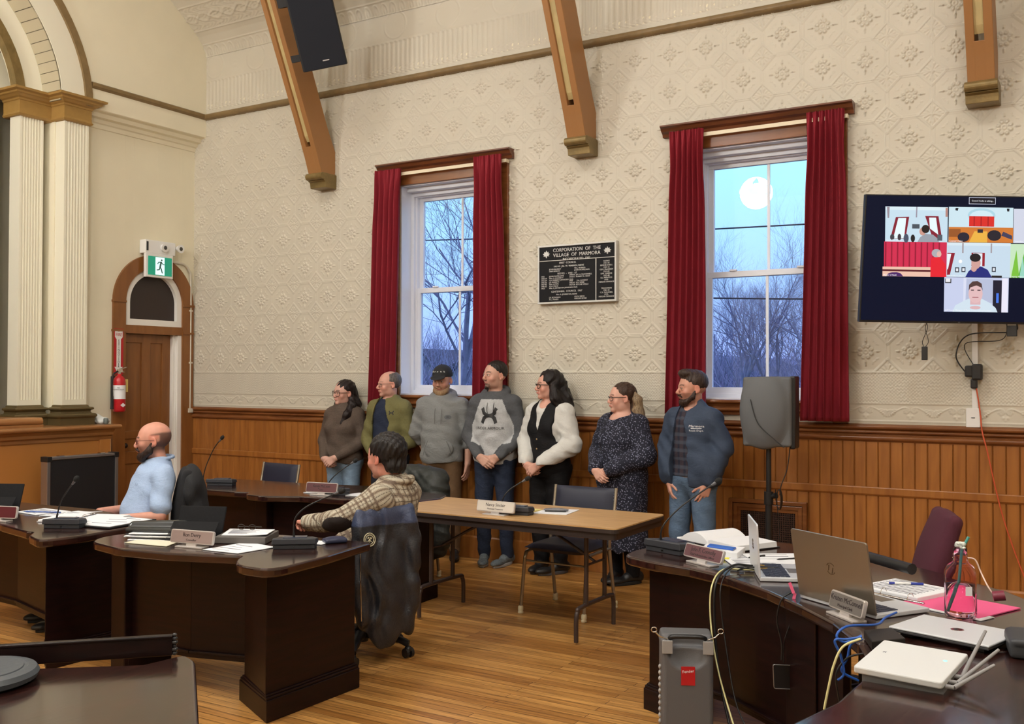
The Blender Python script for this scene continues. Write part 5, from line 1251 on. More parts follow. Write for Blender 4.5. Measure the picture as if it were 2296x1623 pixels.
# left desk
sheet([(2.62, -3.70), (2.86, -3.72), (2.90, -3.50), (2.62, -3.50)], .752, 'paper', 'white printed sheet left of the microphone on the left desk', lines=8)
sheet([(2.90, -3.72), (3.12, -3.68), (3.14, -3.44), (2.92, -3.46)], .752, 'paper', 'white page between the blue pen and the microphone on the left desk', lines=7, curl=.01)
pen((2.70, -3.70, .762), (2.94, -3.60, .762), 'blue pen lying across the papers of the left desk', mat('blue pen plastic', srgb(70, 96, 160), .4))
t = thing('ring_binder', 'open white ring binder in front of the bald man', 'binder', (3.27, -3.66, .752), radians(24))
q = MB(); q.box(-.22, .0, -.14, .14, 0, .012); q.box(.0, .22, -.14, .14, 0, .012); q.build('pages', M_PAPER, t, bevel=.003)
q = MB(); q.box(-.225, .225, -.145, .145, -.0, .003); q.build('binder_cover', M_PLATEW, t)
q = MB()
for y in (-.09, 0, .09): q.tube([(.018*cos(a), y, .008+.018*sin(a)) for a in [pi*i/10 for i in range(11)]], .002, 6)
q.tube([(0, -.13, .012), (0, .13, .012)], .007, 8); q.build('rings', M_CHROME, t)
t = thing('clipboard', 'black clipboard with white drawing sheet at the right end of the left desk', 'clipboard', (3.585, -3.68, .752), radians(8))
q = MB(); q.box(-.14, .14, -.18, .19, 0, .010); q.build('board', M_BLACKM, t, bevel=.003)
q = MB(); q.box(-.135, .13, -.175, .165, .010, .013); q.build('paper', M_PAPER, t)
q = MB()
for a, b in (((-.08, -.10), (.05, -.08)), ((-.04, -.03), (.09, .0)), ((-.10, .05), (.02, .07)), ((-.02, .11), (.10, .10))): q.tube([(a[0], a[1], .0138), ((a[0]+b[0])/2, a[1]+.01, .0138), (b[0], b[1], .0138)], .0016, 5)
q.build('drawing', mat('grey print', srgb(120, 122, 130), .7), t)
# farthest desk
sheet([(3.42, -1.90), (3.56, -1.94), (3.60, -1.80), (3.46, -1.78)], .752, 'paper', 'white sheet poking out left of the pinkish name plate')
sheet([(3.78, -1.88), (4.0, -1.86), (4.02, -1.70), (3.80, -1.70)], .752, 'paper', 'white sheet beside the microphone of the farthest desk, right of the name plate')
# folding table
sheet([(5.26, -1.88), (5.40, -1.90), (5.42, -1.76), (5.27, -1.74)], .743, 'note_pad', 'yellow sticky note pad on the folding table', mat('pale yellow paper', srgb(222, 212, 140), .7), .008, cat='notepad')
sheet([(5.43, -1.92), (5.66, -1.86), (5.62, -1.60), (5.42, -1.66)], .743, 'paper', 'white sheet under the clear case on the folding table')
t = thing('spectacle_case', 'clear plastic case lying on the white sheet of the folding table', 'case', (5.53, -1.76, .747), radians(20))
s = SDF((-.10, -.05, -.005), (.10, .05, .035), .004); s.ell((0, 0, .010), (.085, .035, .012), k=.0); s.build('case_body', mat('smoky clear plastic', srgb(150, 152, 160), .12, trans=.5, spec=.8), t)
q = MB(); q.tube([(-.07, -.03, .004), (.0, -.036, .006), (.07, -.03, .004)], .004, 6); q.build('clasp', M_BLACK, t)

# ------------------------------------------------------------------ right desk
t = thing('open_book', 'thick open book with one side curling up at the left of the curved desk', 'book', (6.93, -2.42, .752), radians(-28))
q = MB(); n = 20; vs = []; prof_ = []
for i in range(n+1):
    u = i/n; prof_.append((-.25*u, .012+.050*sin(pi*min(u*1.15, 1))**.8*(1-.2*u)))
pp = [(0, 0)]+prof_+[(-.25, .0)]
q.prism(pp, -.14, .14, 'y'); q.prism([(0, 0), (.0, .03), (.02, .035), (.21, .030), (.215, 0)], -.14, .14, 'y'); q.build('pages', M_PAPER, t, bevel=.002)
q = MB(); q.box(-.24, .225, -.15, .15, -.0, .004); q.build('cover', M_BLACK, t)
slab([(6.93, -2.70), (7.08, -2.735), (7.085, -2.80), (6.94, -2.77)], .785, .008, 'phone', 'blue mobile phone lying on the open book', mat('blue phone shell', srgb(40, 92, 190), .25), 'phone', bev=.003)
slab([(6.90, -2.66), (7.10, -2.66), (7.12, -2.84), (6.92, -2.83)], .752, .032, 'book', 'closed white booklet beneath the blue phone', M_PAPER, 'book')
pen((6.99, -2.90, .757), (7.09, -2.87, .757), 'yellow highlighter beside the white booklet', mat('yellow plastic', srgb(214, 206, 60), .4), r=.006)
sheet([(7.02, -2.80), (7.26, -2.62), (7.42, -2.86), (7.16, -3.02)], .752, 'paper', 'white pages spread between the name plate and the thin laptop', lines=6, curl=.008)
sheet([(7.10, -2.72), (7.34, -2.56), (7.46, -2.76), (7.24, -2.92)], .758, 'paper', 'top white page with a pen on it, behind the thin laptop', lines=3)
pen((7.17, -2.83, .764), (7.22, -2.73, .764), 'short black pen left of the thin laptop', M_BLACK)
pen((7.30, -2.80, .764), (7.40, -2.70, .764), 'black clip pen between the two laptops', M_BLACK)
M_LAP = mat('silver laptop shell', srgb(150, 142, 130), .35, metal=.75)
M_LAPL = mat('pale silver laptop shell', srgb(206, 209, 214), .35, metal=.15)
M_KEY = mat('dark keys', srgb(46, 50, 66), .5)
def laptop(loc, rz, w, d, ang, label, mlid, hinge_back=True, badge=True, th=.008):
    """x to the user's right; hinge along y = 0, keyboard towards +y when seen from behind"""
    t = thing('laptop', label, 'laptop', loc, rz)
    q = MB(); q.box(-w/2, w/2, .0, d, 0, .016); bs = q.build('keyboard_base', M_LAPL, t, bevel=.003)
    q = MB()
    for r in range(5):
        for c in range(14): q.box(-w/2+.02+c*(w-.04)/14, -w/2+.02+(c+.86)*(w-.04)/14, .028+r*.021, .046+r*.021, .0165, .018)
    q.build('keys', M_KEY, bs)
    q = MB(); q.box(-.05, .05, d-.09, d-.02, .0163, .0168); q.build('touch_pad', M_LAP, bs)
    M = Matrix.Translation((0, .0, .014)) @ Matrix.Rotation(radians(ang-90), 4, 'X')
    q = MB(); q.prism(smooth_poly([(-w/2, 0), (w/2, 0), (w/2, d, .012), (-w/2, d, .012)]), -th/2, th/2, 'y', M=M); l = q.build('lid', mlid, t, bevel=.0015)
    q = MB(); q.box(-w/2+.008, w/2-.008, th/2, th/2+.0008, .015, d-.01, M=M); q.build('screen', M_BLACK, l)
    if badge:
        q = MB()
        Mb = M @ Matrix.Translation((0, -th/2-.0006, d*.52))
        q.tube([Mb @ Vector((.022*cos(a), 0, .022*sin(a))) for a in [.6+2.0*i/10 for i in range(11)]], .0012, 5); q.tube([Mb @ Vector((.022*cos(a), 0, .022*sin(a))) for a in [3.7+2.0*i/10 for i in range(11)]], .0012, 5)
        q.tube([Mb @ Vector((-.008, 0, .014)), Mb @ Vector((-.013, 0, -.008))], .0012, 5); q.tube([Mb @ Vector((.012, 0, .006)), Mb @ Vector((.004, 0, -.018))], .0012, 5)
        q.build('round_badge', mat('dull brass badge', srgb(96, 78, 54), .3, metal=.7), l)
    return t
laptop((7.77, -3.62, .752), radians(-33), .40, .27, 100, 'large silver laptop opened away from the camera beside the grey name plate', M_LAP)
laptop((7.30, -3.13, .752), radians(-66), .34, .23, 93, 'thin silver laptop seen edge-on, left of the large one', M_LAPL)
t = thing('closed_laptop', 'closed pale silver laptop lying behind the white router', 'laptop', (8.215, -3.86, .765), radians(-17))
q = MB(); q.box(-.165, .165, -.125, .125, 0, .009); b0 = q.build('keyboard_base', mat('dark laptop edge', srgb(60, 60, 64), .4), t, bevel=.003)
q = MB(); q.box(-.168, .168, -.128, .128, .010, .0175); q.build('lid', M_LAPL, t, bevel=.003)
q = MB(); q.lathe([(.019, 0), (.022, .0006), (.019, .001)], 24, M=Matrix.Translation((.01, -.0, .0176))); q.build('round_badge', M_CHROME, t)
q = MB(); q.box(-.14, -.10, -.10, .10, -.013, 0); q.box(.10, .14, -.10, .10, -.013, 0); q.build('foot', M_BLACK, t)
t = thing('router', 'flat white wireless router with three grey antennas on the glossy desk', 'router', (8.168, -4.39, .752), radians(-3))
rt_ = Matrix.Translation((0, 0, .035)) @ Matrix.Rotation(radians(4), 4, 'X')
q = MB(); q.prism(smooth_poly([(-.125, -.145, .012), (.122, -.145, .012), (.122, .135, .008), (-.125, .135, .008)]), -.006, .014, 'z', M=rt_ @ Matrix.Rotation(radians(-4), 4, 'Z')); q.build('cover', mat('white router shell', srgb(206, 208, 208), .45), t, bevel=.004)
q = MB(); q.prism(grow(smooth_poly([(-.115, -.13), (.112, -.13), (.112, .125), (-.115, .125)]), .004), -.034, -.006, 'z', M=rt_); q.build('underside', mat('grey router base', srgb(110, 112, 116), .5), t)
q = MB(); q.lathe([(.0, .0), (.006, 0), (.006, .0008), (0, .0009)], 14, M=rt_ @ Matrix.Translation((.085, .03, .0142))); q.build('status_light', mat('green status light', (.1, .8, .5), .4, emit=(.25, .95, .6), estr=1.6), t)
text('maker_mark', 'x', .022, mat('grey mark', srgb(120, 120, 130), .5), t, rt_ @ Vector((-.085, .03, .0143)), (radians(4), 0, 0))
for k, (dy, e_) in enumerate(((-.01, (.028, .22, .09)), (-.075, (.085, .14, .075)), (-.125, (.085, .11, .05)))):
    q = MB(); q.cyl((.115, dy, .022), (.137, dy, .022), .0065, n=10); q.tube([(.137, dy, .022), (.137+e_[0], dy+e_[1], .022+e_[2])], [.0065, .0045], 10); q.build('antenna', mat('grey antenna', srgb(140, 138, 138), .5), t)
slab([(7.955, -4.03), (8.03, -3.95), (8.095, -4.07), (8.01, -4.17)], .752, .03, 'network_switch', 'small black network box wedged between the router and the closed laptop', M_BLACK, 'network switch')
s = SDF((-.12, -.12, -.005), (.16, .14, .09), .006); s.box((0, 0, .03), (.09, .09, .03), r=.012); s.box((.02, .0, .05), (.10, .095, .012), r=.01)
o = s.build('telephone_base', mat('charcoal phone plastic', srgb(52, 54, 58), .5)); o.location = (8.47, -3.93, .752); o.rotation_euler[2] = radians(10); tag(o, 'charcoal conference unit cut by the right edge beside the closed laptop', 'conference unit')
# pink binder with notepad
t = thing('ring_binder', 'open pink-covered ring binder with lined white pages under the pen', 'binder', (8.05, -3.25, .752), radians(-24))
q = MB(); q.box(-.02, .30, -.17, .12, 0, .004); q.build('pink_sheet', mat('pink paper', srgb(226, 90, 140), .6), t)
q = MB(); q.box(-.26, .02, -.12, .15, 0, .02); pg = q.build('pages', M_PAPER, t, bevel=.003)
q = MB(); q.box(-.02, .32, -.19, -.10, -.0005, .0025); q.build('loose_page', M_PAPER, t)
q = MB()
for i in range(11): q.box(-.24, -.02, .12-.021*i, .1215-.021*i, .0202, .0206)
q.build('printed_lines', mat('grey print', srgb(120, 122, 130), .7), pg)
q = MB()
for x in (-.12, .0): q.tube([(x+.003*0, -.135+.022*cos(a), .012+.024*sin(a)) for a in [pi*i/10 for i in range(11)]], .0016, 6)
q.tube([(-.2, -.137, .006), (.06, -.137, .006)], .006, 8); q.build('rings', M_CHROME, t)
t = thing('pen', 'white and blue ballpoint pen resting on the lined pages of the binder', 'pen', (7.865, -3.17, .779), radians(24))
q = MB(); q.tube([(0, 0, 0), (.012, 0, 0), (.10, 0, 0)], [.001, .0045, .0045], 8); q.build('barrel', M_PLATEW, t)
q = MB(); q.tube([(.10, 0, 0), (.15, 0, 0)], [.0052, .005], 8); q.build('cap', mat('blue pen cap', srgb(30, 50, 150), .4), t)
q = MB(); q.tube([(.012, 0, 0), (.035, 0, 0)], .0049, 8); q.build('grip', MATS['blue pen cap'], t)
# clear bottle
t = thing('water_bottle', 'clear pinkish plastic bottle half full of water with a green straw', 'bottle', (8.195, -3.535, .752)); t.scale = (1.25, 1.25, 1.08)
M_BOT = mat('clear pink bottle', (1, .78, .88), .04, trans=1, ior=1.15); M_WAT = mat('water', (1, .92, .95), .0, trans=1, ior=1.33)
q = MB(); q.lathe([(.0, .004), (.036, .0), (.043, .006), (.044, .02), (.044, .145), (.0435, .158), (.036, .176), (.022, .188), (.0195, .20), (.023, .202), (.0195, .206), (.0195, .212), (.021, .214), (.0185, .218), (.0185, .235), (.0165, .235), (.0175, .188), (.039, .158), (.0415, .14), (.0415, .018), (.034, .005), (.0, .007)], 40); q.build('shell', M_BOT, t, merge=False)
q = MB(); q.lathe([(.0, .009), (.034, .008), (.040, .02), (.040, .118), (0, .118)], 40); q.build('water', M_WAT, t, merge=False)
q = MB(); q.tube(bez([(-.028, -.01, .02), (-.006, .0, .11), (.004, .002, .22), (.022, .006, .275)], 8), .0042, 10); q.build('straw', mat('sea green straw', srgb(70, 150, 140), .4), t)
s = SDF((-.03, -.03, .22), (.035, .03, .27), .003); rnd = random.Random(3)
for i in range(14): s.ell((rnd.uniform(-.012, .014), rnd.uniform(-.012, .012), rnd.uniform(.236, .255)), (.006, .006, .005), k=.004)
s.build('straw_charm', mat('white flower charm', srgb(206, 214, 206), .5, noise=.3, nscale=80), t)
q = MB(); q.tube(bez([(.0195, 0, .205), (.04, 0, .20), (.055, -.0, .16), (.075, -.02, .12), (.095, -.02, .085)], 8), .0022, 6); q.build('cap_strap', mat('pale strap', srgb(232, 206, 196), .5), t)
q = MB(); q.cyl((.088, -.02, .088), (.118, -.014, .094), .0165, .0165, 20); q.build('cap', mat('maroon cap', srgb(112, 32, 52), .45), t)
q = MB(); q.box(.0, .018, -.0448, -.0442, .085, .115, M=Matrix.Rotation(radians(25), 4, 'Z')); q.build('label_print', M_PAPER, t)
# near base at the bottom left
t = thing('speakerphone', 'round grey speakerphone base cut by the left edge, on the nearest desk', 'speakerphone', (5.905, -5.875, .752))
q = MB(); q.lathe([(0, 0), (.13, 0), (.152, .012), (.158, .03), (.150, .046), (.128, .052), (.126, .0495), (.117, .0495), (.115, .0535), (0, .058)], 56, smooth=False); t.scale = (1, 1, .8); q.build('body', mat('grey soft plastic', srgb(66, 71, 76), .5, bump=.1), t)
# cables on and under the right desk
def cable(pts, r, m, label, name='cable', group=None, n=10):
    q = MB(); q.tube(bez(pts, n), r, 8); return tag(q.build(name, m), label, 'cable', group)
M_YEL = mat('pale yellow cable', srgb(214, 208, 150), .45); M_BLUE = mat('blue cable', srgb(34, 88, 176), .4)
cable([(7.40, -3.06, .760), (7.25, -3.12, .762), (7.17, -3.20, .765), (7.155, -3.30, .70), (7.16, -3.32, .55), (7.22, -3.40, .38), (7.32, -3.50, .20), (7.43, -3.60, .03), (7.6, -3.9, .006), (7.9, -4.6, .006)], .0038, M_YEL, 'pale yellow cable running from the curved desk down to the floor')
cable([(7.43, -3.02, .762), (7.27, -3.08, .775), (7.20, -3.16, .78), (7.175, -3.30, .72), (7.18, -3.32, .5), (7.22, -3.36, .30), (7.28, -3.42, .15)], .0055, M_BLACK, 'thick black cable hanging just right of the pale yellow one')
cable([(7.40, -3.10, .762), (7.26, -3.14, .772), (7.21, -3.20, .775), (7.20, -3.31, .70), (7.23, -3.34, .5), (7.30, -3.42, .28), (7.36, -3.46, .18)], .003, M_BLACK, 'thin black cable hanging with the thick one beside the pale yellow cable')
s = SDF((7.25, -3.20, .74), (7.50, -2.98, .80), .004)
t = thing('adapter_plug', 'pile of cream and yellow cable plugs lying on the curved desk behind the name plate', 'cable plugs', (7.24, -3.10, .752))
q = MB(); q.tube([(0, .0, .008), (.05, .04, .01)], .009, 8); q.tube([(-.06, -.02, .008), (-.02, -.01, .008)], .009, 8); q.build('cream_plug', mat('cream plug', srgb(196, 190, 168), .5), t)
q = MB(); q.tube([(.05, .0, .010), (.10, .02, .012)], .010, 8); q.tube([(.02, .05, .02), (.07, .07, .015)], .008, 8); q.build('yellow_plug', mat('amber plug', srgb(190, 150, 44), .5), t)
q = MB(); q.tube(bez([(-.02, -.04, .006), (.04, -.05, .03), (.07, .0, .02), (.02, .03, .016), (-.03, .0, .006)], 8), .0035, 6); q.build('coiled_lead', M_BLACK, t)
def pxc(pts, r, m, label, dep, **k): return cable([atd(x, y, dd) for x, y, dd in [(p[0], p[1], p[2] if len(p) > 2 else dep) for p in pts]], r, m, label, **k)
B0 = (Vector((8.0, -4.1, .76))-CAM).dot(_f)
pxc([(2010, 1373, B0+.28), (1985, 1385, B0+.2), (1965, 1400, B0+.1), (1900, 1404, B0), (1876, 1425, B0-.02), (1895, 1440, B0-.02), (1932, 1425, B0-.02)], .0042, M_BLUE, 'blue network cable looping over the desk edge from the large laptop', B0)
pxc([(1932, 1428), (1900, 1433), (1872, 1436), (1885, 1470), (1892, 1510), (1878, 1525)], .0042, M_BLUE, 'blue network cable hanging in front of the desk, left one of the hanging pair', B0-.06)
pxc([(1934, 1432), (1908, 1445), (1900, 1475), (1888, 1505), (1925, 1526)], .0042, M_BLUE, 'blue network cable hanging in front of the desk, right one of the hanging pair', B0-.05)
pxc([(1930, 1432), (1890, 1450), (1870, 1490), (1858, 1540), (1848, 1590)], .0042, M_YEL, 'yellow cable dropping from the network box below the desk edge', B0-.07)
pxc([(1935, 1465), (1900, 1475), (1875, 1510), (1880, 1560), (1890, 1600)], .0035, M_BLACK, 'black lead hanging behind the blue cables under the desk edge', B0-.06)
t = thing('cable_tag', 'pink tape tag stuck to the cables under the large laptop, upper of the two', 'cable tag', atd(1775, 1318, 3.95)); q = MB(); q.box(-.006, .006, -.001, .001, -.022, .022, M=Matrix.Rotation(radians(-22), 4, 'Y')); q.build('tape', mat('pink tape', srgb(226, 100, 140), .5), t)
t = thing('cable_tag', 'pink tape tag stuck to the cables under the large laptop, lower of the two', 'cable tag', atd(1780, 1342, 3.95)); q = MB(); q.box(-.006, .006, -.001, .001, -.022, .022, M=Matrix.Rotation(radians(12), 4, 'Y')); q.build('tape', MATS['pink tape'], t)
pxc([(1775, 1328, 3.97), (1752, 1345, 3.97), (1742, 1390, 3.98), (1752, 1440, 3.98), (1752, 1480, 3.98)], .0032, M_BLACK, 'black lead from the pink tags down to the hanging power supply', 3.97)
pxc([(1779, 1350, 3.97), (1772, 1395, 3.98), (1758, 1440, 3.98), (1757, 1485, 3.98)], .0026, M_BLACK, 'thin black lead beside the one reaching the hanging power supply', 3.97)
p = atd(1756, 1516, 3.98); t = thing('power_supply', 'flat dark power supply with silver rim hanging under the curved desk', 'power supply', p, YAW)
q = MB(); q.prism(smooth_poly([(-.038, -.045, .008), (.040, -.048, .008), (.036, .045, .008), (-.042, .048, .008)]), -.008, .008, 'y'); q.build('body', M_BLACK, t, bevel=.002)
q = MB(); o_ = smooth_poly([(-.039, -.046, .008), (.041, -.049, .008), (.037, .046, .008), (-.043, .049, .008)]); q.tube([(a, -.009, b) for a, b in o_], .0018, 6, closed=True); q.build('rim', M_SILVER, t)

# ------------------------------------------------------------------ grey portable amplifier on the floor
t = thing('portable_amplifier', 'tall grey moulded portable amplifier case with red badge, standing against the curved desk', 'amplifier', (7.085, -3.43, 0), radians(26)); t.scale = (1, 1, .865)
M_GREYP = mat('grey moulded plastic', srgb(92, 92, 94), .6, bump=.2, bscale=400)
s = SDF((-.16, -.17, .0), (.16, .17, .64), .005)
s.box((0, 0, .30), (.108, .12, .295), r=.02); s.box((.0, .0, .585), (.108, .06, .03), r=.012, k=.02)
s.ell((0, -.125, .545), (.082, .045, .085), k=.012, op='s'); s.box((0, -.09, .585), (.07, .04, .028), r=.01, k=.008, op='s')
s.build('body', M_GREYP, t)
q = MB(); q.tube(bez([(-.075, -.10, .605), (-.05, -.115, .618), (.05, -.115, .618), (.075, -.10, .605)], 6), .011, 8); q.build('handle', M_BLACK, t)
for sx_ in (-1, 1):
    q = MB(); q.box(sx_*.085-.022, sx_*.085+.022, -.124, -.116, .535, .60); q.build('latch_plate', mat('light grey plate', srgb(150, 148, 146), .5), t, bevel=.003)
    q = MB(); q.tube([(sx_*.085+.0, -.10, .60), (sx_*.118, -.10, .615), (sx_*.135, -.10, .635)], .004, 6); q.tube([(sx_*.14+.012*cos(a), -.10, .645+.012*sin(a)) for a in [2*pi*i/12 for i in range(12)]], .003, 6, closed=True); q.build('spring_clip', M_CHROME, t)
q = MB(); q.box(-.028, .030, -.1225, -.119, .385, .475); bd = q.build('red_badge', M_RED, t)
text('lettering', 'Fender', .0185, M_PAPER, bd, (.001, -.1232, .452), (pi/2, radians(-8), 0), sx=.95)
q = MB()
for i in range(14): q.ball((-.112, -.05, .06+i*.03), (.008, .012, .013), 8)
q.build('rubber_studs', mat('pale stud', srgb(170, 168, 166), .5), t)

# ------------------------------------------------------------------ loudspeaker on tripod
t = thing('speaker_stand', 'black tripod speaker stand in front of the wainscot grille', 'speaker stand', (6.60, -.60, 0))
q = MB(); q.cyl((0, 0, .25), (0, 0, .80), .024); q.build('lower_tube', M_BLACK, t)
q = MB(); q.cyl((0, 0, .78), (0, 0, 1.16), .018); q.build('upper_tube', M_BLACK, t)
q = MB(); q.cyl((0, 0, .74), (0, 0, .83), .032); q.tube([(0, 0, .79), (.06, -.02, .81)], [.012, .022], 10); q.build('collar', M_BLACK, t)
q = MB(); q.cyl((0, 0, .40), (0, 0, .47), .034); q.cyl((0, 0, .22), (0, 0, .27), .034); q.tube([(0, 0, .44), (.05, -.03, .45)], [.010, .018], 8); q.build('hub', M_BLACK, t)
for k in range(3):
    a = radians(20+120*k); c_, s_ = cos(a), sin(a)
    q = MB(); q.tube([(.03*c_, .03*s_, .44), (.45*c_, .45*s_, .015)], .011, 8); lg = q.build('leg', M_BLACK, t)
    q = MB(); q.ball((.45*c_, .45*s_, .014), .016, 10); q.build('rubber_foot', M_BLACK, lg)
    q = MB(); q.tube([(.03*c_, .03*s_, .245), (.24*c_, .24*s_, .235)], .008, 6); q.build('strut', M_BLACK, t)
t = thing('speaker', 'grey wedge-shaped loudspeaker mounted on the tripod stand', 'speaker', (6.60, -.60, 1.15), radians(6))
s = SDF((-.24, -.24, -.08), (.24, .24, .56), .006)
s.box((0, .03, .245), (.168, .10, .245), r=.02); s.ell((-.02, -.06, .25), (.17, .075, .27), k=.03)
s.fn(lambda P: (P[..., 2]-(-.03-.14*(P[..., 0])))*-1, op='i'); s.fn(lambda P: P[..., 2]-(.49+.02*P[..., 0]), op='i')
s.build('cabinet', mat('slate grey speaker shell', srgb(92, 95, 98), .6, bump=.15, bscale=300), t)
q = MB(); q.box(.150, .190, -.045, .135, -.015, .495); q.build('grille_side', M_BLACK, t, bevel=.012)
q = MB(); q.tube(bez([(-.10, -.135, .33), (-.05, -.138, .17), (.06, -.137, .06), (.13, -.12, .0)], 8), .0035, 6); q.build('rear_seam', mat('dark seam', srgb(50, 52, 54), .7), t)
q = MB(); q.box(.150, .158, -.05, -.045, .02, .10); q.build('red_label', M_RED, t)
q = MB(); q.tube(bez([(.15, .0, .03), (.13, -.01, -.15), (.09, -.02, -.27), (.08, -.02, -.34)], 8), .0035, 6)
for k in range(7): q.tube([(.075+.022*cos(a)*(.6+.06*k), -.03+.004*k, -.37+.07*sin(a)) for a in [2*pi*i/18 for i in range(18)]], .003, 5, closed=True)
q.tube(bez([(.05, -.02, -.30), (.06, -.02, -.40), (.075, -.02, -.55), (.078, -.02, -.66)], 8), .0022, 5); q.build('cable', M_BLACK, t)
# flight case leaning beside the stage front
t = thing('equipment_case', 'black aluminium-edged flight case lid standing against the orange stage front', 'case', (.70, -2.18, .22), 0)
Mc = basis((0, 0, 0), (.0, 1, 0), (0, 0, 1))
CW, CH = 1.02, .74
t.location = U(100, 1150, X=.62); t.location.z = .20
q = MB(); q.box(-.03, .04, 0, .70, 0, .70); q.build('panel', mat('black case laminate', (.008, .009, .012), .5), t)
q = MB()
for a in ((-.042, .05, -.012, .02, 0, .70), (-.042, .05, .685, .715, 0, .70), (-.042, .05, 0, .70, .688, .712), (-.042, .05, 0, .70, -.01, .012)): q.box(*a)
q.build('aluminium_edge', M_SILVER, t, bevel=.003)
q = MB()
for y in (-.014, .675):
    for z in (-.012, .672): q.box(-.046, .054, y, y+.045, z, z+.045)
q.build('corner_cap', M_BLACK, t, bevel=.003)
q = MB(); q.box(-.02, .03, .12, .17, .712, .72); q.box(-.02, .03, .54, .59, .712, .72); q.build('catch', M_CHROME, t, bevel=.003)
q = MB(); q.box(-.25, .25, -.05, .8, -.20, -.012); o = q.build('support_box', M_BLACKM); o.location = t.location; tag(o, 'low black box under the flight case beside the stage front', 'box')
# small white bag on the ledge
s = SDF((.0, -1.36, 1.15), (.36, -1.02, 1.34), .006); s.ell((.16, -1.27, 1.19), (.09, .07, .04), k=.02); s.ell((.12, -1.30, 1.22), (.05, .05, .04), k=.02); s.warp(lambda P: folds(P, .004, 60, 40, 50, 12, 1))
tag(s.build('cloth_bag', mat('white cloth', srgb(206, 210, 208), .7)), 'small crumpled white cloth on the stage ledge beside the pilaster base', 'cloth')
q = MB(); q.lathe([(.02, 0), (.024, .01), (.024, .05), (.020, .055), (0, .055)], 18); o = q.build('small_cup', mat('grey cup', srgb(96, 104, 100), .4)); o.location = (.27, -1.30, 1.165); tag(o, 'tiny grey cup on the stage ledge next to the white cloth', 'cup')
# task chairs and the jackets on them
task_chair((4.87, -2.94, 0), radians(-112), 'black task chair of the man in the checked shirt, leather jacket over its back', M_BFAB, (.18, .19, .05), .64, wheel_rot=.9)
task_chair((3.0, -3.02, 0), radians(-40), 'black task chair of the bald man, dark coat over its back', M_BFAB, (.20, .24, .05), .76)
task_chair((7.69, -2.44, 0), radians(-70), 'maroon upholstered office chair behind the curved desk', M_MAROON, (.205, .24, .06), .76, recl=16)
t = thing('chair_arm_rail', 'black tubular armrest seen behind the large laptop', 'armrest', (7.637, -2.042, .66), radians(-38)); 
t.rotation_euler[2] = 0; a_, b_ = U(1930, 1243, Z=.83)-t.location, U(2045, 1276, Z=.83)-t.location; q = MB(); q.tube([a_, (a_+b_)/2, b_], .024, 10); q.tube([a_, Vector((a_.x, a_.y, -.66))], .012, 8); q.build('arm', M_BLACK, t)
# ------------------------------------------------------------------ people
from mathutils.bvhtree import BVHTree
V3 = lambda *a: np.array(a, float)
def nrm3(v): v = np.array(v, float); return v/np.linalg.norm(v)
def rotz(a): c, s = cos(a), sin(a); return np.array([[c, -s, 0], [s, c, 0], [0, 0, 1]])
def rotx(a): c, s = cos(a), sin(a); return np.array([[1, 0, 0], [0, c, -s], [0, s, c]])
def roty(a): c, s = cos(a), sin(a); return np.array([[c, 0, s], [0, 1, 0], [-s, 0, c]])
SKIN = vc_mat('skin', .48, bump=.06, bscale=900, spec=.35, sss=.06)
CLOTH = vc_mat('dyed cloth', .85, bump=.3, bscale=16, spec=.2)
CLOTHS = vc_mat('smooth woven cloth', .75, bump=.24, bscale=13, spec=.25)
DENIM = vc_mat('denim', .8, bump=.35, bscale=15, spec=.2)
for _m in (CLOTH, CLOTHS, DENIM):
    for _n in _m.node_tree.nodes:
        if _n.type == 'TEX_NOISE': _n.inputs['Distortion'].default_value = 1.6; _n.inputs['Detail'].default_value = 9; _n.inputs['Roughness'].default_value = .62
        if _n.type == 'BUMP': _n.inputs['Distance'].default_value = .035
        if _n.type == 'MAPPING': _n.inputs['Scale'].default_value = (.8, .8, 1.5)
LEATH = vc_mat('worn leather', .38, bump=.35, bscale=120, spec=.5)
HAIRM = {}
def hair_mat(name, c, c2=None, rough=.42):
    m = bpy.data.materials.new(name); m.use_nodes = True; t = m.node_tree; b = t.nodes['Principled BSDF']; L = t.links.new
    tc = t.nodes.new('ShaderNodeTexCoord'); mp = t.nodes.new('ShaderNodeMapping'); mp.inputs['Scale'].default_value = (260, 260, 22); L(tc.outputs['Object'], mp.inputs[0])
    n = t.nodes.new('ShaderNodeTexNoise'); n.inputs['Scale'].default_value = 1; n.inputs['Detail'].default_value = 3; L(mp.outputs[0], n.inputs[0])
    r = t.nodes.new('ShaderNodeValToRGB'); r.color_ramp.elements[0].position = .35; r.color_ramp.elements[1].position = .7; r.color_ramp.elements[0].color = c; r.color_ramp.elements[1].color = c2 or tuple([min(1, v*2.2+.006) for v in c[:3]]+[1])
    L(n.outputs['Fac'], r.inputs[0]); L(r.outputs[0], b.inputs['Base Color']); b.inputs['Roughness'].default_value = rough; b.inputs['Specular IOR Level'].default_value = .3
    bp = t.nodes.new('ShaderNodeBump'); bp.inputs['Strength'].default_value = .8; bp.inputs['Distance'].default_value = .004; L(n.outputs['Fac'], bp.inputs['Height']); L(bp.outputs[0], b.inputs['Normal'])
    return m
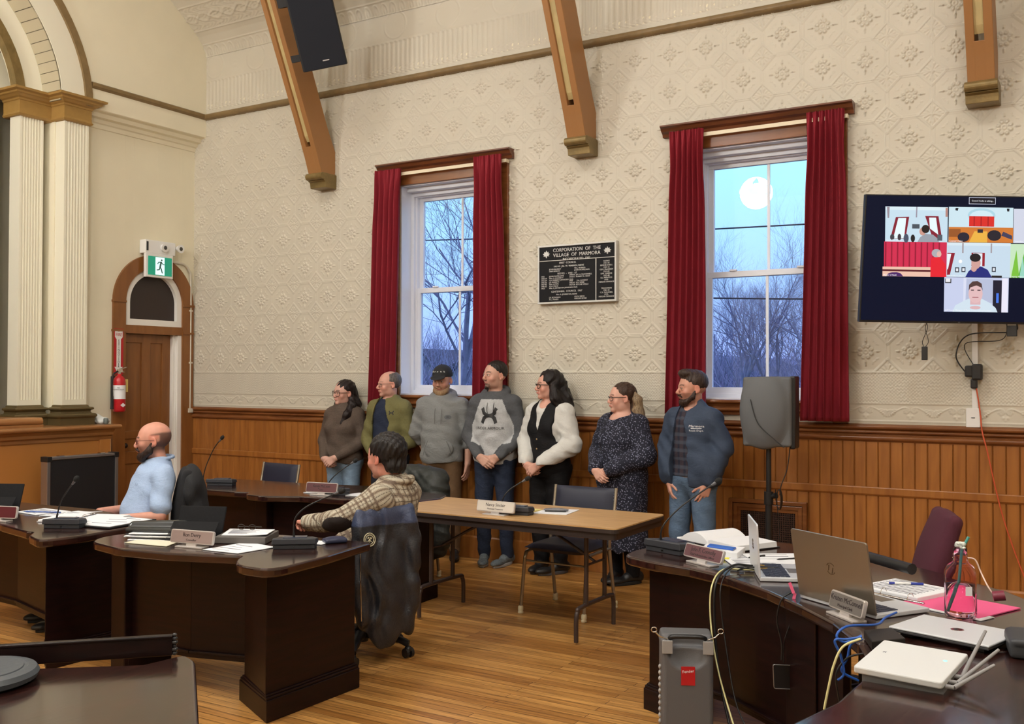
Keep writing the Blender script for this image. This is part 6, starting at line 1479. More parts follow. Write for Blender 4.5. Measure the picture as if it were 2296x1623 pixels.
def head_sdf(s, hc, RH, k=1.0, male=True, nose=1.0, jaw=1.0, smile=0):
    P = lambda *c: hc+RH @ (V3(*c)*k); r = lambda *a: V3(*a)*k
    E = lambda c, rr, kk=.012, op='u', R=None: s.ell(P(*c), r(*rr), RH if R is None else RH @ R, kk, op)
    E((0, .018, .030), (.0745, .094, .086), .0); E((0, -.028, .0), (.064, .062, .090), .03)
    E((0, -.032, -.058), (.051*jaw, .050, .046), .025); E((0, -.074, -.094), (.022*jaw, .016, .016), .022)
    for a in (-1, 1):
        E((a*.040*jaw, -.012, -.066), (.018, .034, .030), .025)
        E((a*.043, -.060, -.030), (.022, .020, .022), .022)                    # cheek
        s.cap(P(a*.012, -.0865, .018), P(a*.044, -.072, .020), .0085*k*(1.15 if male else .9), .007*k, .012)    # brow
        E((a*.031, -.094, .000), (.017, .013, .011), .010, 's')                # socket
        E((a*.031, -.0772, .000), (.0140, .0125, .0128), .003)                 # eyeball and lid
        s.cap(P(a*.019, -.0885, .0075), P(a*.043, -.082, .0065), .0042*k, .0042*k, .004)   # upper lid
        s.cap(P(a*.021, -.0880, -.0085), P(a*.041, -.083, -.0075), .0034*k, .0034*k, .005)
        E((a*.010, -.098, -.037), (.0075, .009, .0065), .006)                  # nostril wing
        # ear: shell, rim and hollow
        ec = (a*.0765, .012, -.006); Rr = rotz(a*radians(-22)) @ rotx(radians(10))
        E(ec, (.0075, .0185, .031), .006, 'u', Rr); E((a*.0845, .010, .000), (.006, .010, .017), .004, 's', Rr); E((a*.078, .004, -.030), (.006, .008, .009), .006)
    s.cap(P(0, -.087, .010), P(0, -.1045*nose**.4, -.024), .0068*k, .0108*k, .012); E((0, -.1045*nose**.4, -.030), (.0120, .0115, .0098), .008)
    s.cap(P(-.017, -.0865, -.056+smile), P(0, -.0965, -.0555), .0048*k, .0062*k, .005); s.cap(P(.017, -.0865, -.056+smile), P(0, -.0965, -.0555), .0048*k, .0062*k, .005)
    s.cap(P(-.016, -.0855, -.066+smile*.6), P(.016, -.0855, -.066+smile*.6), .0058*k, .0058*k, .006); E((0, -.091, -.066), (.012, .007, .0055), .005)
    s.cap(P(-.022, -.086, -.0605+smile), P(.022, -.086, -.0605+smile), .0012*k, .0012*k, .003, 's')
def hand_sdf(s, w, fwd, back, side, curl=(.35, .5, .4), spread=.05, k=1.0, thumb=(.7, .35), fing=None):
    """w = wrist, fwd = along the hand, back = out of the back of the hand, side = +1 when the thumb is on fwd x back"""
    fwd = nrm3(fwd); back = np.array(back, float); back = nrm3(back-fwd*(fwd @ back)); lat = np.cross(fwd, back)*side; w = np.array(w, float)
    base = []
    for i, (l, f, r) in enumerate(((.030, .088, .0098), (.0105, .092, .0100), (-.0095, .088, .0096), (-.0285, .080, .0086))):
        kn = w+fwd*f*k+lat*l*k+back*.002*k; base.append(kn)
        s.cap(w+lat*l*.55*k+fwd*.006*k, kn, .0165*k, .0118*k, .010)
    for i, (L, r) in enumerate(((.072, .0092), (.080, .0095), (.075, .0090), (.060, .0080))):
        c = curl if fing is None else fing[i]; d = fwd+lat*(spread*(1.5-i)); d = nrm3(d); p = base[i]; nb = back.copy(); segs = (.46, .31, .23)
        for j in range(3):
            a = c[j]; d2 = nrm3(d*cos(a)-nb*sin(a)); nb = nrm3(nb*cos(a)+d*sin(a)); d = d2
            q = p+d*L*segs[j]*k; s.cap(p, q, r*k*(1-.07*j), r*k*(.94-.09*j), .0035); p = q
    t0 = w+fwd*.022*k+lat*.022*k-back*.006*k; d = nrm3(fwd*cos(thumb[0])+lat*sin(thumb[0])-back*.35)
    t1 = t0+d*.042*k; s.cap(t0, t1, .0165*k, .0122*k, .010); d = nrm3(d*cos(thumb[1])+fwd*sin(thumb[1])-back*.1); t2 = t1+d*.033*k; s.cap(t1, t2, .0112*k, .0098*k, .004); s.cap(t2, t2+nrm3(d+fwd*.2)*.024*k, .0098*k, .0078*k, .004)

class Fig:
    """joint positions in the figure's own frame: it faces -y, its left hand is at +x"""
    def __init__(s, H, sh=.185, chest=(.150, .105), belly=(.135, .110), hip=(.155, .115), bust=0, arm=1.0, leg=1.0, lean=0, bellyy=0, foot_yaw=.25, stance=.10):
        k = H/1.8; sh *= .88; s.k = k; s.H = H; s.sh = sh; s.chest = chest; s.belly = belly; s.hip = hip; s.bust = bust; s.armr = arm*.88; s.legr = leg; s.bellyy = bellyy
        s.pel = V3(0, .0, .96)*k; s.mid = V3(0, -.005, 1.14)*k; s.che = V3(0, .0, 1.31)*k; s.neck = V3(0, .012, 1.49)*k; s.hc = V3(0, -.012, 1.675)*k
        s.S = {1: V3(sh, .01, 1.412*k), -1: V3(-sh, .01, 1.412*k)}
        s.hipj = {a: V3(a*.085, 0, .92*k) for a in (1, -1)}; s.kn = {a: V3(a*(stance*.95), -.01, .50*k) for a in (1, -1)}; s.an = {a: V3(a*stance, .03, .085*k) for a in (1, -1)}
        s.toe = {a: V3(a*(stance+.20*sin(foot_yaw)), -.17, .03) for a in (1, -1)}
        s.E = {}; s.Wr = {}; s.RH = np.eye(3); s.R = np.eye(3); s.hk = k**.5*1.06; s.hc = s.hc-V3(0, 0, .020)
    def arm(s, side, elbow, wrist): s.E[side] = np.array(elbow, float); s.Wr[side] = np.array(wrist, float)
    def torso(s, f, inf=0, k=.045):
        R = s.R; c, b, h = s.chest, s.belly, s.hip
        f.ell(s.che, (c[0], c[1], .19), R, 0, infl=inf); f.ell(s.mid+R @ V3(0, s.bellyy, 0), (b[0], b[1], .17), R, k, infl=inf); f.ell(s.pel, (h[0], h[1], .13), R, k, infl=inf)
        up = s.S[1]-s.S[-1]; m = (s.S[1]+s.S[-1])/2
        f.cap(s.S[1]-up*.08, s.S[-1]+up*.08, .058, .058, .06, infl=inf*.8); f.cap(m+R @ V3(0, .01, -.0), s.neck, .095, .060, .06, infl=inf*.6)
        if s.bust:
            for a in (-1, 1): f.ell(s.che+R @ V3(a*.072, -c[1]*.62, -.03), (.068, s.bust, .062), R, .035, infl=inf)
    def arms(s, f, side, inf=0, a0=0, a1=1, k=.02, puff=0, cuffr=None):
        A, E, Wr = s.S[side], s.E[side], s.Wr[side]; r = s.armr
        f.cap(A, E, .052*r, .043*r, k+.015, infl=inf+puff*.6)
        e2 = E+(Wr-E)*a1; rr = .042*r+(.030-.042*r)*a1 if cuffr is None else cuffr-inf
        if a1 > 0: f.cap(E, e2, .043*r, rr, k, infl=inf+puff)
    def legs(s, f, inf=0, k=.03, z1=None, taper=1.0):
        r = s.legr
        for a in (-1, 1):
            f.cap(s.hipj[a], s.kn[a], .088*r, .060*r, k, infl=inf); f.cap(s.kn[a], s.an[a], .058*r*taper, .042, k, infl=inf)
            f.ell(s.hipj[a]+V3(0, .04, .0), (.085*r, .08*r, .10), None, k, infl=inf)
def person(label, loc, rz, F, head=dict(), hands=dict(), skin=(204, 150, 128), region=None, vox=.0052, box=None, lo=None, hi=None, feet=True):
    t = thing('person', label, 'person', loc, rz)
    lo = lo or (-.42, -.42, 0); hi = hi or (.42, .30, F.hc[2]+.16)
    s = SDF(lo, hi, vox)
    F.torso(s, 0); F.legs(s, -.012)
    if feet:
        for a in (-1, 1): s.cap(F.an[a], F.an[a]*V3(1, 1, 0)+V3(0, 0, .04), .030, .028, .02); s.cap(F.an[a]*V3(1, 1, 0)+V3(0, .01, .032), F.toe[a]+V3(0, .045, .004), .026, .018, .015)
    for a in (-1, 1): F.arms(s, a, -.001)
    s.cap(F.neck+F.R @ V3(0, .0, -.03), F.hc+F.RH @ V3(0, .018, -.05)*F.hk, .060*head.get('neck', 1), .056*head.get('neck', 1), .02)
    hs = {k: v for k, v in head.items() if k in ('male', 'nose', 'jaw', 'smile')}
    head_sdf(s, F.hc, F.RH, F.hk*head.get('size', 1), **hs)
    for a, hd in hands.items(): hand_sdf(s, F.Wr[a], **hd)
    base = np.array(srgb(*skin)[:3]); hk = F.hk*head.get('size', 1)
    def col(P):
        C = np.tile(base, (len(P), 1)); L = (P-F.hc) @ F.RH/hk; x, y, z = L.T; ax = abs(x)
        hm = (z > -.13)
        def mix(m, c): m = np.clip(m, 0, 1)[:, None]*hm[:, None]; C[:] = C*(1-m)+np.array(c)*m
        n = np.array([mnoise.noise(Vector(p*60)) for p in P[::1]]) if False else (np.sin(P[:, 0]*210)+np.sin(P[:, 2]*190+2)+np.sin(P[:, 1]*170))/3
        C *= (1+.04*n)[:, None]
        red = base*np.array([1.04, .72, .68])
        mix(.5*np.exp(-((ax-.045)**2+(z+.03)**2)/.0006)*(y < -.03), red); mix(.45*np.exp(-(x*x+(z+.028)**2)/.0002)*(y < -.09), red); mix(.6*(ax > .072)*(abs(z) < .04)*(abs(y-.01) < .03), red)
        lip = base*np.array([.85, .50, .52]); mix((ax < .021)*(y < -.082)*np.clip(1.3-abs(z+.061-head.get('smile', 0)*(ax/.02)**2)/.009, 0, 1)*head.get('lips', .8), lip)
        br = srgb(*head.get('brow', (60, 42, 34)))[:3]
        zc = .0235+.003*np.sin(np.clip((ax-.012)/.035, 0, 1)*pi); mix((ax > .011)*(ax < .05)*(y < -.055)*np.clip(1.5-abs(z-zc)/.0042, 0, 1)*head.get('browk', .85), br)
        mix((ax > .019)*(ax < .044)*(y < -.07)*np.clip(1.4-abs(z-.0045)/.0035, 0, 1)*.8, (.012, .008, .006))      # lash line
        if region: region(x, y, z, mix, L)
        return C
    b = s.build('body', SKIN, t, col)
    # eyes
    for a in (-1, 1):
        q = MB(); c = F.hc+F.RH @ (V3(a*.031, -.0785, -.001)*hk); gz = RHv = F.RH @ nrm3((head.get('gaze', 0), -1, -.05))
        M = basis(c, np.cross((0, 0, 1), gz), (0, 0, 1)); q.ball((0, 0, 0), .0122*hk, 16, M=M); e = q.build('eye', mat('eye white', srgb(206, 196, 188), .3), t)
        q = MB(); d = Vector(gz); q.ball(Vector(c)+d*.0082*hk, .0058*hk, 12); ir = q.build('iris', mat('dark iris', (.02, .012, .01), .2), e)
    return t
def garment(t, name, F, lo, hi, fn, col, vox=.0065, m=None, fold=None, smooth=1):
    s = SDF(lo, hi, vox); fn(s)
    if fold: s.warp(fold)
    o = s.build(name, m or CLOTH, t, col, smooth=smooth); return o
def const(c, c2=None, sc=1): 
    base = np.array(srgb(*c)[:3])
    return lambda P: np.tile(base, (len(P), 1))
def decal(par, garment_o, pts, cz, m, name='emblem', off=.0025, origin=-.6, dirv=(0, 1, 0), xf=None):
    """flat shape laid on the front of a garment; pts = list of polygons in (x, z)"""
    me = garment_o.data; bv = BVHTree.FromPolygons([v.co for v in me.vertices], [p.vertices[:] for p in me.polygons])
    q = MB()
    for poly in pts:
        # fan from the centroid with mid rings, projected point by point
        c = Vector((sum(p[0] for p in poly)/len(poly), sum(p[1] for p in poly)/len(poly))); rings = [[c+(Vector(p)-c)*f for p in poly] for f in (.34, .67, 1)]
        P = [c]+[p for r in rings for p in r]; n = len(poly); out = []
        for p in P:
            o = Vector((p.x, origin, p.y)) if xf is None else xf(p.x, p.y); d = Vector(dirv); h = bv.ray_cast(o, d)
            out.append((h[0]-d*off) if h[0] is not None else (o-d*origin*.6))
        fs = [(0, 1+i, 1+(i+1) % n) for i in range(n)]
        for r in range(2): fs += [(1+r*n+i, 1+(r+1)*n+i, 1+(r+1)*n+(i+1) % n, 1+r*n+(i+1) % n) for i in range(n)]
        q.add(out, fs)
    return q.build(name, m, par)
def text_decal(par, garment_o, s_, size, x, z, m, sx=1, off=.003, xf=None, dirv=(0, 1, 0)):
    o = text('lettering', s_, size, m, None, (0, 0, 0), depth=0); me = garment_o.data; bv = BVHTree.FromPolygons([v.co for v in me.vertices], [p.vertices[:] for p in me.polygons])
    for v in o.data.vertices:
        px, pz = x+v.co.x*sx, z+v.co.y; og = Vector((px, -.7, pz)) if xf is None else xf(px, pz); h = bv.ray_cast(og, Vector(dirv))
        v.co = (h[0]-Vector(dirv)*off) if h[0] is not None else Vector((px, -.15, pz))
    o.parent = par; return o
def glasses(t, F, m, hk, w=.024, h=.019, r=.0016, shape=4, temple=True):
    q = MB(); P = lambda x, y, z: Vector(F.hc+F.RH @ (V3(x, y, z)*hk))
    for a in (-1, 1):
        pts = []
        for i in range(24):
            th = 2*pi*i/24; c, s_ = cos(th), sin(th); rr = 1/((abs(c)**shape+abs(s_)**shape)**(1/shape)); pts.append(P(a*.033+w*rr*c, -.100+.012*abs(a*.033+w*rr*c)/.05*abs(c), -.004+h*rr*s_))
        q.tube(pts, r, 6, closed=True)
        if temple: q.tube([P(a*(.033+w), -.090, .006), P(a*.077, -.05, .006), P(a*.080, .012, .005), P(a*.079, .03, -.012)], r, 6)
    q.tube([P(-.009, -.101, .003), P(0, -.104, .006), P(.009, -.101, .003)], r, 6)
    return q.build('glasses', m, t)
def shoes(t, F, m, sole, yaws=(0, 0), big=1.0, pts=None):
    for a in (-1, 1):
        an, toe = F.an[a], F.toe[a]; d = nrm3((toe-an)*V3(1, 1, 0)); h = an*V3(1, 1, 0)-d*.045
        s = SDF((min(h[0], toe[0])-.12, min(h[1], toe[1])-.14, 0), (max(h[0], toe[0])+.12, max(h[1], toe[1])+.12, .16), .0055)
        R = np.stack([np.cross(d, (0, 0, 1)), -d, (0, 0, 1)], 1)
        s.cap(h+V3(0, 0, .05), h+d*.10+V3(0, 0, .055), .040*big, .040*big, .02); s.ell(h+d*.20+V3(0, 0, .034), (.046*big, .095, .034), R, .03); s.cap(h+V3(0, 0, .06), an+V3(0, 0, .02), .042, .042, .02)
        s.fn(lambda P: .022-P[..., 2], op='i'); sh = s.build('shoe', m, t, smooth=1)
        q = MB(); out = []
        for i in range(28):
            th = 2*pi*i/28; c, s_ = cos(th), sin(th); w = .041*big*(1+.10*(-c)) if c < 0 else .045*big; p = h+d*(.118+.150*c)+np.cross(d, (0, 0, 1))*w*s_*(1-.12*c*c); out.append((p[0], p[1]))
        q.prism(out, .001, .026, 'z'); q.build('sole', sole, sh, bevel=.004)
def hairpiece(t, F, m, prims, lo=(-.16, -.16, -.5), hi=(.16, .2, .16), vox=.005, name='hair', wav=(.0, 0), hk=None, cut=None):
    """prims in head frame, metres"""
    hk = hk or F.hk; s = SDF(F.hc+np.array(lo), F.hc+np.array(hi), vox)
    for p in prims:
        kind = p[0]
        if kind == 'e': s.ell(F.hc+F.RH @ (V3(*p[1])*hk), V3(*p[2])*hk, F.RH, p[3] if len(p) > 3 else .015, p[4] if len(p) > 4 else 'u')
        elif kind == 'c':
            pts = [F.hc+F.RH @ (V3(*a)*hk) for a in p[1]]; rs = [r*hk for r in p[2]]
            for i in range(len(pts)-1): s.cap(pts[i], pts[i+1], rs[i], rs[i+1], p[3] if len(p) > 3 else .012, p[4] if len(p) > 4 else 'u')
    if cut: s.fn(lambda P: cut((P-F.hc) @ F.RH/hk), op='s')
    if wav[0]: s.warp(lambda P: wav[0]*(np.sin(P[..., 0]*wav[1]+4*np.sin(P[..., 2]*22))+np.sin(P[..., 1]*wav[1]*.9+5*np.sin(P[..., 2]*17+1))))
    return s.build(name, m, t)
def stubble(c, k, rng): return c
def plane_lo(z): return lambda P: z-P[..., 2]       # keep above z  (use with op='i')
def seg_dist(P, a, b):
    a = np.array(a); b = np.array(b); ba = b-a; t = np.clip(((P-a) @ ba)/(ba @ ba), 0, 1); return np.linalg.norm(P-a-t[:, None]*ba, axis=1), t
def arm_mask(P, F, side, r=.075):
    d1, _ = seg_dist(P, F.S[side]+V3(side*.015, 0, -.02), F.E[side]); d2, _ = seg_dist(P, F.E[side], F.Wr[side]); return (d1 < r) | (d2 < r)
_rs = np.random.RandomState(5)
def cn(P, a=.05, f=160): return 1+a*(_rs.uniform(-1, 1, len(P))*.9+.5*np.sin(P[:, 0]*31+3*np.sin(P[:, 2]*19)))[:, None]
def dye(c, a=.04, f=160):
    b = np.array(srgb(*c)[:3]); return lambda P: b*cn(P, a, f)
def denim(c, fade=.25):
    b = np.array(srgb(*c)[:3])
    def f(P):
        m = np.exp(-((abs(P[:, 0])-.10)/.05)**2)*(P[:, 1] < 0)*np.clip(1-abs(P[:, 2]-.62)/.35, 0, 1); return b*cn(P, .08, 420)*(1+fade*m)[:, None]
    return f
def trousers(t, F, c, inf=.012, z1=.96, m=None, name='trousers', z0=.06, fold=.003, vox=.0075, col=None, taper=1.0, lo=(-.30, -.25, .03), hi=(.30, .26, 1.02)):
    def fn(f):
        F.legs(f, inf, taper=taper); f.ell(F.pel+V3(0, 0, -.02), (F.hip[0], F.hip[1], .12), None, .03, infl=inf*.6); f.ell(F.pel+V3(0, 0, .06), (F.hip[0]*.97, F.hip[1]*.97, .10), None, .03, infl=inf*.4)
        f.fn(lambda P: P[..., 2]-z1*F.k, op='i'); f.fn(lambda P: z0-P[..., 2], op='i')
    return garment(t, name, F, lo, hi, fn, col or denim(c), vox, m or DENIM, lambda P: folds(P, fold, 18, 8, 24, 7, F.H*9)*(1+1.2*(P[..., 2] < .25)))
M_SOLEW = mat('pale rubber sole', srgb(170, 172, 174), .7); M_SOLED = mat('dark rubber sole', (.012, .012, .012), .7)
M_SHOEB = mat('black shoe leather', (.014, .014, .015), .4)
M_SNEAK = mat('grey mesh sneaker', srgb(96, 104, 108), .7, noise=.35, nscale=60, bump=.5, bscale=120)
def clasp(F, z=.975, y=-.185, dx=.085, top=-1, ez=1.13, ex=.262, ey=.0, dz=0):
    k = F.k; ex *= .9
    F.arm(-1, (-ex, ey, ez*k), (-dx, y-(.02 if top < 0 else 0), z*k+dz)); F.arm(1, (ex, ey, ez*k), (dx, y-(.02 if top > 0 else 0), z*k))
    h = {}
    for sd in (-1, 1):
        o = sd == top; h[sd] = dict(fwd=(-sd*.80, -.18 if o else -.05, -.58), back=(sd*.15, -.95, .25 if o else .1), side=sd, curl=(.35, .55, .40) if o else (.55, .7, .5), spread=.03, k=F.hk*.95, thumb=(.55, .25))
    return h

# ---- 4: man in the two-tone hoodie -------------------------------------------------
F = Fig(1.79, sh=.192, chest=(.162, .112), belly=(.166, .116), hip=(.172, .120), foot_yaw=-.25, stance=.105)
hd = clasp(F, .955, -.175, .08, top=-1, ez=1.12, ex=.272)
F.RH = rotz(radians(-36)) @ rotx(radians(-2))
def reg4(x, y, z, mix, L):
    mix(.75*(((y < -.062)*(z < -.072)*(z > -.125)*(abs(x) < .030)) | ((z > -.054)*(z < -.046)*(y < -.09)*(abs(x) < .022))), srgb(62, 44, 36)[:3])
    mix(.22*(z < -.035)*(y < -.0), srgb(110, 84, 72)[:3])
p4 = person('tall man in grey and white two-tone hoodie with large black chest emblem, hands clasped', (4.06, -.19, 0), radians(14), F, dict(nose=1.1, browk=1, gaze=-.3), hd, (202, 158, 140), reg4)
hairpiece(p4, F, hair_mat('near black short hair', (.010, .007, .006, 1)), [('e', (0, .022, .042), (.080, .098, .086), 0), ('e', (0, -.100, .020), (.085, .060, .055), .01, 's'), ('e', (0, -.055, -.06), (.12, .085, .085), .01, 's'), ('e', (.085, -.01, -.02), (.03, .030, .035), .006, 's'), ('e', (-.085, -.01, -.02), (.03, .030, .035), .006, 's'), ('e', (0, -.01, -.105), (.12, .14, .06), .01, 's')], lo=(-.14, -.14, -.12), hi=(.14, .16, .16), wav=(.0008, 300))
hairpiece(p4, F, hair_mat('dark goatee hair', (.012, .008, .006, 1)), [('e', (0, -.078, -.102), (.020, .016, .018), 0)], lo=(-.14, -.14, -.16), hi=(.14, .10, .0), name='goatee', wav=(.0008, 400))
RAG_L, RAG_D = np.array(srgb(178, 180, 182)[:3]), np.array(srgb(84, 86, 90)[:3])
def hoodie(F, zb=.88, infl=.024, a1=.93, hood=True, pocket=None, cuff=.040):
    def fn(f):
        F.torso(f, infl)
        for a in (-1, 1): F.arms(f, a, infl*.9, a1=a1, cuffr=cuff)
        n = F.neck
        if hood:
            pts = [n+F.R @ V3(.095*sin(th), -.075*cos(th)*1.05+.02, -.015+.058*(1-cos(th))/2) for th in [2*pi*i/14 for i in range(14)]]; pts.append(pts[0])
            f.chain(pts, [.024+.012*(1-cos(2*pi*i/14))/2 for i in range(15)], k=.02); f.ell(n+F.R @ V3(0, .10, .0), (.10, .045, .075), F.R, .03)
        else:
            pts = [n+F.R @ V3(.066*sin(th), -.062*cos(th)+.012, -.02+.012*(1-cos(th))/2) for th in [2*pi*i/14 for i in range(14)]]; pts.append(pts[0]); f.chain(pts, [.011]*15, k=.012)
        f.ell(n+F.R @ V3(0, -.02, .035), (.060, .062, .075), F.R, .012, 's')
        f.fn(lambda P: zb*1.0-P[..., 2]+.010*np.sin(P[..., 0]*14), op='i')
        if pocket: f.ell(*pocket)
    return fn
def raglan(P):
    C = np.tile(RAG_L, (len(P), 1)); ax = abs(P[:, 0]); z = P[:, 2]
    m = ((arm_mask(P, F, 1, .060) | arm_mask(P, F, -1, .060)) & ((P[:, 1] < -.12) | (ax > .18))) | ((arm_mask(P, F, 1, .085) | arm_mask(P, F, -1, .085)) & (ax > .19)) | ((z > 1.22) & (ax > .095+.42*(1.44-z).clip(0, 1))) | (z > 1.44) | (np.hypot(P[:, 0]-F.Wr[-1][0], P[:, 2]-F.Wr[-1][2]-.06) < .07) & arm_mask(P, F, -1, .06) & (P[:, 1] < -.135) | (np.hypot(P[:, 0]-F.Wr[1][0], P[:, 2]-F.Wr[1][2]-.06) < .07) & arm_mask(P, F, 1, .06) & (P[:, 1] < -.135)
    C[m] = RAG_D; return C*cn(P, .10, 330)
g4 = garment(p4, 'hoodie', F, (-.40, -.34, .80), (.40, .26, 1.62), hoodie(F, .875, .025), raglan, .0062, CLOTH, lambda P: folds(P, .0045, 12, 10, 26, 8, 4))
def ua_logo(cx, cz, s):
    import math as _m
    top = [(-.5, .42), (-.36, .5), (-.26, .2), (-.1, .07), (0, .05), (.1, .07), (.26, .2), (.36, .5), (.5, .42), (.42, .05), (.2, -.09), (0, -.12), (-.2, -.09), (-.42, .05)]
    bot = [(x, -y*1.0) for x, y in reversed(top)]
    L = [(-.5, .40), (-.34, .52), (-.26, .24), (-.10, .10), (-.0, .10), (-.0, -.10), (-.16, -.08), (-.40, .08)]
    a = [(x*s+cx, (y)*s*.95+cz) for x, y in L]; b = [(-x*s+cx, y*s*.95+cz) for x, y in reversed(L)]; c = [(x*s+cx, -y*s*.95+cz) for x, y in reversed(L)]; d = [(-x*s+cx, -y*s*.95+cz) for x, y in L]
    return [a, b, c, d]
M_PRINT = mat('black print', (.012, .012, .014), .6)
decal(p4, g4, ua_logo(-.01, 1.300, .150), 0, M_PRINT)
text_decal(p4, g4, 'UNDER ARMOUR', .034, -.01, 1.19, M_PRINT, 1.0)
q = MB()
for a in (-1, 1): q.tube(bez([F.neck+V3(a*.026, -.105, -.04), F.neck+V3(a*.03, -.150, -.12), F.neck+V3(a*.022+.01, -.165, -.22 if a > 0 else -.19)], 8), .0028, 6)
q.build('drawstring', M_PRINT, p4)
trousers(p4, F, (40, 48, 66))
shoes(p4, F, M_SNEAK, M_SOLEW)

# ---- 3: man in cap ------------------------------------------------------------------
F = Fig(1.745, sh=.190, chest=(.164, .118), belly=(.176, .130), hip=(.176, .124), stance=.11)
F.arm(-1, (-.25, .045, 1.13), (-.19, .14, .93)); F.arm(1, (.245, .01, 1.11), (.245, -.03, .86))
hd = {-1: dict(fwd=(.5, .3, -.6), back=(-.3, .9, 0), side=-1), 1: dict(fwd=(-.10, -.12, -1), back=(.85, -.35, 0), side=-1, curl=(.25, .35, .3), spread=.06, k=.98, thumb=(.6, .2))}
F.RH = rotz(radians(-6)) @ rotx(radians(9))
p3 = person('bearded man in black cap and plain grey hoodie, his left arm hanging', (3.505, -.20, 0), radians(20), F, dict(jaw=1.06, brow=(110, 80, 60), browk=.5), hd, (200, 154, 136),
   lambda x, y, z, mix, L: mix(.25*(z < -.03)*(y < 0), srgb(150, 112, 84)[:3]))
hairpiece(p3, F, hair_mat('sandy beard hair', srgb(120, 92, 66), srgb(176, 146, 112)), [('e', (0, -.062, -.105), (.045, .034, .042), 0), ('e', (0, -.055, -.130), (.030, .026, .032), .02), ('c', [(.058, -.015, -.045), (.048, -.05, -.088)], [.016, .022], .02), ('c', [(-.058, -.015, -.045), (-.048, -.05, -.088)], [.016, .022], .02), ('c', [(-.022, -.088, -.053), (.022, -.088, -.053)], [.0065, .0065], .008), ('e', (0, -.092, -.068), (.016, .02, .007), .006, 's')], lo=(-.14, -.16, -.20), hi=(.14, .12, .02), name='beard', wav=(.0012, 300))
s = SDF(F.hc-.2, F.hc+.2, .005); hc, RH, hk = F.hc, F.RH, F.hk
s.ell(hc+RH @ V3(0, .016, .046)*hk, V3(.086, .106, .088)*hk, RH, 0); s.fn(lambda P: (.030-((P-hc) @ RH)[..., 2]-.12*((P-hc) @ RH)[..., 1].clip(-.1, .02)), op='i')
s.ell(hc+RH @ V3(0, -.098, .038)*hk, V3(.066, .062, .0085)*hk, RH @ rotx(radians(14)), .01); s.cap(hc+RH @ V3(0, .01, .130)*hk, hc+RH @ V3(0, .01, .134)*hk, .007, .007, .003)
M_CAPB = mat('black cap cotton', (.016, .017, .019), .85, bump=.3, bscale=400); s.build('cap', M_CAPB, p3)
q = MB()
for i in range(5):
    a = -.75+i*.34; d = RH @ V3(.078*sin(a), -.090*cos(a)+.01, .082); q.ball(Vector(hc+d), (.012, .006, .012), 8)
q.build('cap_print', mat('grey cap print', srgb(150, 152, 150), .7), p3)
def fn3(f):
    hoodie(F, .865, .027, a1=.02)(f)
    for a in (-1, 1): F.arms(f, a, .026, a1=.32 if a > 0 else .35, cuffr=.052)
    f.ell((0, -.130, .99), (.135, .035, .090), None, .012)
g3 = garment(p3, 'hoodie', F, (-.40, -.30, .80), (.40, .26, 1.60), fn3, dye((128, 130, 130), .06, 330), .0062, CLOTH, lambda P: folds(P, .0048, 14, 8, 26, 8, 7))
decal(p3, g3, [[(.085+.030*cos(a), 1.275+.020*sin(a)) for a in [2*pi*i/16 for i in range(16)]]], 0, mat('dark grey crest print', srgb(96, 100, 104), .8), 'chest_crest')
text_decal(p3, g3, 'III', .026, .085, 1.275, M_PRINT, 1.3)
q = MB()
for a in (-1, 1): q.tube(bez([F.neck+V3(a*.028, -.110, -.05), F.neck+V3(a*.032, -.160, -.13), F.neck+V3(a*.028, -.175, -.23)], 8), .003, 6)
q.build('drawstring', mat('grey cord', srgb(112, 112, 112), .8), p3)
q = MB()
for a in (-1, 1): q.tube([(a*.135, -.155, .92), (a*.115, -.172, 1.0), (a*.085, -.178, 1.065)], .0022, 5)
q.build('pocket_seam', mat('dark seam grey', srgb(96, 96, 96), .8), p3)  # seam tubes in a grey darker than the hoodie
trousers(p3, F, (104, 78, 54), m=CLOTHS, col=dye((104, 80, 56), .05))
shoes(p3, F, M_SHOEB, M_SOLED)

# ---- 2: man in green fleece ---------------------------------------------------------
F = Fig(1.70, sh=.180, chest=(.150, .110), belly=(.140, .118), hip=(.152, .115), stance=.10)
hd = clasp(F, .935, -.175, .06, top=1, ez=1.10, ex=.255)
F.RH = rotz(radians(-42)) @ rotx(radians(2))
def reg2(x, y, z, mix, L):
    mix(.25*(z < -.04)*(y < -.0), srgb(170, 132, 118)[:3])
p2 = person('older man with glasses in olive green open fleece jacket over a navy T-shirt', (2.90, -.20, 0), radians(10), F, dict(jaw=1.04, nose=1.12, brow=(110, 90, 80), browk=.5), hd, (208, 158, 140), reg2)
hairpiece(p2, F, hair_mat('short grey hair', srgb(66, 60, 56), srgb(120, 112, 106)), [('e', (0, .024, .034), (.0805, .097, .086), 0), ('e', (0, -.080, .060), (.090, .085, .075), .012, 's'), ('e', (0, -.055, -.05), (.12, .072, .085), .01, 's'), ('e', (0, -.02, .115), (.060, .085, .030), .012, 's'), ('e', (.085, -.005, -.015), (.03, .032, .036), .006, 's'), ('e', (-.085, -.005, -.015), (.03, .032, .036), .006, 's'), ('e', (0, -.01, -.105), (.12, .14, .058), .01, 's')], lo=(-.14, -.14, -.12), hi=(.14, .16, .16), wav=(.0008, 300))
glasses(p2, F, mat('dark thin glasses frame', (.02, .018, .016), .3, metal=.5), F.hk, .022, .015, .0013)
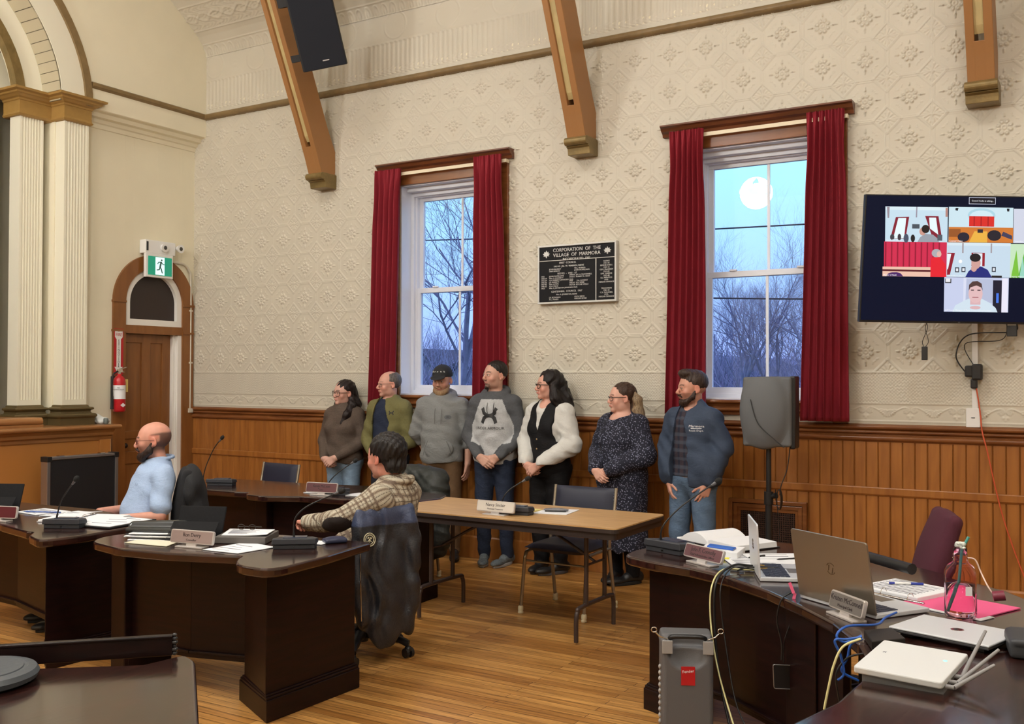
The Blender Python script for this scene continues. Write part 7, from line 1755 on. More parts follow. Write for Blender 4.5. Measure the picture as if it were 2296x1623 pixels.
garment(p2, 't_shirt', F, (-.30, -.30, .84), (.30, .24, 1.54), lambda f: (F.torso(f, .012), f.ell(F.neck+V3(0, -.02, .04), (.062, .062, .075), None, .01, 's'), f.fn(lambda P: .88-P[..., 2], op='i')), dye((34, 42, 62), .05), .0075, CLOTHS, lambda P: folds(P, .003, 10, 8, 26, 8, 3))
def fn2(f):
    F.torso(f, .030)
    for a in (-1, 1): F.arms(f, a, .024, a1=.93, cuffr=.040)
    n = F.neck
    pts = [n+V3(.078*sin(th), -.082*cos(th)+.012, -.008+.05*(1-cos(th))/2) for th in [2*pi*i/16 for i in range(17)]]
    f.chain(pts, [.016]*17, k=.015); f.cap(n+V3(.06, -.085, -.03), n+V3(.115, -.10, -.07), .016, .010, .015)
    # front opening
    f.fn(lambda P: np.maximum(np.abs(P[..., 0]+.045-.06*(1.5-P[..., 2]).clip(0, .1))-(.030+.070*((1.50-P[..., 2])/.3).clip(0, 1)), P[..., 1]+.02), op='s')
    f.ell(n+V3(0, -.03, .03), (.062, .07, .08), None, .01, 's'); f.fn(lambda P: .80-P[..., 2], op='i')
g2 = garment(p2, 'fleece_jacket', F, (-.40, -.34, .78), (.40, .26, 1.58), fn2, dye((112, 108, 70), .06, 260), .0062, CLOTH, lambda P: folds(P, .004, 12, 10, 24, 7, 9))
decal(p2, g2, ua_logo(.085, 1.30, .042), 0, M_PRINT)
trousers(p2, F, (34, 36, 46)); shoes(p2, F, M_SHOEB, M_SOLED)

# ---- 1: woman in brown jumper -------------------------------------------------------
F = Fig(1.61, sh=.165, chest=(.145, .115), belly=(.145, .125), hip=(.160, .130), bust=.060, arm=1.02, stance=.09)
hd = clasp(F, .965, -.20, .075, top=1, ez=1.135, ex=.245)
F.Wr[-1] = V3(-.10, -.20, .86); F.Wr[1] = V3(.035, -.215, .87)
F.RH = rotz(radians(-26)) @ rotx(radians(2)) @ roty(radians(3))
p1 = person('young woman in brown jumper and pale blue jeans with dark wavy hair and large glasses', (2.36, -.21, 0), radians(10), F, dict(male=False, jaw=.98, smile=.0035, nose=.9, size=1.02, neck=.85), hd, (206, 162, 146))
HB = hair_mat('dark brown black hair', (.007, .005, .005, 1), srgb(44, 32, 30))
hairpiece(p1, F, HB, [('e', (0, .024, .040), (.084, .104, .088), 0), ('e', (0, -.112, -.010), (.064, .072, .066), .012, 's'), ('e', (0, -.085, -.09), (.10, .10, .085), .01, 's'), ('e', (.088, -.012, -.018), (.028, .025, .034), .006, 's'),
  ('c', [(-.07, .03, -.05), (-.085, .01, -.12), (-.11, -.05, -.20), (-.12, -.10, -.255)], [.034, .042, .040, .018], .03), ('c', [(.07, .04, -.05), (.09, .03, -.12), (.12, -.04, -.20), (.11, -.10, -.28)], [.028, .038, .036, .014], .03), ('c', [(0, .10, -.02), (.02, .11, -.12), (.03, .10, -.2)], [.05, .06, .03], .04), ('c', [(-.09, -.04, -.19), (-.07, -.115, -.26)], [.022, .010], .02), ('c', [(.10, -.02, -.16), (.07, -.10, -.25)], [.024, .012], .02)], lo=(-.22, -.20, -.34), hi=(.24, .22, .16), wav=(.0022, 150))
glasses(p1, F, mat('dark tortoise frame', (.03, .015, .012), .3), F.hk, .026, .024, .0026)
def fn1(f):
    F.torso(f, .024)
    for a in (-1, 1): F.arms(f, a, .022, a1=.92, cuffr=.040)
    f.ell((0, 0, .90), (.178, .145, .12), None, .04)
    n = F.neck; pts = [n+V3(.068*sin(th), -.060*cos(th)+.010, -.018+.024*(1-cos(th))/2) for th in [2*pi*i/14 for i in range(15)]]; f.chain(pts, [.012]*15, k=.012)
    f.ell(n+V3(0, -.015, .03), (.058, .060, .075), None, .01, 's'); f.fn(lambda P: .825-.05*np.sin(P[..., 0]*5)*(P[..., 0] > 0)-P[..., 2], op='i')
g1 = garment(p1, 'jumper', F, (-.36, -.36, .74), (.36, .26, 1.46), fn1, dye((88, 76, 68), .16, 240), .006, CLOTH, lambda P: folds(P, .0032, 8, 8, 20, 7, 12)+.0008*np.sin(P[..., 0]*500)*np.sin(P[..., 2]*420))
trousers(p1, F, (118, 140, 162), inf=.008, taper=1.1); shoes(p1, F, M_SHOEB, M_SOLED)

# ---- 5: woman in black waistcoat and white blouse ------------------------------------
F = Fig(1.70, sh=.180, chest=(.152, .118), belly=(.142, .115), hip=(.165, .125), bust=.062, stance=.10, foot_yaw=-.3)
hd = clasp(F, .965, -.215, .075, top=1, ez=1.14, ex=.268, dz=.0)
F.RH = rotz(radians(-34)) @ rotx(radians(0))
p5 = person('woman with long black wavy hair in black waistcoat over a white blouse, hands clasped', (4.63, -.24, 0), radians(-10), F, dict(male=False, jaw=1.0, smile=.002, nose=1.0, neck=.88), hd, (212, 162, 144))
hairpiece(p5, F, hair_mat('long black hair', (.005, .004, .004, 1), srgb(34, 26, 26)), [('e', (0, .026, .042), (.088, .106, .092), 0), ('e', (0, -.110, -.005), (.070, .076, .072), .012, 's'), ('e', (0, -.085, -.09), (.10, .10, .09), .01, 's'),
  ('c', [(.075, .02, .0), (.095, .03, -.10), (.095, .07, -.19), (.09, .13, -.28)], [.03, .042, .044, .030], .03), ('c', [(0, .10, .0), (.03, .12, -.12), (.06, .13, -.25), (.08, .13, -.38)], [.06, .07, .075, .03], .04), ('c', [(-.07, .03, -.03), (-.09, .02, -.12), (-.10, -.02, -.20), (-.11, -.06, -.27)], [.03, .036, .036, .016], .03)], lo=(-.24, -.22, -.46), hi=(.28, .30, .17), wav=(.0032, 115))
glasses(p5, F, mat('thick black frame', (.006, .006, .006), .25), F.hk, .025, .018, .0028)
def fn5b(f):
    F.torso(f, .012)
    for a in (-1, 1): F.arms(f, a, .030, a1=.84, puff=.018, cuffr=.046); W_ = F.Wr[a]; E_ = F.E[a]; f.cap(E_+(W_-E_)*.78, E_+(W_-E_)*.95, .036, .039, .008)
    f.ell(F.neck+V3(0, -.05, .04), (.066, .085, .095), None, .01, 's'); f.fn(lambda P: .92-P[..., 2], op='i')
garment(p5, 'blouse', F, (-.42, -.36, .85), (.42, .26, 1.54), fn5b, dye((208, 208, 204), .02), .006, CLOTHS, lambda P: folds(P, .0042, 26, 10, 34, 9, 2)+.0015*np.sin(P[..., 0]*120)*(P[..., 2] < 1.03))
def fn5(f):
    F.torso(f, .024); f.ell((0, 0, .90), (.185, .145, .16), None, .05)
    for a in (-1, 1): f.ell(F.S[a]+V3(a*.050, 0, -.03), (.075, .14, .17), None, .010, 's')
    f.fn(lambda P: np.maximum(np.abs(P[..., 0]+.01)-.075*((P[..., 2]-1.18)/.30).clip(0, 1), P[..., 1]+.02), op='s'); f.ell(F.neck+V3(0, -.03, .03), (.075, .09, .09), None, .01, 's'); f.fn(lambda P: np.maximum(.128-np.abs(P[..., 0]), 1.10-P[..., 2]), op='s')
    f.fn(lambda P: .80-.5*np.abs(P[..., 0]).clip(0, .0)-P[..., 2], op='i')
g5 = garment(p5, 'waistcoat', F, (-.32, -.34, .76), (.32, .28, 1.54), fn5, dye((19, 19, 22), .05), .006, CLOTHS, lambda P: folds(P, .0025, 10, 6, 20, 6, 5))
q = MB()
for z in (1.12, 1.04): q.ball((.0, -.165, z), (.007, .004, .007), 10)
q.tube(bez([F.neck+V3(-.055, -.045, .0), F.neck+V3(-.02, -.085, -.035), F.neck+V3(.02, -.085, -.035), F.neck+V3(.055, -.045, .0)], 6), .0016, 6); q.build('necklace', mat('pale gold chain', srgb(206, 180, 140), .3, metal=.8), p5)
W_ = F.Wr[-1]; q = MB(); fwv = Vector((.8, -.1, -.58)).normalized(); M = basis(W_+V3(-.0, -.0, .0), fwv.orthogonal(), fwv); q.tube([M @ Vector((.032*cos(a), .026*sin(a), 0)) for a in [2*pi*i/20 for i in range(20)]], .003, 6, closed=True); q.build('bracelet', M_CHROME, p5)
trousers(p5, F, (16, 16, 19), m=CLOTHS, col=dye((16, 16, 19), .04), inf=.02, taper=1.15); shoes(p5, F, M_SHOEB, mat('grey striped sole', srgb(84, 84, 88), .7), big=1.02)

# ---- 6: woman in floral dress ----------------------------------------------------------
F = Fig(1.60, sh=.175, chest=(.158, .130), belly=(.165, .150), hip=(.185, .155), bust=.070, arm=1.25, stance=.09, leg=1.1, foot_yaw=-.3)
hd = clasp(F, 1.02, -.245, .055, top=-1, ez=1.15, ex=.275)
F.RH = rotz(radians(-32)) @ rotx(radians(1))
p6 = person('woman with half-tied brown and blonde hair in long dark blue dress with small white flowers', (5.33, -.30, 0), radians(-16), F, dict(male=False, jaw=1.08, nose=.95, size=1.02, neck=1.0), hd, (214, 166, 148))
HM6 = hair_mat('brown hair', srgb(40, 28, 24), srgb(86, 64, 50)); HM6b = hair_mat('blonde streaked hair', srgb(92, 72, 54), srgb(176, 154, 122))
hairpiece(p6, F, HM6, [('e', (0, .024, .040), (.083, .102, .088), 0), ('e', (0, -.108, -.005), (.072, .076, .070), .012, 's'), ('e', (0, -.075, -.09), (.11, .11, .09), .01, 's'), ('e', (.088, -.008, -.018), (.028, .032, .034), .006, 's'), ('e', (0, .085, .02), (.05, .045, .05), .02), ('c', [(0, .09, -.02), (.01, .11, -.12), (.0, .12, -.18)], [.045, .05, .02], .03)], lo=(-.18, -.20, -.3), hi=(.2, .24, .16), wav=(.0012, 200))
hairpiece(p6, F, HM6b, [('c', [(.045, .075, .055), (.055, .115, -.02), (.055, .125, -.12), (.07, .14, -.20), (.085, .15, -.235)], [.020, .036, .042, .034, .012], .02), ('c', [(.03, .125, -.02), (.02, .145, -.14), (.03, .165, -.22)], [.028, .036, .014], .02), ('c', [(.06, .10, -.1), (.09, .13, -.2)], [.03, .014], .02)], lo=(-.14, -.1, -.32), hi=(.2, .26, .16), wav=(.002, 160), name='hair_length')
glasses(p6, F, mat('black plastic frame', (.01, .009, .009), .3), F.hk, .025, .017, .0024)
DR = bpy.data.materials.new('navy floral cloth'); DR.use_nodes = True; t_ = DR.node_tree; b_ = t_.nodes['Principled BSDF']; b_.inputs['Roughness'].default_value = .85
tc_ = t_.nodes.new('ShaderNodeTexCoord'); vo = t_.nodes.new('ShaderNodeTexVoronoi'); vo.inputs['Scale'].default_value = 72; rp = t_.nodes.new('ShaderNodeValToRGB'); t_.links.new(tc_.outputs['Object'], vo.inputs['Vector']); t_.links.new(vo.outputs['Distance'], rp.inputs[0])
rp.color_ramp.elements[0].position = .25; rp.color_ramp.elements[0].color = srgb(128, 132, 156); rp.color_ramp.elements[1].position = .36; rp.color_ramp.elements[1].color = srgb(23, 25, 42); t_.links.new(rp.outputs[0], b_.inputs['Base Color'])
def fn6(f):
    F.torso(f, .022)
    for a in (-1, 1): F.arms(f, a, .024, a1=.90, puff=.012, cuffr=.048)
    f.cap((0, 0, .92), (0, -.01, .50), .165, .185, .05); f.cap((.08, 0, .9), (.10, -.01, .30), .13, .125, .05); f.cap((-.08, 0, .9), (-.10, -.01, .30), .13, .125, .05); f.cap((0, 0, .6), (0, -.01, .30), .15, .15, .05)
    f.ell(F.neck+V3(0, -.04, .02), (.092, .10, .09), None, .012, 's'); f.fn(lambda P: .265-P[..., 2], op='i')
garment(p6, 'dress', F, (-.42, -.40, .20), (.42, .30, 1.45), fn6, const((255, 255, 255)), .007, DR, lambda P: folds(P, .0045, 14, 10, 16, 6, 3)+.009*np.sin(np.arctan2(P[..., 1], P[..., 0])*9+2*np.sin(P[..., 2]*3))*((.95-P[..., 2])/.6).clip(0, 1))
garment(p6, 'leggings', F, (-.26, -.2, .05), (.26, .2, .4), lambda f: (F.legs(f, .012), f.fn(lambda P: P[..., 2]-.36, op='i')), dye((14, 14, 17), .03), .008, CLOTHS)
shoes(p6, F, M_SHOEB, M_SOLED)

# ---- 7: man in blue jacket -------------------------------------------------------------
F = Fig(1.69, sh=.192, chest=(.155, .112), belly=(.152, .112), hip=(.165, .116), stance=.12)
F.arm(1, (.252, .03, 1.12), (.175, -.065, .855)); F.arm(-1, (-.240, .0, 1.12), (-.175, -.065, .855))
hd = {1: dict(fwd=(-.35, -.15, -.92), back=(.75, -.6, 0), side=1, curl=(.2, .3, .2)), -1: dict(fwd=(.35, -.15, -.92), back=(-.75, -.6, 0), side=-1, curl=(.2, .3, .2))}
F.RH = rotz(radians(-36)) @ rotx(radians(2)); F.hk *= 1.03
p7 = person('bearded man in slate blue jacket and jeans, hands in his pockets', (5.99, -.48, 0), radians(-12), F, dict(jaw=1.05, nose=1.1, brow=(50, 34, 28)), hd, (198, 146, 126),
   lambda x, y, z, mix, L: mix(.45*(z < -.03)*(y < .0), srgb(96, 66, 54)[:3]))
hairpiece(p7, F, hair_mat('dark brown short hair', srgb(36, 26, 22), srgb(82, 66, 58)), [('e', (0, .022, .046), (.081, .099, .086), 0), ('e', (0, -.045, .108), (.060, .050, .030), .03), ('e', (0, -.105, .018), (.085, .062, .056), .01, 's'), ('e', (0, -.055, -.06), (.12, .075, .085), .01, 's'), ('e', (.086, -.006, -.018), (.03, .030, .036), .006, 's'), ('e', (-.086, -.006, -.018), (.03, .030, .036), .006, 's'), ('e', (0, -.01, -.110), (.12, .14, .06), .01, 's')], lo=(-.14, -.14, -.12), hi=(.14, .16, .17), wav=(.0012, 260))
hairpiece(p7, F, hair_mat('dark brown beard', srgb(34, 24, 20), srgb(70, 50, 40)), [('e', (0, -.066, -.098), (.040, .032, .030), 0), ('c', [(.062, .0, -.02), (.058, -.02, -.062), (.036, -.056, -.092)], [.011, .018, .020], .014), ('c', [(-.062, .0, -.02), (-.058, -.02, -.062), (-.036, -.056, -.092)], [.011, .018, .020], .014), ('c', [(-.024, -.084, -.060), (-.014, -.095, -.049), (.014, -.095, -.049), (.024, -.084, -.060)], [.006, .006, .006, .006], .006), ('e', (0, -.098, -.064), (.017, .02, .0065), .005, 's')], lo=(-.14, -.16, -.16), hi=(.14, .12, .02), name='beard', wav=(.0009, 330))
def pl7(P):
    C = np.tile(np.array(srgb(58, 50, 58)[:3]), (len(P), 1)); a = (P[:, 0] % .055) < .022; b = (P[:, 2] % .06) < .024; C[a] = srgb(34, 38, 54)[:3]; C[b] = C[b]*.55+np.array(srgb(86, 96, 112)[:3])*.35; return C
garment(p7, 'checked_shirt', F, (-.28, -.28, .86), (.28, .22, 1.56), lambda f: (F.torso(f, .012), f.chain([F.neck+V3(.066*sin(th), -.066*cos(th)+.01, -.01) for th in [2*pi*i/14 for i in range(15)]], [.012]*15, k=.01), f.ell(F.neck+V3(0, -.04, .04), (.052, .07, .075), None, .01, 's'), f.fn(lambda P: .90-P[..., 2], op='i')), pl7, .0065, CLOTHS)
def fn7(f):
    F.torso(f, .030)
    for a in (-1, 1): F.arms(f, a, .024, a1=.93, cuffr=.048)
    f.ell((.12, -.0, .98), (.13, .14, .17), None, .05); f.ell((-.15, -.02, .98), (.11, .13, .16), None, .05)
    n = F.neck; f.chain([n+V3(.080*sin(th), -.076*cos(th)+.012, -.02+.05*(1-cos(th))/2) for th in [2*pi*i/16 for i in range(17)]], [.016]*17, k=.015); f.cap(n+V3(.05, -.09, -.02), n+V3(.12, -.10, -.09), .017, .010, .015)
    f.fn(lambda P: np.maximum(np.abs(P[..., 0]+.035)-(.028+.050*((1.47-P[..., 2])/.4).clip(0, 1)), P[..., 1]+.02), op='s')
    f.ell(n+V3(0, -.04, .03), (.060, .07, .09), None, .01, 's'); f.fn(lambda P: .80+.03*np.cos(P[..., 0]*8)-P[..., 2], op='i')
g7 = garment(p7, 'softshell_jacket', F, (-.46, -.36, .74), (.46, .30, 1.56), fn7, dye((58, 70, 90), .05, 200), .0062, CLOTHS, lambda P: folds(P, .0075, 16, 12, 22, 7, 6))
text_decal(p7, g7, 'Marmora', .026, .105, 1.275, M_PAPER, 1.0); text_decal(p7, g7, 'Roads Dept.', .018, .105, 1.243, M_PAPER, 1.0)
decal(p7, g7, [[(.07, 1.262), (.14, 1.262), (.135, 1.256), (.075, 1.256)]], 0, M_PAPER)
trousers(p7, F, (84, 104, 128), inf=.014); shoes(p7, F, M_SHOEB, M_SOLED)
# ---- seated figures ----------------------------------------------------------------------
def seat(F, lean, fx=0, knee_y=-.42, sz=.50, turn=0):
    """bend the figure onto a seat: thighs forward, back leaning by `lean` (positive = backwards)"""
    R = rotz(turn) @ rotx(-lean); F.R = R; base = V3(0, .04, sz+.10)
    def up(p): return base+R @ (np.array(p)-V3(0, 0, .96*F.k))
    for n in ('mid', 'che', 'neck', 'hc'): setattr(F, n, up(getattr(F, n)))
    F.pel = base; F.S = {a: up(F.S[a]) for a in F.S}
    F.hipj = {a: V3(a*.09, .02, sz+.075) for a in (1, -1)}; F.kn = {a: V3(a*.14, knee_y, sz+.04) for a in (1, -1)}; F.an = {a: V3(a*.13, knee_y+.02, .09) for a in (1, -1)}; F.toe = {a: V3(a*.15, knee_y-.20, .03) for a in (1, -1)}
    return F
# 8: bald man in pale blue polo
F = Fig(1.78, sh=.205, chest=(.168, .116), belly=(.158, .124), hip=(.170, .130), bellyy=-.01); seat(F, radians(14), sz=.42)
F.hc = F.neck+V3(0, -.045, .160); F.hk = 1.10
F.arm(1, F.S[1]+V3(.10, -.05, -.255), F.S[1]+V3(-.04, -.30, -.27)); F.arm(-1, F.S[-1]+V3(-.09, -.08, -.26), F.S[-1]+V3(.05, -.34, -.25))
hd = {1: dict(fwd=(-.5, -.75, -.3), back=(.3, -.3, .9), side=1, curl=(.3, .5, .4)), -1: dict(fwd=(.4, -.8, -.35), back=(-.3, -.3, .9), side=-1, curl=(.3, .5, .4))}
F.RH = rotz(radians(-20)) @ rotx(radians(2))
def reg8(x, y, z, mix, L):
    d = (0.014*np.sin(x*600)*np.sin(z*500))
    sm = lambda e, w: np.clip(e/w, 0, 1)
    up_ = .052+.16*(y-.03).clip(-.1, .03)
    m = sm(y+.018-.0*z, .018)*sm(up_-z, .012)*sm(z+.082, .03)*(1-(sm(.010+.042-y, .01)*sm(.040-z, .008)*sm(abs(x)-.064, .004)))
    mix(.82*m, srgb(58, 44, 40)[:3]); mix(.55*sm(-.012-z, .02)*sm(.03-y, .02)*sm(y+.10, .02), srgb(58, 40, 36)[:3])
p8 = person('bald bearded man in pale blue polo shirt seated behind the left desk, looking left', (2.94, -3.06, 0), radians(-24), F, dict(jaw=1.06, nose=.95, brow=(40, 26, 24)), hd, (204, 148, 128), reg8, lo=(-.42, -.72, 0), hi=(.42, .40, 1.36), box=None)
hairpiece(p8, F, hair_mat('black brown beard', srgb(28, 20, 18), srgb(66, 50, 44)), [('e', (0, -.064, -.100), (.042, .034, .034), 0), ('c', [(.066, .004, -.012), (.062, -.018, -.062), (.038, -.056, -.092)], [.012, .022, .024], .014), ('c', [(-.066, .004, -.012), (-.062, -.018, -.062), (-.038, -.056, -.092)], [.012, .022, .024], .014), ('c', [(-.024, -.084, -.062), (-.014, -.095, -.050), (.014, -.095, -.050), (.024, -.084, -.062)], [.007, .007, .007, .007], .006), ('e', (0, -.098, -.064), (.017, .02, .0065), .005, 's')], lo=(-.14, -.16, -.18), hi=(.14, .12, .04), name='beard', wav=(.0009, 330))
glasses(p8, F, mat('dark red glasses frame', srgb(84, 26, 26), .3), F.hk, .023, .015, .0016)
def fn8(f):
    F.torso(f, .022)
    for a in (-1, 1):
        F.arms(f, a, .0, a1=0); A, E = F.S[a], F.E[a]; f.cap(A, A+(E-A)*.74, .074, .068, .022)
        q_ = A+(E-A)*.76; d = nrm3(E-A); f.cap(q_-d*.028, q_, .0700, .0700, .002)
    n = F.neck; R = F.R; f.chain([n+R @ V3(.072*sin(th), -.070*cos(th)+.010, .016+.050*(1-cos(th))/2) for th in [2*pi*i/16 for i in range(17)]], [.015]*17, k=.008)
    f.cap(n+R @ V3(.03, -.075, .0), n+R @ V3(.085, -.085, -.03), .014, .008, .01); f.cap(n+R @ V3(-.03, -.075, .0), n+R @ V3(-.085, -.085, -.03), .014, .008, .01)
    f.ell(n+R @ V3(0, -.03, .05), (.058, .075, .075), None, .01, 's'); f.fn(lambda P: .44-P[..., 2], op='i')
g8 = garment(p8, 'polo_shirt', F, (-.40, -.42, .40), (.40, .38, 1.22), fn8, dye((164, 186, 218), .05, 260), .0055, CLOTHS, lambda P: folds(P, .0042, 12, 16, 24, 6, 5))
text_decal(p8, g8, 'Eddie Bauer' if False else 'E B', .022, .085, F.che[2]+.04, mat('tonal embroidery', srgb(120, 140, 176), .7))
q = MB()
for z in (-.055, -.085): p = F.neck+F.R @ V3(.0, -.118, z); q.ball(p, .005, 10)
q.build('button', M_PLATEW, p8)
trousers(p8, F, (50, 52, 58), z1=.66/.98, m=CLOTHS, lo=(-.3, -.66, .03), hi=(.3, .3, .72)); shoes(p8, F, M_SHOEB, M_SOLED)
s = SDF((2.8, -3.25, .3), (3.7, -2.35, 1.12), .009); Rc = rotz(radians(-40)); c = V3(3.23, -2.80, 0)
s.ell(c+V3(0, .0, .86), (.23, .085, .16), Rc, 0); s.ell(c+Rc @ V3(0, .04, .62), (.25, .085, .26), Rc, .05); s.warp(lambda P: folds(P, .007, 20, 26, 12, 7, 3))
tag(s.build('coat', mat('black coat cloth', srgb(26, 27, 30), .85, bump=.3, bscale=200)), 'black coat hung over the chair of the bald man', 'coat')

# 9: man in checked shirt, seen from behind
F = Fig(1.82, sh=.215, chest=(.172, .130), belly=(.160, .135), hip=(.170, .140)); seat(F, radians(12), sz=.39)
F.hc = F.neck+V3(.01, -.06, .150); F.hk = 1.13
L9, A9 = V3(4.94, -2.95, 0), radians(-82); w9 = lambda *a: rotz(-A9) @ (V3(*a)-L9)
F.arm(1, w9(4.975, -3.29, .83), w9(4.735, -3.26, .79)); F.arm(-1, V3(-.28, -.10, .74), V3(-.08, -.32, .60))
hd = {1: dict(fwd=w9(4.69-1+4.90-4.69, -3.27+.5-2.97+3.27, 0)*V3(1, 1, 0), back=(0, 0, 1), side=1, curl=(.9, 1.2, .8)), -1: dict(fwd=(.5, -.8, -.1), back=(0, -.2, 1), side=-1, curl=(.2, .4, .3))}
F.RH = rotz(radians(-14)) @ rotx(radians(4))
p9 = person('dark-haired man in checked shirt seen from behind, leaning his elbow on the centre desk', tuple(L9), A9, F, dict(jaw=1.05), hd, (200, 138, 120), lambda x, y, z, mix, L: mix(.4*(z < -.03)*(y < 0), srgb(130, 104, 92)[:3]), lo=(-.46, -.74, 0), hi=(.46, .40, 1.42), vox=.005)
hairpiece(p9, F, hair_mat('thick dark grey brown hair', srgb(10, 8, 8), srgb(46, 41, 40), .35), [('e', (0, .024, .040), (.086, .106, .092), 0), ('e', (0, .070, -.045), (.062, .046, .050), .03), ('e', (0, -.105, .0), (.09, .060, .075), .01, 's'), ('e', (0, -.055, -.06), (.12, .070, .085), .01, 's'), ('e', (.088, -.006, -.020), (.03, .028, .038), .005, 's'), ('e', (-.088, -.006, -.020), (.03, .028, .038), .005, 's'), ('e', (0, .0, -.125), (.12, .15, .055), .01, 's')], lo=(-.16, -.16, -.14), hi=(.16, .18, .17), vox=.004, wav=(.0022, 210))
def stripes(u, v):
    w = np.array(srgb(176, 168, 150)[:3]); d = np.array(srgb(82, 70, 60)[:3]); m = np.array(srgb(140, 126, 108)[:3])
    def band(c, p, lo_, hi_): c = (c % p)/p; return (c > lo_) & (c < hi_)
    a = band(u, .066, .0, .34); b = band(v, .072, .0, .34); a2 = band(u, .066, .64, .70); b2 = band(v, .072, .64, .70); a3 = band(u, .066, .13, .19); b3 = band(v, .072, .13, .19)
    C = np.tile(w, (len(u), 1)); C[a ^ b] = m; C[a & b] = d*1.7; C[a2 | b2] = d; C[(a3 & ~b) | (b3 & ~a)] = d*.9; return C
def pl9(P):
    L = (P-F.che) @ F.R; u, v = L[:, 0]+.3*L[:, 1], L[:, 2]
    for a in (1, -1):
        d1, t1 = seg_dist(P, F.S[a], F.E[a]); d2, t2 = seg_dist(P, F.E[a], F.Wr[a]); m = ((d1 < .105) | (d2 < .085)) & (abs(L[:, 0]) > .15) | (d2 < .085)
        ln = np.where(d1 < d2, t1*.32, .32+t2*.30); ax = nrm3(F.E[a]-F.S[a]); n1 = nrm3(np.cross(ax, (0, 1, .3))); n2 = np.cross(ax, n1); rel = P-np.where((d1 < d2)[:, None], F.S[a], F.E[a]); an = np.arctan2(rel @ n2, rel @ n1)*.075
        u = np.where(m, an, u); v = np.where(m, ln, v)
    C = stripes(u*1.15+1, v*1.15+1)*cn(P, .06, 300)
    for a in (1, -1):
        dd = np.linalg.norm((P-F.E[a]-V3(a*.03, .02, -.03))/V3(1, 1, .7), axis=1); C[dd < .088] = np.array(srgb(34, 26, 24)[:3])
    C[np.linalg.norm((P-F.neck)/V3(1, 1, .55), axis=1) < .088] = np.array(srgb(46, 38, 35)[:3])
    return C
def fn9(f):
    F.torso(f, .026)
    for a in (-1, 1): F.arms(f, a, .024, a1=.97, cuffr=.050)
    n = F.neck; R = F.R; f.chain([n+R @ V3(.078*sin(th), -.074*cos(th)+.010, -.0+.042*(1-cos(th))/2) for th in [2*pi*i/16 for i in range(17)]], [.017]*17, k=.014)
    f.ell(n+R @ V3(0, -.03, .05), (.062, .075, .075), None, .01, 's'); f.fn(lambda P: .40-P[..., 2], op='i')
g9 = garment(p9, 'checked_shirt', F, (-.48, -.60, .38), (.48, .38, 1.26), fn9, pl9, .0046, CLOTHS, lambda P: folds(P, .0058, 18, 14, 26, 7, 11))
trousers(p9, F, (38, 42, 52), z1=.66/1.0, lo=(-.3, -.66, .03), hi=(.3, .3, .72)); shoes(p9, F, M_SHOEB, M_SOLED)

# leather jacket hung on his chair back; lo/hi in world
JB = V3(5.13, -3.075, 0); Rj = rotz(radians(-116))
s = SDF((4.7, -3.5, .04), (5.6, -2.6, 1.0), .008); J = lambda x, y, z: JB+Rj @ V3(x, y, z)
s.cap(J(-.14, .0, .86), J(.14, .0, .86), .055, .055, 0); s.ell(J(0, .01, .62), (.165, .056, .28), Rj, .05); s.ell(J(0, .02, .36), (.155, .045, .26), Rj, .06)
s.cap(J(-.15, .02, .80), J(-.175, .02, .46), .056, .050, .03); s.cap(J(-.175, .02, .46), J(-.155, .0, .20), .048, .044, .03)
s.cap(J(.14, .02, .80), J(.165, .03, .48), .054, .050, .03); s.cap(J(.165, .03, .48), J(.135, .03, .28), .048, .044, .03)
s.warp(lambda P: folds(P, .009, 26, 28, 8, 7, 8)-.004*np.abs(np.sin(P[..., 0]*46+6*P[..., 2])))
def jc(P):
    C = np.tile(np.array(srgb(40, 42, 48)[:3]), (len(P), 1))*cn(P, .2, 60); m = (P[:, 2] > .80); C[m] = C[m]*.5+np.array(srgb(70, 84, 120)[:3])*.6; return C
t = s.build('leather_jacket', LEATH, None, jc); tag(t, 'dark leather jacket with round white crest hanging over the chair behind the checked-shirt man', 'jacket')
jf = nrm3(Rj @ V3(-.85, -.45, 0)); fx = nrm3(np.array(_r)*V3(1, 1, 0)); cpos = U(828, 1208, Y=-2.95)
me = t.data; bv = BVHTree.FromPolygons([v.co for v in me.vertices], [p.vertices[:] for p in me.polygons]); h = bv.ray_cast(CAM, (atd(828, 1210, 1)-CAM).normalized())
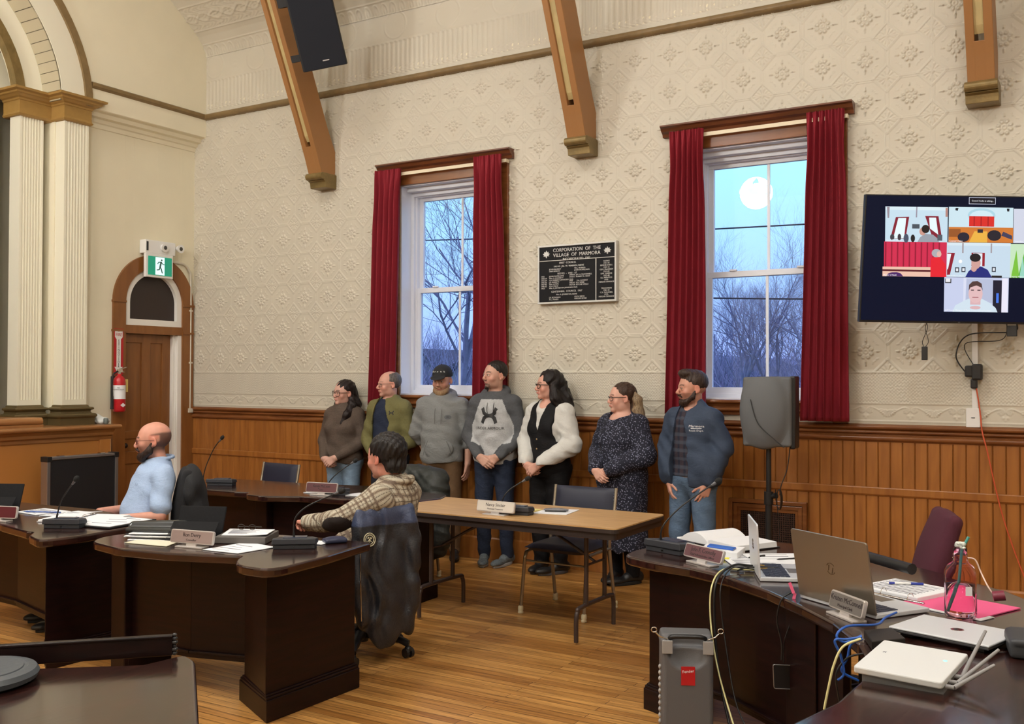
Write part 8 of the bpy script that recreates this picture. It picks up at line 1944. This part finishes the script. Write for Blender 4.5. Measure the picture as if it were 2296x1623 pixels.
if h[0] is not None:
    n_ = h[1]; n_ = n_ if n_.dot(CAM-h[0]) > 0 else -n_; M = basis(h[0]+n_*.004, Vector(fx)-n_*n_.dot(Vector(fx)), n_); q = MB()
    q.tube([M @ Vector((.036*cos(a), .036*sin(a), 0)) for a in [2*pi*i/28 for i in range(28)]], .0022, 6, closed=True); q.tube([M @ Vector((.025*cos(a), .025*sin(a), 0)) for a in [2*pi*i/24 for i in range(24)]], .0018, 6, closed=True)
    for a in range(28): q.tube([M @ Vector((.029*cos(a/28*2*pi), .029*sin(a/28*2*pi), 0)), M @ Vector((.033*cos(a/28*2*pi), .033*sin(a/28*2*pi), 0))], .0012, 4)
    for a, b in (((-.012, -.012), (.012, .012)), ((.012, -.012), (-.012, .012)), ((-.014, .004), (-.004, .014)), ((.014, .004), (.004, .014)), ((0, -.015), (0, .004))): q.tube([M @ Vector((*a, 0)), M @ Vector((*b, 0))], .0022, 5)
    q.build('round_crest', mat('ivory embroidery', srgb(196, 190, 160), .7), t)
q = MB(); pts = []
for yy in range(1225, 1400, 12):
    h = bv.ray_cast(CAM, (atd(807+(yy-1225)*.02, yy, 1)-CAM).normalized())
    if h[0] is not None: pts.append(h[0]+(CAM-h[0]).normalized()*.004)
if len(pts) > 2: q.tube(pts, .0028, 6); q.build('zip', M_CHROME, t)
# chandeliers: the lamps that light the hall
def chandelier():
    t = thing('chandelier', 'brass chandelier with white glass globes, hung over the hall', 'chandelier', CHANDELIERS[0], 0, 'chandeliers of the hall')
    q = MB(); q.cyl((0, 0, .12), (0, 0, 3.05), .012); q.lathe([(0, .10), (.05, .12), (.03, .2), (.012, .24)], 16)
    for i in range(5):
        a = 2*pi*i/5+.3; q.tube(bez([(0, 0, .14), (.08*cos(a), .08*sin(a), .08), (.15*cos(a), .15*sin(a), .12), (.15*cos(a), .15*sin(a), .07)], 6), .006, 6)
    q.build('stem', mat('aged brass', srgb(140, 110, 60), .3, metal=.9), t)
    for i in range(5):
        a = 2*pi*i/5+.3; q = MB(); q.ball((.15*cos(a), .15*sin(a), .0), (.085, .085, .075), 16); q.build('globe', mat('glowing globe', (1, .95, .85), .4, emit=(1, .95, .86), estr=14), t)
    return t
c0 = chandelier()
for c in CHANDELIERS[1:]: k = copy_tree(c0); k.location = c
M_PANEL = mat('added lit panel', (1, 1, 1), .5, emit=(1, .97, .92), estr=2.5)
pn = None
for p in FILL_PANELS:
    if pn is None:
        pn = thing('added_ceiling_panel', 'flat rectangular light panel added out of view on the ridge of the ceiling', 'ceiling light', (p[0], p[1], 7.295), 0, 'added light panels')
        q = MB(); q.box(-.64, .64, -.34, .34, -.0, .0045); q.build('housing', M_WHITE, pn)
    else: k = copy_tree(pn); k.location = (p[0], p[1], 7.295)
